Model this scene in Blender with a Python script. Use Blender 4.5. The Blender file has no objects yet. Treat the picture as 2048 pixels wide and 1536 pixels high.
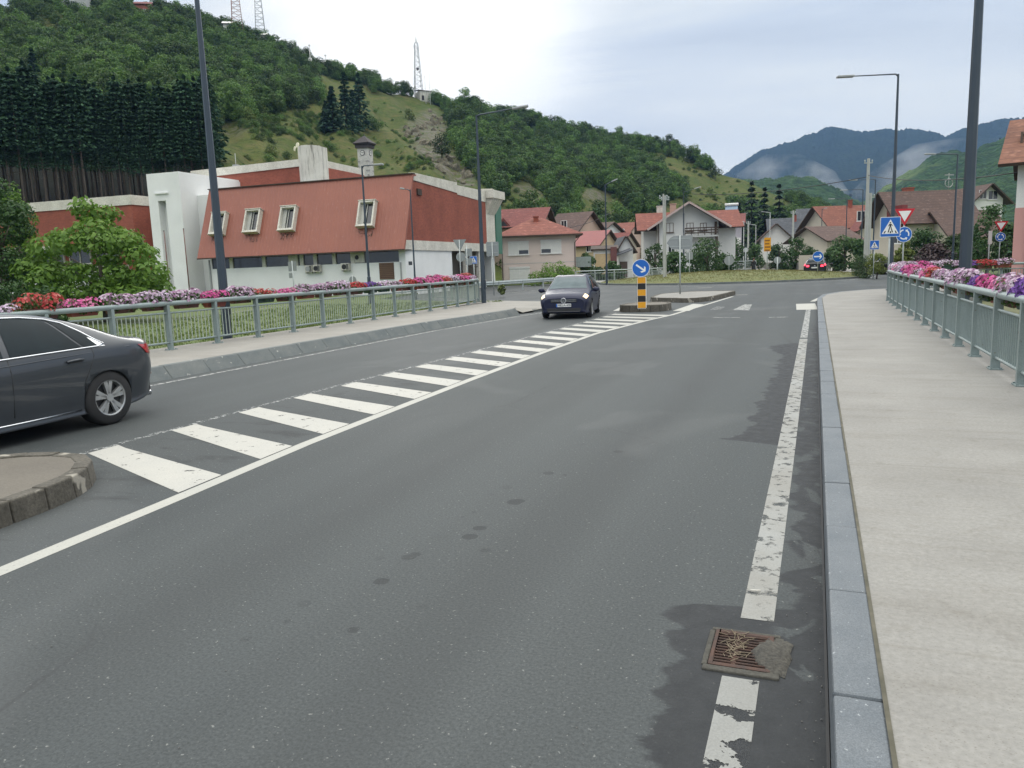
import bpy, bmesh, math, random
import numpy as np
from mathutils import Vector, Matrix
R = math.radians
HAZE_D, HAZE_C, MIST = .00015, (.26, .46, .85, 1), True
SKYOFF = (8.58, 9.3, 0)
ZENITH = 2.8
SC = bpy.context.scene
COL = SC.collection
# ---------------------------------------------------------------- camera
FPX, CAMH, ROLL = 1538.0, 1.85, 0.036
def _axes():
    v = np.array([(1631-1024)/FPX, (512-768)/FPX, 1.0]); v /= np.linalg.norm(v)
    n = np.cross(v, np.array([1, -ROLL, 0])); n /= np.linalg.norm(n)
    up = n if n[1] < 0 else -n
    return np.stack([np.cross(v, up), v, up], 1)
AX = _axes()
EYE = np.array([0, 0, CAMH])
def ray(px, py): return AX.T @ np.array([(px-1024)/FPX, (py-768)/FPX, 1.0])
def hor(px): return 512 - ROLL*(px-1631)
def ground(px, py, z=0.0):
    r = ray(px, py); return EYE + r*((z-CAMH)/r[2])
def at(px, py, d): return EYE + ray(px, py)*d
def zat(x, y, py):
    a = AX @ (np.array([x, y, 0]) - EYE); b = AX[:, 2]; k = (py-768)/FPX
    return (k*a[2]-a[1])/(b[1]-k*b[2])
def proj(p):
    c = AX @ (np.array(p)-EYE); return 1024+FPX*c[0]/c[2], 768+FPX*c[1]/c[2]
VIEWROT = math.atan2(AX[0, 1], AX[0, 0])        # heading of the picture's right-hand direction on the ground
cam = bpy.data.cameras.new('camera'); camo = bpy.data.objects.new('camera', cam); COL.objects.link(camo)
m3 = Matrix(((AX[0][0], -AX[1][0], -AX[2][0]), (AX[0][1], -AX[1][1], -AX[2][1]), (AX[0][2], -AX[1][2], -AX[2][2])))
camo.matrix_world = Matrix.Translation(EYE) @ m3.to_4x4()
cam.sensor_width = 36; cam.lens = 36*FPX/2048; cam.clip_end = 20000; cam.clip_start = 0.05
SC.camera = camo
SC.view_settings.view_transform = 'Standard'; SC.view_settings.look = 'None'
SC.view_settings.exposure = .28; SC.view_settings.gamma = 1
SC.cycles.max_bounces = 5; SC.cycles.diffuse_bounces = 2; SC.cycles.glossy_bounces = 3
SC.cycles.transmission_bounces = 4; SC.cycles.transparent_max_bounces = 6; SC.cycles.volume_bounces = 0
SC.cycles.use_denoising = True
SC.cycles.caustics_reflective = False; SC.cycles.caustics_refractive = False

# ---------------------------------------------------------------- node helpers
class NT:
    def __init__(s, tree): s.t = tree; s.n = tree.nodes; s.l = tree.links
    def new(s, typ, **kw):
        n = s.n.new(typ)
        for k, v in kw.items(): setattr(n, k, v)
        return n
    def put(s, sock, v):
        if hasattr(v, 'is_output'): s.l.new(v, sock)
        elif isinstance(v, (tuple, list)) and len(v) == 3 and sock.type == 'RGBA': sock.default_value = (*v, 1)
        else: sock.default_value = v
    def math(s, op, a, b=None, c=None, clamp=False):
        n = s.new('ShaderNodeMath', operation=op); n.use_clamp = clamp
        for i, v in enumerate((a, b, c)):
            if v is not None: s.put(n.inputs[i], v)
        return n.outputs[0]
    def vmath(s, op, a, b=None):
        n = s.new('ShaderNodeVectorMath', operation=op)
        s.put(n.inputs[0], a)
        if b is not None: s.put(n.inputs[1], b)
        return n.outputs['Value'] if op in ('DOT_PRODUCT', 'LENGTH') else n.outputs[0]
    def noise(s, vec, scale, detail=3, rough=.6, dist=0):
        n = s.new('ShaderNodeTexNoise'); s.put(n.inputs['Vector'], vec); n.inputs['Scale'].default_value = scale
        n.inputs['Detail'].default_value = detail; n.inputs['Roughness'].default_value = rough
        n.inputs['Distortion'].default_value = dist
        return n.outputs[0]
    def mapping(s, vec, scale=(1, 1, 1), loc=(0, 0, 0), rot=(0, 0, 0)):
        n = s.new('ShaderNodeMapping'); s.put(n.inputs[0], vec)
        n.inputs['Scale'].default_value = scale; n.inputs['Location'].default_value = loc; n.inputs['Rotation'].default_value = rot
        return n.outputs[0]
    def range(s, v, a, b, c=0.0, d=1.0, smooth=False):
        n = s.new('ShaderNodeMapRange'); n.clamp = True
        if smooth: n.interpolation_type = 'SMOOTHSTEP'
        for i, x in enumerate((v, a, b, c, d)): s.put(n.inputs[i], x)
        return n.outputs[0]
    def mix(s, f, a, b, mode='MIX'):
        n = s.new('ShaderNodeMix', data_type='RGBA', blend_type=mode)
        s.put(n.inputs[0], f); s.put(n.inputs[6], a); s.put(n.inputs[7], b)
        return n.outputs[2]
    def ramp(s, f, stops, interp='LINEAR'):
        n = s.new('ShaderNodeValToRGB'); n.color_ramp.interpolation = interp
        e = n.color_ramp.elements
        while len(e) < len(stops): e.new(0.5)
        for el, (p, c) in zip(e, stops):
            el.position = p; el.color = (*c, 1) if isinstance(c, (tuple, list)) else (c, c, c, 1)
        s.put(n.inputs[0], f); return n.outputs[0]
    def sep(s, v):
        n = s.new('ShaderNodeSeparateXYZ'); s.put(n.inputs[0], v); return n.outputs
    def bump(s, h, strength, dist=.02):
        n = s.new('ShaderNodeBump'); s.put(n.inputs['Height'], h); n.inputs['Strength'].default_value = strength
        n.inputs['Distance'].default_value = dist; return n.outputs[0]
def newmat(name):
    m = bpy.data.materials.new(name); m.use_nodes = True
    nt = NT(m.node_tree); b = nt.n['Principled BSDF']
    return m, nt, b
def mat(name, c1, c2=None, scale=4, rough=.6, metal=0, bump=0, bscale=60, world=False, stretch=(1, 1, 1), detail=4, spec=.5, coat=0, bdist=.01, fine=0, island=0, emit=None, estr=0, speck=None):
    m, nt, b = newmat(name)
    if world: v = nt.new('ShaderNodeNewGeometry').outputs['Position']
    else: v = nt.new('ShaderNodeTexCoord').outputs['Object']
    if stretch != (1, 1, 1): v = nt.mapping(v, stretch)
    c2 = c2 or tuple(x*.8 for x in c1)
    f = nt.range(nt.noise(v, scale, detail), .3, .7)
    c = nt.mix(f, c1, c2)
    if fine:
        g = nt.range(nt.noise(v, bscale, 2), .3, .7, 1-fine, 1+fine)
        c = nt.mix(1.0, c, g, 'MULTIPLY')
    if speck:
        g = nt.range(nt.noise(v, speck[0], 2), speck[1], speck[1]+.04)
        c = nt.mix(g, c, speck[2])
    if island:
        g = nt.new('ShaderNodeNewGeometry').outputs['Random Per Island']
        c = nt.mix(1.0, c, nt.range(g, 0, 1, 1-island, 1+island), 'MULTIPLY')
    nt.put(b.inputs['Base Color'], c)
    b.inputs['Roughness'].default_value = rough; b.inputs['Metallic'].default_value = metal
    b.inputs['Specular IOR Level'].default_value = spec
    if coat: b.inputs['Coat Weight'].default_value = coat; b.inputs['Coat Roughness'].default_value = .03
    if bump: nt.put(b.inputs['Normal'], nt.bump(nt.noise(v, bscale, 3), bump, bdist))
    if emit: nt.put(b.inputs['Emission Color'], emit); b.inputs['Emission Strength'].default_value = estr
    return m
def leafmat(name, ca, cb, trans=.25, var=.35, rough=.55, objvar=.25):
    m, nt, b = newmat(name)
    g = nt.new('ShaderNodeNewGeometry'); isl = g.outputs['Random Per Island']
    c = nt.mix(isl, ca, cb)
    o = nt.new('ShaderNodeObjectInfo').outputs['Random']
    c = nt.mix(1.0, c, nt.range(o, 0, 1, 1-objvar, 1+objvar), 'MULTIPLY')
    nt.put(b.inputs['Base Color'], c); b.inputs['Roughness'].default_value = rough
    b.inputs['Specular IOR Level'].default_value = .3
    t = nt.new('ShaderNodeBsdfTranslucent'); nt.put(t.inputs[0], c)
    mx = nt.new('ShaderNodeMixShader'); mx.inputs[0].default_value = trans
    nt.l.new(b.outputs[0], mx.inputs[1]); nt.l.new(t.outputs[0], mx.inputs[2])
    nt.l.new(mx.outputs[0], nt.n['Material Output'].inputs[0])
    return m

# ---------------------------------------------------------------- mesh helpers
class MB:
    """collects polygons, builds ONE mesh object"""
    def __init__(s): s.v = []; s.f = []; s.mi = []; s.sm = []
    def add(s, vs, fs, mi=0, smooth=False):
        o = len(s.v); s.v += [tuple(map(float, p)) for p in vs]
        for f in fs: s.f.append([o+i for i in f]); s.mi.append(mi); s.sm.append(smooth)
        return s
    def box(s, c, d, rz=0, mi=0, taper=1.0, axes=None):
        hx, hy, hz = d[0]/2, d[1]/2, d[2]/2
        vs = []
        for z in (-1, 1):
            k = taper if z > 0 else 1
            for x, y in ((-1, -1), (1, -1), (1, 1), (-1, 1)): vs.append(Vector((x*hx*k, y*hy*k, z*hz)))
        if axes is not None:
            vs = [axes[0]*v.x+axes[1]*v.y+axes[2]*v.z for v in vs]
        elif rz:
            vs = [Matrix.Rotation(rz, 3, 'Z') @ v for v in vs]
        vs = [v+Vector(c) for v in vs]
        return s.add(vs, [(3, 2, 1, 0), (4, 5, 6, 7), (0, 1, 5, 4), (1, 2, 6, 5), (2, 3, 7, 6), (3, 0, 4, 7)], mi)
    def b2(s, lo, hi, mi=0):
        return s.box([(a+b)/2 for a, b in zip(lo, hi)], [b-a for a, b in zip(lo, hi)], mi=mi)
    def beam(s, a, b, w, h=None, mi=0, up=(0, 0, 1)):
        a = Vector(a); b = Vector(b); d = (b-a); L = d.length; d.normalize(); u = Vector(up)
        if abs(d.dot(u)) > .98: u = Vector((1, 0, 0))
        x = d.cross(u).normalized(); z = x.cross(d)
        return s.box((a+b)/2, (w, L, h or w), axes=(x, d, z), mi=mi)
    def tube(s, pts, rad, n=8, mi=0, cap=True, smooth=True):
        pts = [Vector(p) for p in pts]
        if not hasattr(rad, '__len__'): rad = [rad]*len(pts)
        vs = []; fs = []; ref = None
        for i, p in enumerate(pts):
            d = (pts[min(i+1, len(pts)-1)]-pts[max(i-1, 0)]).normalized()
            if ref is None: ref = Vector((1, 0, 0)) if abs(d.x) < .8 else Vector((0, 1, 0))
            x = (ref-d*ref.dot(d)).normalized(); y = d.cross(x); ref = x
            for k in range(n):
                a = 2*math.pi*k/n; vs.append(p+(x*math.cos(a)+y*math.sin(a))*rad[i])
        for i in range(len(pts)-1):
            for k in range(n):
                k2 = (k+1) % n; fs.append((i*n+k, i*n+k2, (i+1)*n+k2, (i+1)*n+k))
        o = len(s.v); s.add(vs, fs, mi, smooth)
        if cap:
            s.f.append([o+k for k in range(n)][::-1]); s.mi.append(mi); s.sm.append(False)
            s.f.append([o+(len(pts)-1)*n+k for k in range(n)]); s.mi.append(mi); s.sm.append(False)
        return s
    def prism(s, poly, z0, z1, mi=0, side=None):
        n = len(poly)
        ar = sum(poly[i][0]*poly[(i+1) % n][1]-poly[(i+1) % n][0]*poly[i][1] for i in range(n))
        if ar < 0: poly = poly[::-1]
        vs = [(p[0], p[1], z0) for p in poly]+[(p[0], p[1], z1) for p in poly]
        s.add(vs, [list(range(n))[::-1], list(range(n, 2*n))], mi)
        s.add(vs, [(i, (i+1) % n, n+(i+1) % n, n+i) for i in range(n)], mi if side is None else side)
        return s
    def ext(s, poly, n, t, mi=0, side=None):
        """extrude planar 3d polygon along vector n*t, front face = poly"""
        n = Vector(n).normalized(); k = len(poly); P = [Vector(p) for p in poly]
        nn = Vector((0, 0, 0))
        for i in range(k): nn += P[i].cross(P[(i+1) % k])
        if nn.dot(n) > 0: P = P[::-1]
        vs = P+[p+n*t for p in P]
        s.add(vs, [list(range(k))], mi)
        s.add(vs, [list(range(k, 2*k))[::-1]]+[(i, k+i, k+(i+1) % k, (i+1) % k) for i in range(k)], mi if side is None else side)
        return s
    def disc(s, c, n, r, t, seg=28, mi=0, side=None, up=(0, 0, 1)):
        n = Vector(n).normalized(); x = Vector(up).cross(n).normalized(); y = n.cross(x)
        return s.ext([Vector(c)+x*math.cos(2*math.pi*i/seg)*r+y*math.sin(2*math.pi*i/seg)*r for i in range(seg)], -n, t, mi, side)
    def build(s, name, mats, parent=None, smooth_angle=None):
        me = bpy.data.meshes.new(name)
        me.from_pydata(s.v, [], s.f)
        for m in (mats if isinstance(mats, (list, tuple)) else [mats]): me.materials.append(m)
        me.polygons.foreach_set('material_index', s.mi); me.polygons.foreach_set('use_smooth', s.sm)
        me.update()
        o = bpy.data.objects.new(name, me); COL.objects.link(o)
        if parent is not None: o.parent = parent
        return o
def npmesh(name, verts, quads, mats, parent=None, smooth=False, midx=None):
    """verts (N,3) array, quads (M,k) int array"""
    me = bpy.data.meshes.new(name); k = quads.shape[1]
    me.vertices.add(len(verts)); me.vertices.foreach_set('co', np.asarray(verts, dtype=np.float32).ravel())
    me.loops.add(quads.size); me.loops.foreach_set('vertex_index', quads.astype(np.int32).ravel())
    me.polygons.add(len(quads)); me.polygons.foreach_set('loop_start', np.arange(0, quads.size, k, dtype=np.int32))
    me.update(calc_edges=True)
    for m in (mats if isinstance(mats, (list, tuple)) else [mats]): me.materials.append(m)
    if smooth: me.polygons.foreach_set('use_smooth', np.ones(len(quads), dtype=bool))
    if midx is not None: me.polygons.foreach_set('material_index', np.asarray(midx, dtype=np.int32))
    me.validate(); me.update()
    o = bpy.data.objects.new(name, me); COL.objects.link(o)
    if parent is not None: o.parent = parent
    return o
def empty(name, loc=(0, 0, 0), rz=0):
    o = bpy.data.objects.new(name, None); COL.objects.link(o); o.location = loc; o.rotation_euler = (0, 0, rz)
    o.empty_display_size = .3
    return o
def tag(o, label=None, cat=None, group=None, kind=None):
    if label: o['label'] = label
    if cat: o['category'] = cat
    if group: o['group'] = group
    if kind: o['kind'] = kind
    return o
def thing(name, label, cat, loc=(0, 0, 0), rz=0, group=None): return tag(empty(name, loc, rz), label, cat, group)
def copy_tree(o, parent=None):
    c = o.copy(); COL.objects.link(c)
    if parent is not None: c.parent = parent; c.matrix_parent_inverse = o.matrix_parent_inverse.copy()
    for ch in list(o.children): copy_tree(ch, c)
    return c
def sheet(name, poly, z, m, thick=0, kind='structure'):
    b = MB()
    if thick: b.prism(poly, z-thick, z)
    else: b.add([(p[0], p[1], z) for p in poly], [list(range(len(poly)))] if sum(poly[i][0]*poly[(i+1) % len(poly)][1]-poly[(i+1) % len(poly)][0]*poly[i][1] for i in range(len(poly))) > 0 else [list(range(len(poly)))[::-1]])
    o = b.build(name, m); tag(o, kind=kind); return o
def textmesh(name, body, size, m, parent, mw, extrude=.002, align='CENTER', shear=0):
    cu = bpy.data.curves.new(name, 'FONT'); cu.body = body; cu.size = size; cu.extrude = extrude
    cu.align_x = align; cu.align_y = 'CENTER'; cu.resolution_u = 3
    t = bpy.data.objects.new(name+'_tmp', cu); COL.objects.link(t)
    dg = bpy.context.evaluated_depsgraph_get(); me = bpy.data.meshes.new_from_object(t.evaluated_get(dg))
    bpy.data.objects.remove(t); bpy.data.curves.remove(cu)
    me.materials.clear(); me.materials.append(m)
    o = bpy.data.objects.new(name, me); COL.objects.link(o); o.parent = parent; o.matrix_local = mw
    return o
def frame_mat(o, x, z):
    """matrix whose local X -> x, local Y -> z (up in text), normal = x cross z"""
    x = Vector(x).normalized(); z = Vector(z).normalized(); n = x.cross(z)
    return Matrix(((x.x, z.x, n.x, o[0]), (x.y, z.y, n.y, o[1]), (x.z, z.z, n.z, o[2]), (0, 0, 0, 1)))
ORD = ['first', 'second', 'third', 'fourth', 'fifth', 'sixth', 'seventh', 'eighth', 'ninth', 'tenth', 'eleventh', 'twelfth', 'thirteenth', 'fourteenth', 'fifteenth', 'sixteenth', 'seventeenth', 'eighteenth', 'nineteenth', 'twentieth', 'twenty-first', 'twenty-second', 'twenty-third', 'twenty-fourth', 'twenty-fifth', 'twenty-sixth', 'twenty-seventh', 'twenty-eighth', 'twenty-ninth', 'thirtieth']

# ---------------------------------------------------------------- world: overcast sky
SUN_DIR = Vector(ray(850, 25)).normalized()      # the bright place in the clouds
w = bpy.data.worlds.new('World'); SC.world = w; w.use_nodes = True
nt = NT(w.node_tree); bg = nt.n['Background']
gen = nt.new('ShaderNodeTexCoord').outputs['Generated']
xyz = nt.sep(gen)
zc = nt.math('MAXIMUM', xyz[2], .04)
den = nt.math('ADD', zc, .16)
cx = nt.math('DIVIDE', xyz[0], den); cy = nt.math('DIVIDE', xyz[1], den)
cmb = nt.new('ShaderNodeCombineXYZ'); nt.put(cmb.inputs[0], cx); nt.put(cmb.inputs[1], cy)
cv = nt.mapping(cmb.outputs[0], (.5, 1.15, 1), SKYOFF, (0, 0, R(-25)))
n1 = nt.noise(cv, .62, 3, .5, .35)
n2 = nt.noise(nt.mapping(cv, (.7, 1.5, 1)), 1.5, 5, .58, .6)
f = nt.math('ADD', nt.math('MULTIPLY', n1, .66), nt.math('MULTIPLY', n2, .34))
cloud = nt.ramp(f, [(.41, (.42, .51, .65)), (.48, (.55, .635, .755)), (.54, (.71, .77, .82)), (.62, (.87, .895, .89))])
# low sky to the right is a paler, warmer white
low = nt.range(xyz[2], .12, .36, 1, 0, True)
right = nt.range(nt.vmath('DOT_PRODUCT', gen, tuple(Vector((math.cos(VIEWROT), math.sin(VIEWROT), 0)))), -.15, .3, 0, 1, True)
cloud = nt.mix(nt.math('MULTIPLY', nt.math('MULTIPLY', low, right), .75), cloud, (.87, .89, .86))
glow = nt.range(nt.vmath('DOT_PRODUCT', gen, tuple(SUN_DIR)), math.cos(R(15)), math.cos(R(2.5)), 0, 1, True)
cloud = nt.mix(nt.math('MULTIPLY', glow, nt.range(nt.math('ADD', nt.math('MULTIPLY', n2, .6), nt.math('MULTIPLY', glow, .4)), .3, .62, .15, 1.0)), cloud, (1.1, 1.12, 1.1))
zen = nt.range(xyz[2], .345, .8, 1.0, ZENITH, True)
cloud = nt.mix(1.0, cloud, zen, 'MULTIPLY')
cloud = nt.mix(nt.range(xyz[2], .345, .6, 0, .75), cloud, nt.mix(1.0, (.93, .905, .84), zen, 'MULTIPLY'))
cloud = nt.mix(nt.range(xyz[2], -.02, .01), (.25, .27, .25), cloud)
sky = nt.new('ShaderNodeTexSky'); sky.sky_type = 'NISHITA'; sky.sun_disc = False
el = math.asin(SUN_DIR.z); sky.sun_elevation = el; sky.sun_rotation = math.atan2(SUN_DIR.x, SUN_DIR.y)
nt.put(bg.inputs[0], sky.outputs[0]); bg.inputs[1].default_value = .05
bg2 = nt.new('ShaderNodeBackground'); nt.put(bg2.inputs[0], cloud); bg2.inputs[1].default_value = 1.0
mx = nt.new('ShaderNodeMixShader'); mx.inputs[0].default_value = .93
nt.l.new(bg.outputs[0], mx.inputs[1]); nt.l.new(bg2.outputs[0], mx.inputs[2])
nt.l.new(mx.outputs[0], nt.n['World Output'].inputs[0])
w.cycles.sampling_method = 'MANUAL'; w.cycles.sample_map_resolution = 512
sun = bpy.data.lights.new('sun', 'SUN'); sun.energy = .6; sun.angle = R(25); sun.color = (1, .97, .92)
suno = bpy.data.objects.new('sun', sun); COL.objects.link(suno)
suno.rotation_euler = (-SUN_DIR).to_track_quat('-Z', 'Y').to_euler()
# ================================================================ GROUND, ROADS, MARKINGS
rng = np.random.default_rng(7); random.seed(7)
def G2(px, py, z=0.0):
    g = ground(px, py, z); return (g[0], g[1])
# --- asphalt with damp patches along the kerb
def asphalt(name, wet):
    m, nt, b = newmat(name)
    pos = nt.new('ShaderNodeNewGeometry').outputs['Position']
    x, y, _ = nt.sep(pos)
    big = nt.noise(nt.mapping(pos, (1, .25, 1)), .55, 4)
    lanes = nt.noise(nt.mapping(pos, (1, .03, 1)), .9, 2)
    c = nt.mix(nt.range(big, .3, .7), (.054, .0615, .063), (.076, .0835, .084))
    c = nt.mix(nt.range(lanes, .35, .65), nt.mix(1, c, (.86, .86, .86), 'MULTIPLY'), c)
    agg = nt.noise(pos, 62, 4, .8)
    c = nt.mix(1, c, nt.range(agg, .28, .72, .55, 1.45), 'MULTIPLY')
    gr = nt.range(nt.noise(pos, 38, 2), .67, .72); c = nt.mix(nt.math('MULTIPLY', gr, .6), c, (.27, .275, .26))
    trk = nt.math('ABSOLUTE', nt.math('SUBTRACT', nt.math('ABSOLUTE', nt.math('ADD', x, 2.5)), .85)); c = nt.mix(nt.math('MULTIPLY', nt.range(nt.math('ADD', trk, nt.math('MULTIPLY', nt.noise(nt.mapping(pos, (1, .1, 1)), 1.4, 3), .5)), .15, .75, .30, 0, True), nt.range(y, 34, 40, 1, 0)), c, (.045, .048, .049))
    # blotchy patches and oil drips down the middle of the lane
    q0, q1 = G2(425, 1397), G2(985, 1045); L_ = math.hypot(q1[0]-q0[0], q1[1]-q0[1]); nx, ny = -(q1[1]-q0[1])/L_, (q1[0]-q0[0])/L_
    dl = nt.math('ABSOLUTE', nt.math('ADD', nt.math('ADD', nt.math('MULTIPLY', x, nx), nt.math('MULTIPLY', y, ny)), -(q0[0]*nx+q0[1]*ny)))
    vs_ = nt.new('ShaderNodeTexVoronoi'); nt.put(vs_.inputs['Vector'], nt.vmath('ADD', pos, nt.vmath('SCALE', nt.vmath('SUBTRACT', nt.new('ShaderNodeTexNoise').outputs[1], (.5, .5, .5))) if False else pos)); vs_.inputs['Scale'].default_value = 2.3; cell = nt.sep(vs_.outputs['Color'])
    rad = nt.math('MULTIPLY', nt.math('MULTIPLY', cell[0], cell[0]), .36); ed = nt.math('ADD', vs_.outputs['Distance'], nt.math('MULTIPLY', nt.math('SUBTRACT', nt.noise(pos, 22, 3), .5), .10))
    drip = nt.math('MULTIPLY', nt.math('LESS_THAN', ed, rad), nt.range(cell[1], .15, .2))
    c = nt.mix(nt.math('MULTIPLY', nt.math('MULTIPLY', drip, nt.range(dl, .12, .42, 1, 0)), nt.range(y, 7, 9, .55, 0)), c, (.022, .023, .025))
    pat = nt.range(nt.noise(pos, .23, 3, .6, .6), .56, .60); c = nt.mix(nt.math('MULTIPLY', pat, .16), c, (.14, .145, .145))
    sc_ = nt.range(nt.noise(nt.mapping(pos, (.5, 1, 1)), 2.4, 5, .65, .5), .54, .66); c = nt.mix(nt.math('MULTIPLY', nt.math('MULTIPLY', sc_, nt.range(nt.math('ABSOLUTE', nt.math('ADD', x, 6.2)), .6, 1.1, 1, 0)), nt.range(y, 9, 14, .6, .15)), c, (.028, .029, .03))
    # fine wandering cracks
    vo = nt.new('ShaderNodeTexVoronoi', feature='DISTANCE_TO_EDGE'); nt.put(vo.inputs['Vector'], nt.mapping(pos, (1, .5, 1))); vo.inputs['Scale'].default_value = .38
    wv = nt.math('ADD', vo.outputs['Distance'], nt.math('MULTIPLY', nt.math('SUBTRACT', nt.noise(pos, 3, 4), .5), .05))
    crk = nt.math('MULTIPLY', nt.range(nt.math('ABSOLUTE', wv), .0, .006, 1, 0), nt.range(nt.noise(pos, .35, 2), .5, .6))
    c = nt.mix(nt.math('MULTIPLY', crk, .45), c, (.04, .04, .042))
    rough = nt.range(big, .3, .7, .62, .8)
    if wet:
        pts = [(2.0, G2(1300, 1480)[0]), (2.8, G2(1308, 1440)[0]), (3.3, G2(1322, 1340)[0]), (3.85, G2(1335, 1262)[0]), (4.02, G2(1345, 1240)[0]), (4.1, -.10), (5.0, -.08), (6.6, -.12), (7.9, -.16),
               (8.05, G2(1440, 890)[0]), (8.4, G2(1490, 872)[0]), (9.5, G2(1512, 820)[0]), (11, G2(1530, 780)[0]), (13, G2(1548, 745)[0]), (15.5, G2(1560, 712)[0]), (17.0, G2(1535, 690)[0]), (17.6, -.5), (17.9, -.05), (22, -.02)]
        lo = -1.2
        e = nt.ramp(nt.range(y, 2, 22), [((p-2)/20, (v-lo)/1.4) for p, v in pts])
        edge = nt.math('ADD', nt.math('MULTIPLY', e, 1.4), lo)
        nz = nt.math('MULTIPLY', nt.math('SUBTRACT', nt.noise(nt.mapping(pos, (.35, 1, 1)), 3.4, 4, .58, .6), .5), .5)
        d = nt.math('ADD', nt.math('SUBTRACT', x, edge), nz)
        wm = nt.range(d, -.004, .03)
        # dry islands next to the kerb
        dry = nt.range(nt.noise(nt.mapping(pos, (1.4, .8, 1), (4.2, .4, 0)), 2.6, 4, .6, .8), .56, .60)
        wm = nt.math('MULTIPLY', wm, nt.math('SUBTRACT', 1, nt.math('MULTIPLY', dry, nt.range(x, -.18, -.12))))
        wm = nt.math('MULTIPLY', wm, nt.range(y, 21, 23, 1, 0))
        wm = nt.math('MULTIPLY', wm, nt.range(x, .3, .4, 1, 0))
        c = nt.mix(nt.math('MULTIPLY', wm, .82), c, (.022, .0235, .026))
        rough = nt.mix(wm, rough, nt.range(nt.noise(pos, 9, 3), .3, .7, .55, .72))
    nt.put(b.inputs['Base Color'], c); nt.put(b.inputs['Roughness'], rough); b.inputs['Specular IOR Level'].default_value = .22
    nt.put(b.inputs['Normal'], nt.bump(nt.math('ADD', agg, nt.math('MULTIPLY', nt.noise(pos, 60, 3), .7)), .35, .006))
    return m
M_ASPH = asphalt('asphalt', True)
def paint(name, col, wear, scale=9, dirty=.25, edge=.04):
    m, nt, b = newmat(name)
    pos = nt.new('ShaderNodeNewGeometry').outputs['Position']
    n = nt.noise(pos, scale, 6, .68, .2)
    c = nt.mix(nt.math('MULTIPLY', nt.range(nt.noise(pos, 1.3, 5, .65), .35, .7), dirty), col, (.30, .31, .30))
    c = nt.mix(1, c, nt.range(nt.noise(pos, 90, 2), .25, .75, .86, 1.1), 'MULTIPLY')
    sp = nt.range(nt.noise(pos, 26, 3), .66, .70); c = nt.mix(nt.math('MULTIPLY', sp, .6), c, (.16, .165, .165))
    nt.put(b.inputs['Base Color'], c); b.inputs['Roughness'].default_value = .7
    nt.put(b.inputs['Normal'], nt.bump(nt.noise(pos, 120, 2), .25, .004))
    a = nt.range(n, wear, wear+edge)
    t = nt.new('ShaderNodeBsdfTransparent'); mx = nt.new('ShaderNodeMixShader')
    nt.put(mx.inputs[0], a); nt.l.new(t.outputs[0], mx.inputs[1]); nt.l.new(b.outputs[0], mx.inputs[2])
    nt.l.new(mx.outputs[0], nt.n['Material Output'].inputs[0])
    return m
P_GOOD = paint('road_paint', (.40, .395, .355), .29)
P_WORN = paint('worn_road_paint', (.34, .345, .33), .45, 11, .5)
P_FAINT = paint('faint_road_paint', (.40, .41, .40), .52, 14, .5)
P_FLAKE = paint('flaked_road_paint', (.21, .21, .195), .475, 4.2, .55, .012)
P_EDGE = paint('edge_line_paint', (.235, .232, .212), .37, 9, .75, .10)
P_TIP = paint('stripe_paint', (.43, .42, .38), .345, 6, .3)

road_poly = [(-11.35, -6), (.085, -6), (.085, 36), (1.2, 41.5), (5, 45), (40, 52), (70, 62), (70, 100), (30, 140), (-100, 140), (-140, 70), (-60, 42), (-14.4, 37.5), (-11.35, 31)]
sheet('road', road_poly, 0, M_ASPH)
M_EARTH = mat('rough_grass', (.075, .095, .035), (.13, .12, .06), .08, .9, world=True, fine=.3, bscale=2.5, detail=6)
sheet('ground', [(-9000, -3000), (9000, -3000), (9000, 9000), (-9000, 9000)], -.35, M_EARTH)

# --- markings (flat paint sheets)
def strip(name, pts, w, m, z=.002):
    """a painted line of width w along pts"""
    b = MB(); P = [Vector((p[0], p[1], 0)) for p in pts]; vs = []
    for i, p in enumerate(P):
        d = (P[min(i+1, len(P)-1)]-P[max(0, i-1)]).normalized(); n = Vector((-d.y, d.x, 0))
        vs += [p+n*w/2+Vector((0, 0, z)), p-n*w/2+Vector((0, 0, z))]
    b.add(vs, [(2*i+1, 2*i+3, 2*i+2, 2*i) for i in range(len(P)-1)])
    return tag(b.build(name, m), kind='structure')
strip('edge_line', [(-.24, 3.93), (-.225, 8), (-.215, 14), (-.21, 18.6)], .165, P_EDGE)
strip('edge_line', [(-.21, 18.9), (-.2, 24), (-.19, 30.5)], .155, P_WORN)
strip('edge_line', [(-.27, 1.4), (-.27, 3.32)], .16, P_FLAKE)
strip('lane_line', [(-4.85, 1.5), (-4.92, 3.2), (-5.02, 4.66), (-5.2, 6.9), (-5.36, 11.5), (-5.45, 16), (-5.45, 20), (-5.0, 24.5), (-4.62, 27), (-3.8, 40)], .15, P_GOOD)
strip('lane_line', [(-7.75, 5.0), (-7.42, 5.9), (-7.42, 7.2), (-7.40, 9.6), (-7.28, 12.1), (-7.08, 17), (-6.98, 22), (-6.95, 28.6)], .10, P_FAINT)
strip('edge_line', [(-10.95, 6), (-10.85, 15), (-10.8, 21), (-10.4, 27), (-9.7, 31.5), (-9.6, 34)], .10, P_WORN)
def lx(y): return np.interp(y, [5, 7.2, 9.6, 12.1, 17, 22, 28], [-7.36, -7.36, -7.34, -7.22, -7.02, -6.92, -6.88])
def rx(y): return np.interp(y, [3.2, 4.66, 6.9, 11.5, 16, 20, 24.5, 27], [-5.02, -5.12, -5.29, -5.45, -5.54, -5.54, -5.09, -4.7])
ys = 5.93
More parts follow.
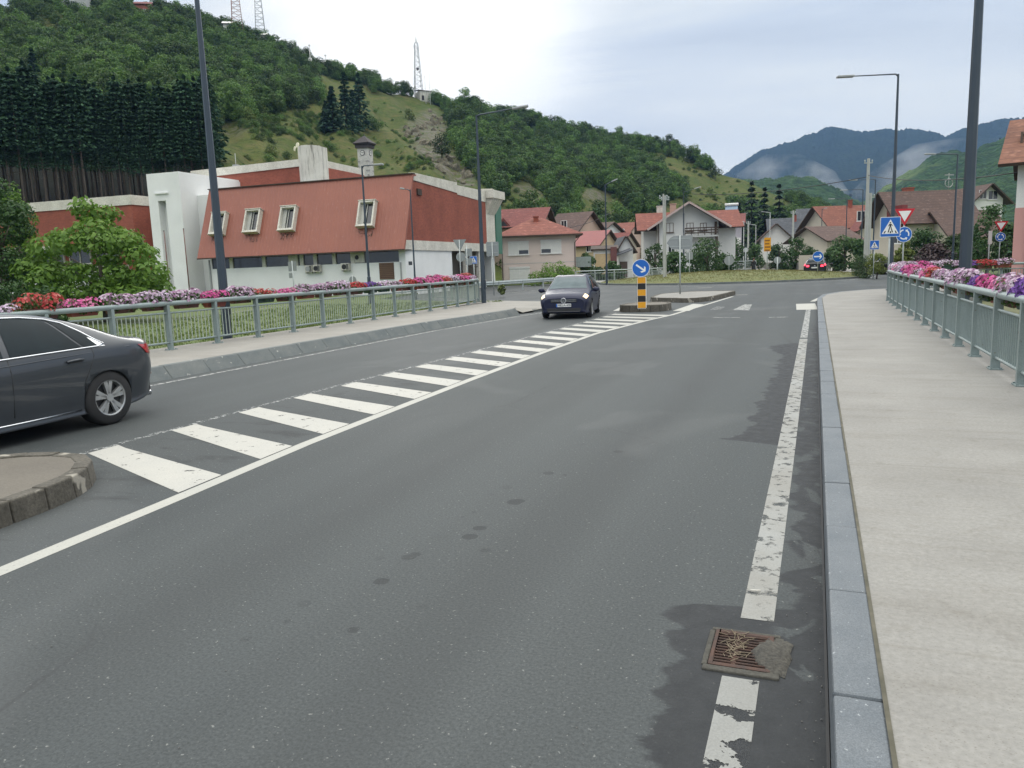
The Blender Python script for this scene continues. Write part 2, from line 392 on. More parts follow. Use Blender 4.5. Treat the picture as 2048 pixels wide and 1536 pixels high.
for k in range(19):
    L = .40+.008*k; yl = ys; yr = ys-.95
    b = MB(); W = .58
    xl0, xl1 = lx(yl), lx(yl+L)
    vs = [(rx(yr), yr, .0035), (rx(yr+W), yr+W, .0035), (xl1+.22, yl+L-.10, .0035), (xl1, yl+L, .0035), (xl0, yl, .0035)]
    b.add(vs, [(0, 1, 2, 3, 4)])
    tag(b.build('road_stripe', P_TIP if k < 12 else P_GOOD), kind='structure'); ys += 1.19
def pxpoly(name, pts, m, z=.005, zz=0): return sheet(name, [G2(*p, z=zz) for p in pts], z, m)
pxpoly('road_stripe', [(1345, 622), (1378, 622), (1408, 609), (1386, 608)], P_GOOD)
pxpoly('road_stripe', [(1226, 622), (1244, 622), (1254, 616), (1240, 615)], P_GOOD)
pxpoly('road_stripe', [(1420, 620), (1440, 620), (1450, 614), (1432, 613)], P_FAINT)
pxpoly('give_way_mark', [(1466, 620), (1498, 621), (1504, 609), (1488, 609)], P_WORN)
pxpoly('give_way_mark', [(1593, 620), (1636, 619), (1630, 607), (1592, 608)], P_GOOD)
strip('lane_line', [G2(1425, 635), G2(1480, 635)], .14, P_WORN)
strip('lane_line', [G2(1538, 635), G2(1576, 634)], .14, P_WORN)
strip('lane_line', [G2(1625, 603), G2(1648, 592), G2(1690, 583)], .2, P_GOOD)
# ring road lines round the island, far road lines
strip('ring_line', [G2(px, py) for px, py in ((1300, 572), (1400, 573), (1500, 570), (1600, 565), (1700, 560), (1740, 555), (1752, 552))], .16, P_WORN)
strip('ring_line', [G2(px, py) for px, py in ((1395, 576), (1424, 575))], .2, P_GOOD)
strip('ring_line', [G2(1005, 587), G2(1060, 582), G2(1100, 577), G2(1150, 575), G2(1200, 571)], .14, P_WORN)
strip('lane_line', [G2(1470, 590), G2(1495, 589)], .15, P_GOOD)

# --- pavements, kerbs
def concrete(name, c1, c2, st, streak=True):
    m, nt, b = newmat(name)
    pos = nt.new('ShaderNodeNewGeometry').outputs['Position']
    x, y, _ = nt.sep(pos)
    c = nt.mix(nt.range(nt.noise(pos, .9, 5, .6), .3, .7), c1, c2)
    if streak:
        s = nt.noise(nt.mapping(pos, (.35, 2.2, 1)), .9, 5, .7, .3); c = nt.mix(nt.math('MULTIPLY', nt.range(s, .5, .72), .28), c, st)
        s3 = nt.noise(nt.mapping(pos, (.25, 5.0, 1), (3, 1, 0)), 1.2, 4, .7); c = nt.mix(nt.math('MULTIPLY', nt.range(s3, .58, .66), .2), c, st)
        s4 = nt.noise(pos, 5.5, 5, .7, .6); c = nt.mix(nt.math('MULTIPLY', nt.range(s4, .56, .72), .3), c, st)
    s2 = nt.noise(pos, 34, 3, .7); c = nt.mix(1, c, nt.range(s2, .3, .72, .84, 1.12), 'MULTIPLY')
    pit = nt.range(nt.noise(nt.mapping(pos, (1, 1.8, 1)), 75, 2), .63, .68); c = nt.mix(nt.math('MULTIPLY', pit, .55), c, st)
    nt.put(b.inputs['Base Color'], c); b.inputs['Roughness'].default_value = .85
    nt.put(b.inputs['Normal'], nt.bump(nt.noise(pos, 60, 4, .7), .35, .0035))
    return m
M_PAVE = concrete('pavement_concrete', (.275, .268, .248), (.218, .212, .196), (.125, .108, .082))
M_PAVEL = concrete('pavement_concrete_left', (.29, .278, .25), (.235, .225, .202), (.19, .165, .13))
M_PAVEF = concrete('far_paving', (.36, .35, .32), (.29, .28, .26), (.2, .19, .17), False)
M_ISL = concrete('island_concrete', (.165, .148, .12), (.115, .103, .085), (.05, .045, .038), False)
M_KERB = mat('granite_kerb', (.098, .114, .128), (.135, .15, .162), 3, .6, world=True, fine=.28, bscale=170, bump=.15, speck=(40, .69, (.30, .32, .33)))
M_KERBL = mat('weathered_kerb', (.085, .102, .105), (.145, .156, .15), 1.6, .75, world=True, fine=.2, bscale=60, bump=.2, speck=(7, .68, (.35, .35, .32)))
M_KERBD = mat('dirty_kerb', (.060, .055, .044), (.115, .105, .086), 3, .9, world=True, fine=.3, bscale=40, bump=.5, speck=(3.6, .63, (.30, .28, .235)))
def bevel(o, wd=.01, seg=2):
    bm = bmesh.new(); bm.from_mesh(o.data)
    bmesh.ops.remove_doubles(bm, verts=bm.verts, dist=1e-5)
    es = [e for e in bm.edges if len(e.link_faces) == 2 and e.calc_face_angle(0) > .5]
    bmesh.ops.bevel(bm, geom=es, offset=wd, segments=seg, affect='EDGES', profile=.5)
    bm.to_mesh(o.data); bm.free(); return o
def kerb_run(name, path, width, z0, z1, m, stone=1.0, batter=0.0, side=1, gap=.006):
    """kerb stones along path; the road face lies on the path, the stones to its left (side=1) or right (-1)"""
    P = [Vector((p[0], p[1], 0)) for p in path]; cum = [0]
    for a, b_ in zip(P, P[1:]): cum.append(cum[-1]+(b_-a).length)
    def pt(s):
        for i in range(len(P)-1):
            if s <= cum[i+1] or i == len(P)-2:
                t = (s-cum[i])/(cum[i+1]-cum[i]); d = (P[i+1]-P[i]).normalized(); return P[i].lerp(P[i+1], t), d
    n = max(1, int(cum[-1]/stone)); b = MB()
    for k in range(n):
        s0, s1 = k*cum[-1]/n+gap/2, (k+1)*cum[-1]/n-gap/2
        j = random.uniform(-.006, .006); vs = []
        for s in (s0, s1):
            p, d = pt(s); nn = Vector((-d.y, d.x, 0))*side
            vs += [p+Vector((0, 0, z0)), p+nn*(batter)+Vector((0, 0, z1+j)), p+nn*(width+batter)+Vector((0, 0, z1+j)), p+nn*(width+batter)+Vector((0, 0, z0))]
        fs = [(0, 1, 2, 3), (7, 6, 5, 4), (0, 4, 5, 1), (1, 5, 6, 2), (2, 6, 7, 3), (3, 7, 4, 0)]
        if side < 0: fs = [f[::-1] for f in fs]
        b.add(vs, fs)
    o = b.build(name, m)
    bm = bmesh.new(); bm.from_mesh(o.data); bmesh.ops.recalc_face_normals(bm, faces=bm.faces); bm.to_mesh(o.data); bm.free()
    bevel(o, .014, 2); return tag(o, kind='structure')
kr = [(.09, -1.05), (.09, 34), (.3, 37), (1.0, 39.6), (2.4, 41.6), (4.5, 43), (8, 44.2), (14, 45.5), (30, 49)]
kerb_run('kerb', kr, .185, -.1, .15, M_KERB, 1.02, 0.012, -1)
strip('gutter_joint', [(.085, -1), (.085, 34)], .012, mat('gutter_dirt', (.03, .03, .03)), .002)
pav = [(.285, -6), (.285, 34), (.5, 36.9), (1.16, 39.4), (2.52, 41.4), (4.55, 42.8), (8.05, 44), (14, 45.3), (30, 48.8), (30, 44), (9, 40), (5.6, 38.5), (3.4, 36), (2.75, 32), (2.72, -6)]
sheet('pavement', pav, .149, M_PAVE, .5)
strip('joint_dirt', [(.287, -1), (.287, 34)], .018, mat('joint_moss', (.06, .058, .04), (.12, .11, .08), 8, .9, world=True), .153)
# left pavement (a little higher) and its sloping kerb
kl = [(-11.15, -6), (-11.15, 8), (-11.12, 15), (-11.05, 20.5), (-10.6, 26.5), (-10.55, 28)]
kerb_run('kerb', kl, .14, -.1, .24, M_KERBL, 1.0, .28, 1)
kl2 = [(-10.6, 29.5), (-10.3, 31.5), (-10.7, 34), (-12.5, 36.3), (-15.5, 37.8), (-19.5, 39.2), (-26.5, 44), (-29, 51)]
kerb_run('kerb', kl2, .14, -.1, .12, M_KERBL, 1.0, .05, 1)
pl = [(-11.55, -8), (-11.55, 8), (-11.52, 15), (-11.45, 20.5), (-11.02, 26.5), (-10.98, 28.2), (-11.2, 29.0)]
sheet('left_pavement', pl+[(-14.6, 29.6), (-14.25, 20), (-14.25, -8)], .238, M_PAVEL, .5)
ramp_b = MB()
rp = [(-11.3, 28.6, .236), (-10.75, 28.6, .05), (-10.45, 30.5, .118), (-10.5, 32, .118), (-10.9, 34.1, .118), (-12.6, 36.2, .118), (-15.6, 37.65, .118), (-19.4, 38.9, .124), (-18.8, 38.1, .13), (-16.2, 36.8, .15), (-14.6, 34, .2), (-14.4, 29.4, .236)]
ramp_b.add(rp, [(0, 1, 2, 11), (2, 3, 4, 10, 11), (4, 5, 9, 10), (5, 6, 7, 8, 9)]); tag(ramp_b.build('left_pavement', M_PAVEL), kind='structure')
sheet('left_pavement', [(-14.25, -8), (-14.25, 20), (-14.6, 29.6), (-14.7, 34), (-15.4, 34.5), (-15.0, 29.6), (-14.5, 20), (-14.5, -8)], .235, M_PAVEL, .5)

# --- traffic islands
def island(name, poly, h, label, stone=.55, top=M_ISL):
    r = thing(name, label, 'traffic island', (0, 0, 0))
    o = kerb_run('kerb_stones', poly+[poly[0]], .14, -.1, h, M_KERBD, stone, .03, 1, .012); o.parent = r
    if 'kind' in o: del o['kind']
    c = Vector((sum(p[0] for p in poly)/len(poly), sum(p[1] for p in poly)/len(poly), 0))
    inner = []
    n = len(poly)
    for i, p in enumerate(poly):
        a = Vector((*poly[i-1], 0)); b_ = Vector((*p, 0)); d = Vector((*poly[(i+1) % n], 0))
        t = ((b_-a).normalized()+(d-b_).normalized()).normalized(); nn = Vector((-t.y, t.x, 0)); inner.append((b_+nn*.16).to_tuple()[:2])
    b = MB(); b.prism(inner, 0, h-.012); b.build('concrete_top', top, r); return r
def rounded(pts, r=.5, seg=5):
    out = []; n = len(pts)
    for i in range(n):
        a, p, c = Vector(pts[i-1]), Vector(pts[i]), Vector(pts[(i+1) % n])
        rr = min(r, (a-p).length*.45, (c-p).length*.45); p0 = p+(a-p).normalized()*rr; p1 = p+(c-p).normalized()*rr
        for k in range(seg+1):
            t = k/seg; out.append(tuple(p0*(1-t)**2+p*2*t*(1-t)+p1*t*t))
    return out
island('traffic_island', rounded([(-5.72, -6), (-5.72, 3.4), (-5.9, 4.75), (-6.6, 5.45), (-7.5, 5.2), (-8.0, 4.2), (-8.2, -6)], .45, 4), .19, 'raised concrete traffic island with chipped dark kerb stones, beside the passing grey car', .34)
island('traffic_island', rounded([(-6.95, 28.7), (-5.35, 28.7), (-5.1, 29.8), (-5.3, 31.1), (-6.7, 31.1), (-7.1, 29.9)], .6, 4), .26, 'short rounded traffic island carrying the blue arrow sign and yellow black bollard', .4)
island('traffic_island', rounded([(-7.3, 36.2), (-4.95, 34.5), (-4.3, 36.4), (-3.75, 42.5), (-6.2, 43), (-7.6, 40.5)], .7, 4), .2, 'long paved traffic island carrying the back of a pointed direction sign', .6, M_PAVE)

# --- lawn and dry roundabout mound
def grassmat(name, c1, c2, c3):
    m, nt, b = newmat(name); pos = nt.new('ShaderNodeNewGeometry').outputs['Position']
    c = nt.mix(nt.range(nt.noise(pos, .35, 5, .6), .35, .65), c1, c2)
    c = nt.mix(nt.math('MULTIPLY', nt.range(nt.noise(pos, 2.2, 4), .5, .72), .7), c, c3)
    c = nt.mix(1, c, nt.range(nt.noise(pos, 28, 3), .25, .75, .6, 1.4), 'MULTIPLY')
    nt.put(b.inputs['Base Color'], c); b.inputs['Roughness'].default_value = .9
    nt.put(b.inputs['Normal'], nt.bump(nt.noise(pos, 30, 3), .6, .05)); return m
M_LAWN = grassmat('lawn_grass', (.065, .105, .022), (.10, .135, .035), (.16, .16, .06))
M_DRY = grassmat('dry_grass', (.13, .14, .042), (.095, .118, .034), (.20, .175, .075))
lawn = sheet('lawn', [(-14.5, -8), (-14.5, 20), (-15.0, 29.6), (-15.6, 36.2), (-19, 38.2), (-26, 43), (-28.5, 51), (-30, 60), (-60, 80), (-130, 60), (-60, -8)], .12, M_LAWN, .3)
def tufts(name, pts, h, m, blades=5, spread=.08):
    n = len(pts)*blades; p = np.repeat(np.asarray(pts), blades, 0)+np.c_[rng.normal(0, spread, (n, 2)), np.zeros(n)]
    a = rng.uniform(0, 2*np.pi, n); hh = h*rng.uniform(.5, 1.3, n); w_ = .012+.012*rng.random(n)
    ln = rng.normal(0, .35, (n, 2))*hh[:, None]
    v = np.zeros((n, 3, 3)); v[:, 0] = p+np.c_[np.cos(a)*w_, np.sin(a)*w_, 0*a]; v[:, 1] = p-np.c_[np.cos(a)*w_, np.sin(a)*w_, 0*a]
    v[:, 2] = p+np.c_[ln, hh]
    return tag(npmesh(name, v.reshape(-1, 3), np.arange(n*3).reshape(-1, 3), m), kind='stuff')
M_BLADE = leafmat('grass_blades', (.07, .125, .022), (.145, .17, .05), .3)
M_BLADED = leafmat('dry_grass_blades', (.13, .145, .042), (.25, .215, .09), .3)
pts = np.c_[rng.uniform(-26, -14.55, 6000), rng.uniform(8, 37, 6000), np.full(6000, .12)]
pts = pts[rng.random(6000) < np.exp(-(np.abs(pts[:, 0]+14.5))/4.5)+.25]
tufts('grass', pts, .085, M_BLADE)
# grassy centre island of the roundabout
ic = np.array([-7.2, 73.5]); ra, rb = 11.8, 12.6
b = MB(); NR, NA = 10, 48; vs = [(ic[0], ic[1], .78)]
for i in range(1, NR+1):
    for k in range(NA):
        t = 2*math.pi*k/NA; q = i/NR
        vs.append((ic[0]+ra*q*math.cos(t), ic[1]+rb*q*math.sin(t), .14+.64*(1-q*q)))
fs = [(0, 1+k, 1+(k+1) % NA) for k in range(NA)]+[(1+(i-1)*NA+k, 1+i*NA+k, 1+i*NA+(k+1) % NA, 1+(i-1)*NA+(k+1) % NA) for i in range(1, NR) for k in range(NA)]
b.add(vs, fs, 0, True); tag(b.build('roundabout_island', M_DRY), kind='structure')
kerb_run('kerb', [(ic[0]+(ra+.2)*math.cos(2*math.pi*k/60), ic[1]+(rb+.2)*math.sin(2*math.pi*k/60)) for k in range(61)], .22, -.1, .13, M_KERBL, 1.2, .02, 1)
q = np.sqrt(rng.random(4500)); t = rng.uniform(0, 2*np.pi, 4500)
tufts('dry_grass', np.c_[ic[0]+ra*q*np.cos(t)*.98, ic[1]+rb*q*np.sin(t)*.98, .14+.64*(1-q*q)], .09, M_BLADED, 5, .12)
# far pavements and verges (real ground areas beyond the roundabout)
sheet('far_pavement', [G2(*p) for p in ((1600, 540), (1625, 541), (1668, 550), (1702, 552), (1715, 549), (1780, 547), (1790, 541), (1700, 536), (1640, 528), (1580, 527))], .12, M_PAVEF, .3)
kerb_run('kerb', [G2(*p) for p in ((1588, 533), (1625, 541), (1668, 550), (1700, 553), (1716, 550), (1800, 547.5))], .2, -.1, .14, M_KERBL, 1.5, .02, 1)
sheet('far_pavement', [G2(*p) for p in ((1120, 572), (1220, 565), (1300, 560), (1370, 553), (1440, 546), (1470, 542), (1400, 540), (1250, 553), (1100, 563))], .12, M_PAVEF, .3)
sheet('far_pavement', [G2(*p) for p in ((1400, 549), (1505, 549), (1535, 541), (1510, 533), (1470, 534), (1380, 540))], .13, M_PAVEF, .3)
strip('lane_line', [G2(*p) for p in ((1535, 527.5), (1560, 530), (1585, 534.5), (1594, 539), (1592, 543), (1580, 546))], .25, P_GOOD)
strip('lane_line', [G2(*p) for p in ((1498, 523.6), (1540, 524), (1580, 525.5), (1612, 528))], .22, P_GOOD)
sheet('verge', [(-60, 80), (-38, 68), (-24, 75), (-14, 92), (-12, 128), (-140, 140), (-140, 60)], .1, M_LAWN, .3)
sheet('verge', [(6, 92), (2.5, 110), (1.5, 135), (140, 180), (140, 60), (40, 56), (16, 56), (8, 72)], .1, M_LAWN, .3)
# drain grate set in the gutter
dg = thing('drain_grate', 'rusty iron drain grate with leaf litter, sunk in the gutter by the kerb', 'drain', (-.285, 3.57, 0))
M_RUST = mat('rusty_iron', (.10, .055, .04), (.055, .042, .038), 9, .8, .3, bump=.4, bscale=60)
b = MB(); b.b2((-.16, -.21, -.1), (.16, .21, .001)); 
M_PIT = mat('drain_black', (.012, .012, .013), (.03, .027, .022), 12, .7)
b = MB()
for lo, hi in (((-.165, -.21, -.03), (-.14, .21, .016)), ((.14, -.21, -.03), (.165, .21, .016)), ((-.14, -.21, -.03), (.14, -.18, .016)), ((-.14, .18, -.03), (.14, .21, .016)), ((-.045, -.18, -.03), (-.02, .18, .014))): b.b2(lo, hi)
bevel(b.build('frame', M_RUST, dg), .004, 1)
b = MB(); b.b2((-.14, -.18, .0045), (.14, .18, .006)); b.build('pit', M_PIT, dg)  # near-black plate just above the road, in place of an open pit
for k in range(11):
    b = MB(); y = -.162+k*.0324; b.tube([(-.14, y, .012), (.14, y, .012)], .0068, 6); b.build('bar', M_RUST, dg)
b = MB()
for k in range(60):
    a = random.uniform(0, 3.14); L = random.uniform(.02, .07); px_ = random.gauss(-.035, .03); py_ = random.uniform(-.17, .17)
    b.beam((px_, py_, .021), (px_+math.cos(a)*L, py_+math.sin(a)*L, .024), .004, .002)
b.build('litter', mat('dead_leaves', (.2, .16, .11), (.1, .08, .05), 20, .9), dg)
M_CONC = mat('old_concrete', (.075, .072, .06), (.045, .043, .036), 6, .9, fine=.25, bscale=50, bump=.3, bdist=.01)
b = MB()
for lo, hi in (((-.19, -.265, -.02), (.21, -.212, .013)), ((-.19, .213, -.02), (.20, .245, .011)), ((.168, -.21, -.02), (.22, .21, .010)), ((-.20, -.21, -.02), (-.168, .21, .010))): b.b2(lo, hi)
bevel(b.build('surround', M_CONC, dg), .008, 2)
b = MB(); rm = random.Random(4); vs = [(.115, -.02, .026)]
for ring, (rx_, ry_, zz) in enumerate(((.05, .10, .024), (.085, .17, .018), (.115, .215, .004))):
    for k in range(18): a = 2*math.pi*k/18; q = rm.uniform(.78, 1.2); vs.append((.13+math.cos(a)*rx_*q+.02*ring, -.01+math.sin(a)*ry_*q, zz+rm.uniform(-.003, .003)))
b.add(vs, [(0, 1+k, 1+(k+1) % 18) for k in range(18)]+[(1+r0*18+k, 19+r0*18+k, 19+r0*18+(k+1) % 18, 1+r0*18+(k+1) % 18) for r0 in (0, 1) for k in range(18)], 0, True); b.build('mud', mat('grey_mud', (.075, .07, .058), (.042, .04, .034), 16, .9, bump=.8, bscale=60, fine=.35), dg)
dg.scale = (.84, .84, .84)
# litter on the road
M_LIT = mat('pale_litter', (.6, .58, .52)); M_STONE = mat('pebble', (.17, .165, .155), (.09, .09, .085), 12)
b = MB(); b.tube([(0, 0, .012), (.055, .012, .012)], .0045, 6); o = b.build('cigarette_end', M_LIT); o.location = (-.3, 4.27, 0); tag(o, 'white cigarette end lying on the white edge line', 'litter')
bm = MB()
for k in range(330):
    s = random.uniform(.0012, .0038); x = random.uniform(-4.8, .05) if k < 130 else .07-abs(random.gauss(0, .07)); y = 2+12*random.random()**1.6
    bm.box((x, y, .004+s*.3), (s*2, s*1.6, s), random.uniform(0, 3), taper=.6)
tag(bm.build('grit', M_STONE), kind='stuff')

strip('path_edge', [tuple(ground(px, py, .12)[:2]) for px, py in ((238, 650), (330, 641), (410, 633), (500, 621), (580, 611), (650, 603))], .12, M_PAVEF, .135)
strip('path_edge', [tuple(ground(px, py, .12)[:2]) for px, py in ((470, 615), (600, 602), (720, 590), (800, 583))], .3, M_PAVEF, .13)
# ================================================================ HILLS
def prof(pts):
    az = []; el = []
    for px, py in pts:
        r = ray(px, py); az.append(math.atan2(r[0], r[1])); el.append(r[2]/math.hypot(r[0], r[1]))
    return np.array(az), np.array(el)
RIDGE = [(-700, 140), (-400, 60), (-150, 30), (0, 35), (60, 20), (110, 8), (180, 0), (280, 28), (320, 22), (400, 52), (440, 68), (560, 98), (640, 140), (700, 155), (760, 182), (800, 188), (830, 196), (900, 214), (930, 214), (1000, 232), (1080, 254), (1130, 262), (1180, 268), (1220, 276), (1290, 296), (1350, 306), (1400, 325), (1440, 348), (1480, 356), (1520, 372), (1550, 388), (1600, 410), (1640, 432), (1700, 470), (1760, 500), (1800, 505)]
HA, HE = prof(RIDGE)
_rf = prof([(-700, 400), (400, 400), (900, 400), (1200, 400), (1500, 400), (1800, 400)])[0]
RF = lambda a: np.interp(a, _rf, [98, 90, 92, 128, 170, 190])
RR = lambda a: np.interp(a, _rf, [250, 280, 300, 340, 300, 270])
def hillz(a, r):
    rf, rr = RF(a), RR(a); el = np.interp(a, HA, HE)
    zr = np.maximum(CAMH+el*rr, .5); zf = np.interp(a, _rf, [9.5, 7.5, .25, .25, .25, .25])
    t = (r-rf)/(rr-rf)
    g = np.where(t < 1, .82*t+.18*t*t, 1-.9*(t-1)-.6*(t-1)**2)
    bumps = (np.sin(a*60+r*.03)*np.sin(r*.071+a*23)*1.6+np.sin(a*151+1)*np.sin(r*.11)*.7)*np.clip(t*4, 0, 1)*np.clip((1.08-t)*8, 0, 1)
    return np.where(t > 0, zf+(zr-zf)*g+bumps*np.clip(zr/60, 0, 1), zf*np.clip(1+t*90, -.1, 1))
def hill_hit(px, py):
    r = ray(px, py); a = math.atan2(r[0], r[1]); s = r[2]/math.hypot(r[0], r[1])
    rr = np.linspace(RF(a)*.95, RR(a)*1.12, 500); dz = hillz(np.full(500, a), rr)-(CAMH+s*rr)
    k = np.argmax(dz > 0)
    if dz[k] <= 0: k = int(np.argmax(dz))
    q = rr[k]; return np.array([math.sin(a)*q, math.cos(a)*q, float(hillz(np.array([a]), np.array([q]))[0])])
def inpoly(px, py, poly):
    px = np.asarray(px); py = np.asarray(py); c = np.zeros(px.shape, bool); n = len(poly)
    for i in range(n):
        x1, y1 = poly[i]; x2, y2 = poly[i-1]
        if y1 == y2: continue
        c ^= ((y1 > py) != (y2 > py)) & (px < (x2-x1)*(py-y1)/(y2-y1)+x1)
    return c
MEADOWS = [[(425, 262), (490, 240), (560, 232), (640, 204), (632, 170), (660, 158), (720, 168), (745, 190), (790, 192), (830, 196), (868, 205), (885, 255), (905, 295), (950, 350), (1000, 400), (1000, 440), (760, 440), (420, 400)],
           [(1016, 368), (1050, 362), (1085, 382), (1112, 425), (1180, 440), (1000, 440)], [(1150, 378), (1185, 372), (1240, 398), (1262, 420), (1265, 450), (1160, 450)],
           [(1270, 305), (1330, 312), (1400, 338), (1480, 352), (1525, 375), (1570, 400), (1640, 440), (1560, 445), (1480, 425), (1400, 420), (1320, 350)], [(1180, 264), (1262, 278), (1262, 290), (1190, 276)],
           [(1215, 440), (1310, 425), (1340, 400), (1420, 390), (1480, 440), (1300, 470)], [(820, 280), (905, 300), (975, 390), (950, 420), (860, 400)], [(240, 170), (300, 120), (330, 150), (270, 190)], [(330, 190), (380, 185), (385, 205), (335, 205)]]
ROCKS = [[(800, 262), (860, 215), (885, 235), (905, 290), (880, 300), (830, 290)], [(820, 290), (900, 300), (960, 370), (930, 380), (860, 330)], [(1040, 290), (1075, 285), (1080, 300), (1050, 305)], [(440, 262), (500, 248), (500, 256), (450, 272)], [(1030, 372), (1062, 366), (1090, 395), (1080, 410), (1040, 390)], [(1155, 385), (1185, 378), (1225, 400), (1190, 405)]]
def massof(p):
    """picture columns/rows for an (N,3) array of points"""
    c = (p-EYE) @ AX.T; return 1024+FPX*c[:, 0]/c[:, 2], 768+FPX*c[:, 1]/c[:, 2]
NA_, NR_ = 190, 84
aa = np.linspace(prof([(-700, 300)])[0][0], prof([(1800, 300)])[0][0], NA_)
tt = np.r_[np.linspace(-.015, 1.1, NR_-10), np.linspace(1.14, 1.9, 10)]
A, T = np.meshgrid(aa, tt); rr_ = RF(A)+(RR(A)-RF(A))*T; Z = hillz(A, rr_)
V = np.stack([np.sin(A)*rr_, np.cos(A)*rr_, Z], -1).reshape(-1, 3)
idx = np.arange(NA_*NR_).reshape(NR_, NA_); Q = np.stack([idx[:-1, :-1], idx[:-1, 1:], idx[1:, 1:], idx[1:, :-1]], -1).reshape(-1, 4)
m, nt, b = newmat('hill_meadow'); pos = nt.new('ShaderNodeNewGeometry').outputs['Position']
c = nt.mix(nt.range(nt.noise(pos, .05, 5, .65), .35, .65), (.056, .083, .02), (.092, .105, .031))
c = nt.mix(nt.math('MULTIPLY', nt.range(nt.noise(nt.mapping(pos, (1, 1, 2.5)), .16, 6, .75), .47, .66), .85), c, (.125, .105, .048))
c = nt.mix(nt.math('MULTIPLY', nt.range(nt.noise(pos, .55, 5, .7), .5, .64), .75), c, (.035, .056, .017))
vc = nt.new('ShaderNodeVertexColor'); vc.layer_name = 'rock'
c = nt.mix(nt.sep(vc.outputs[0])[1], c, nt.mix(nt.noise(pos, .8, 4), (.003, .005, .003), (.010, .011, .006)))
rk = nt.math('MULTIPLY', nt.sep(vc.outputs[0])[0], nt.range(nt.noise(nt.mapping(pos, (1, 1, .55)), .55, 6, .75), .42, .56))
rc = nt.mix(nt.range(nt.noise(nt.mapping(pos, (1, 1, .3)), 1.1, 5, .8), .35, .65), (.19, .175, .15), (.085, .08, .065))
c = nt.mix(rk, c, rc)
nt.put(b.inputs['Base Color'], c); b.inputs['Roughness'].default_value = .95; b.inputs['Specular IOR Level'].default_value = .1
nt.put(b.inputs['Normal'], nt.bump(nt.noise(pos, .9, 5, .7), .8, .5)); M_HILL = m
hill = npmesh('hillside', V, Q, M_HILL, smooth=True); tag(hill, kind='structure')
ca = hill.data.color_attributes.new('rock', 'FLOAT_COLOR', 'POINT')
hx, hy = massof(V); rockv = np.zeros(len(V))
for p in ROCKS: rockv = np.maximum(rockv, inpoly(hx, hy, p)*1.0)
rockv[(V[:, 1] < 20)] = 0
g_ = rockv.reshape(NR_, NA_); g_ = (g_+np.roll(g_, 1, 0)+np.roll(g_, -1, 0)+np.roll(g_, 1, 1)+np.roll(g_, -1, 1))/5; rockv = g_.ravel()
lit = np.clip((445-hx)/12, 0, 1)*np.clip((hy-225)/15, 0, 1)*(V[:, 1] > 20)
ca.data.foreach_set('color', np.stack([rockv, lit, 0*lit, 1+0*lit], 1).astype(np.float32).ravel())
# craggy outcrop: angular rocks pushed out of the slope
M_ROCK = mat('limestone', (.165, .145, .105), (.085, .08, .05), .35, .95, bump=.8, bscale=1.2, bdist=.5, fine=.35, stretch=(1, 1, .45))
crag = thing('rock_face', 'grey weathered crag breaking out of the grassy slope below the hut', 'rock')
for poly in ROCKS[:3]:
    k = 0
    while k < (40 if poly is ROCKS[0] else 27):
        px = random.uniform(min(p[0] for p in poly), max(p[0] for p in poly)); py = random.uniform(min(p[1] for p in poly), max(p[1] for p in poly))
        if not inpoly([px], [py], poly)[0]: continue
        k += 1; p = hill_hit(px, py); s = random.uniform(.45, 1.5); p = p-np.array([0, 0, s*.35]); bm = bmesh.new(); bmesh.ops.create_icosphere(bm, subdivisions=2, radius=1)
        for v in bm.verts:
            v.co *= random.uniform(.72, 1.2); v.co = Vector((v.co.x*s, v.co.y*s*.8, v.co.z*s*1.25)); v.co += Vector(p)
        MB().add([v.co for v in bm.verts], [[v.index for v in f.verts] for f in bm.faces]).build('boulder', M_ROCK, crag); bm.free()

# --------------------------------------------------------------- leaf clouds
def leafcloud(r, clumps, n, size, up=.35, droop=0.0, shell=.6, aspect=.6):
    """clumps: rows (x,y,z,rx,ry,rz); n leaf cards; returns verts (4n,3), quads"""
    cl = np.asarray(clumps, float); wts = (cl[:, 3]*cl[:, 4]+cl[:, 3]*cl[:, 5]); k = r.choice(len(cl), n, p=wts/wts.sum())
    d = r.normal(0, 1, (n, 3)); d /= np.linalg.norm(d, axis=1)[:, None]
    q = shell+(1-shell)*r.random(n)**.5; q *= r.uniform(.86, 1.12, n)
    p = cl[k, :3]+d*cl[k, 3:6]*q[:, None]
    nrm = d*np.array([1, 1, .8])+np.array([0, 0, up])+r.normal(0, .45, (n, 3)); nrm /= np.linalg.norm(nrm, axis=1)[:, None]
    t = np.cross(nrm, r.normal(0, 1, (n, 3))); t[:, 2] -= droop; t -= nrm*(t*nrm).sum(1)[:, None]; t /= np.linalg.norm(t, axis=1)[:, None]
    u = np.cross(nrm, t); s = (size*r.uniform(.6, 1.35, n))[:, None]
    bend = nrm*s*.18
    v = np.stack([p-t*s*.5-bend*.3, p+u*s*aspect*.5+bend*.2, p+t*s*.55-bend, p-u*s*aspect*.5+bend*.2], 1).reshape(-1, 3)
    return v, np.arange(4*n).reshape(-1, 4)
def lumpy(r, n, rad, h, z0, lump=.42, flat=1.0):
    """clump centres filling an uneven crown"""
    out = [(0, 0, z0+h*.5, rad*.62, rad*.62, h*.40)]
    for i in range(n):
        a = r.uniform(0, 2*np.pi); zz = r.uniform(.08, .95); k = math.sin(math.pi*min(1, zz*.9+.12))**.6*flat
        q = rad*k*r.uniform(.35, .85); s = rad*lump*r.uniform(.6, 1.15)
        out.append((math.cos(a)*q, math.sin(a)*q, z0+h*zz*.92, s, s, s*r.uniform(.6, .9)))
    return out
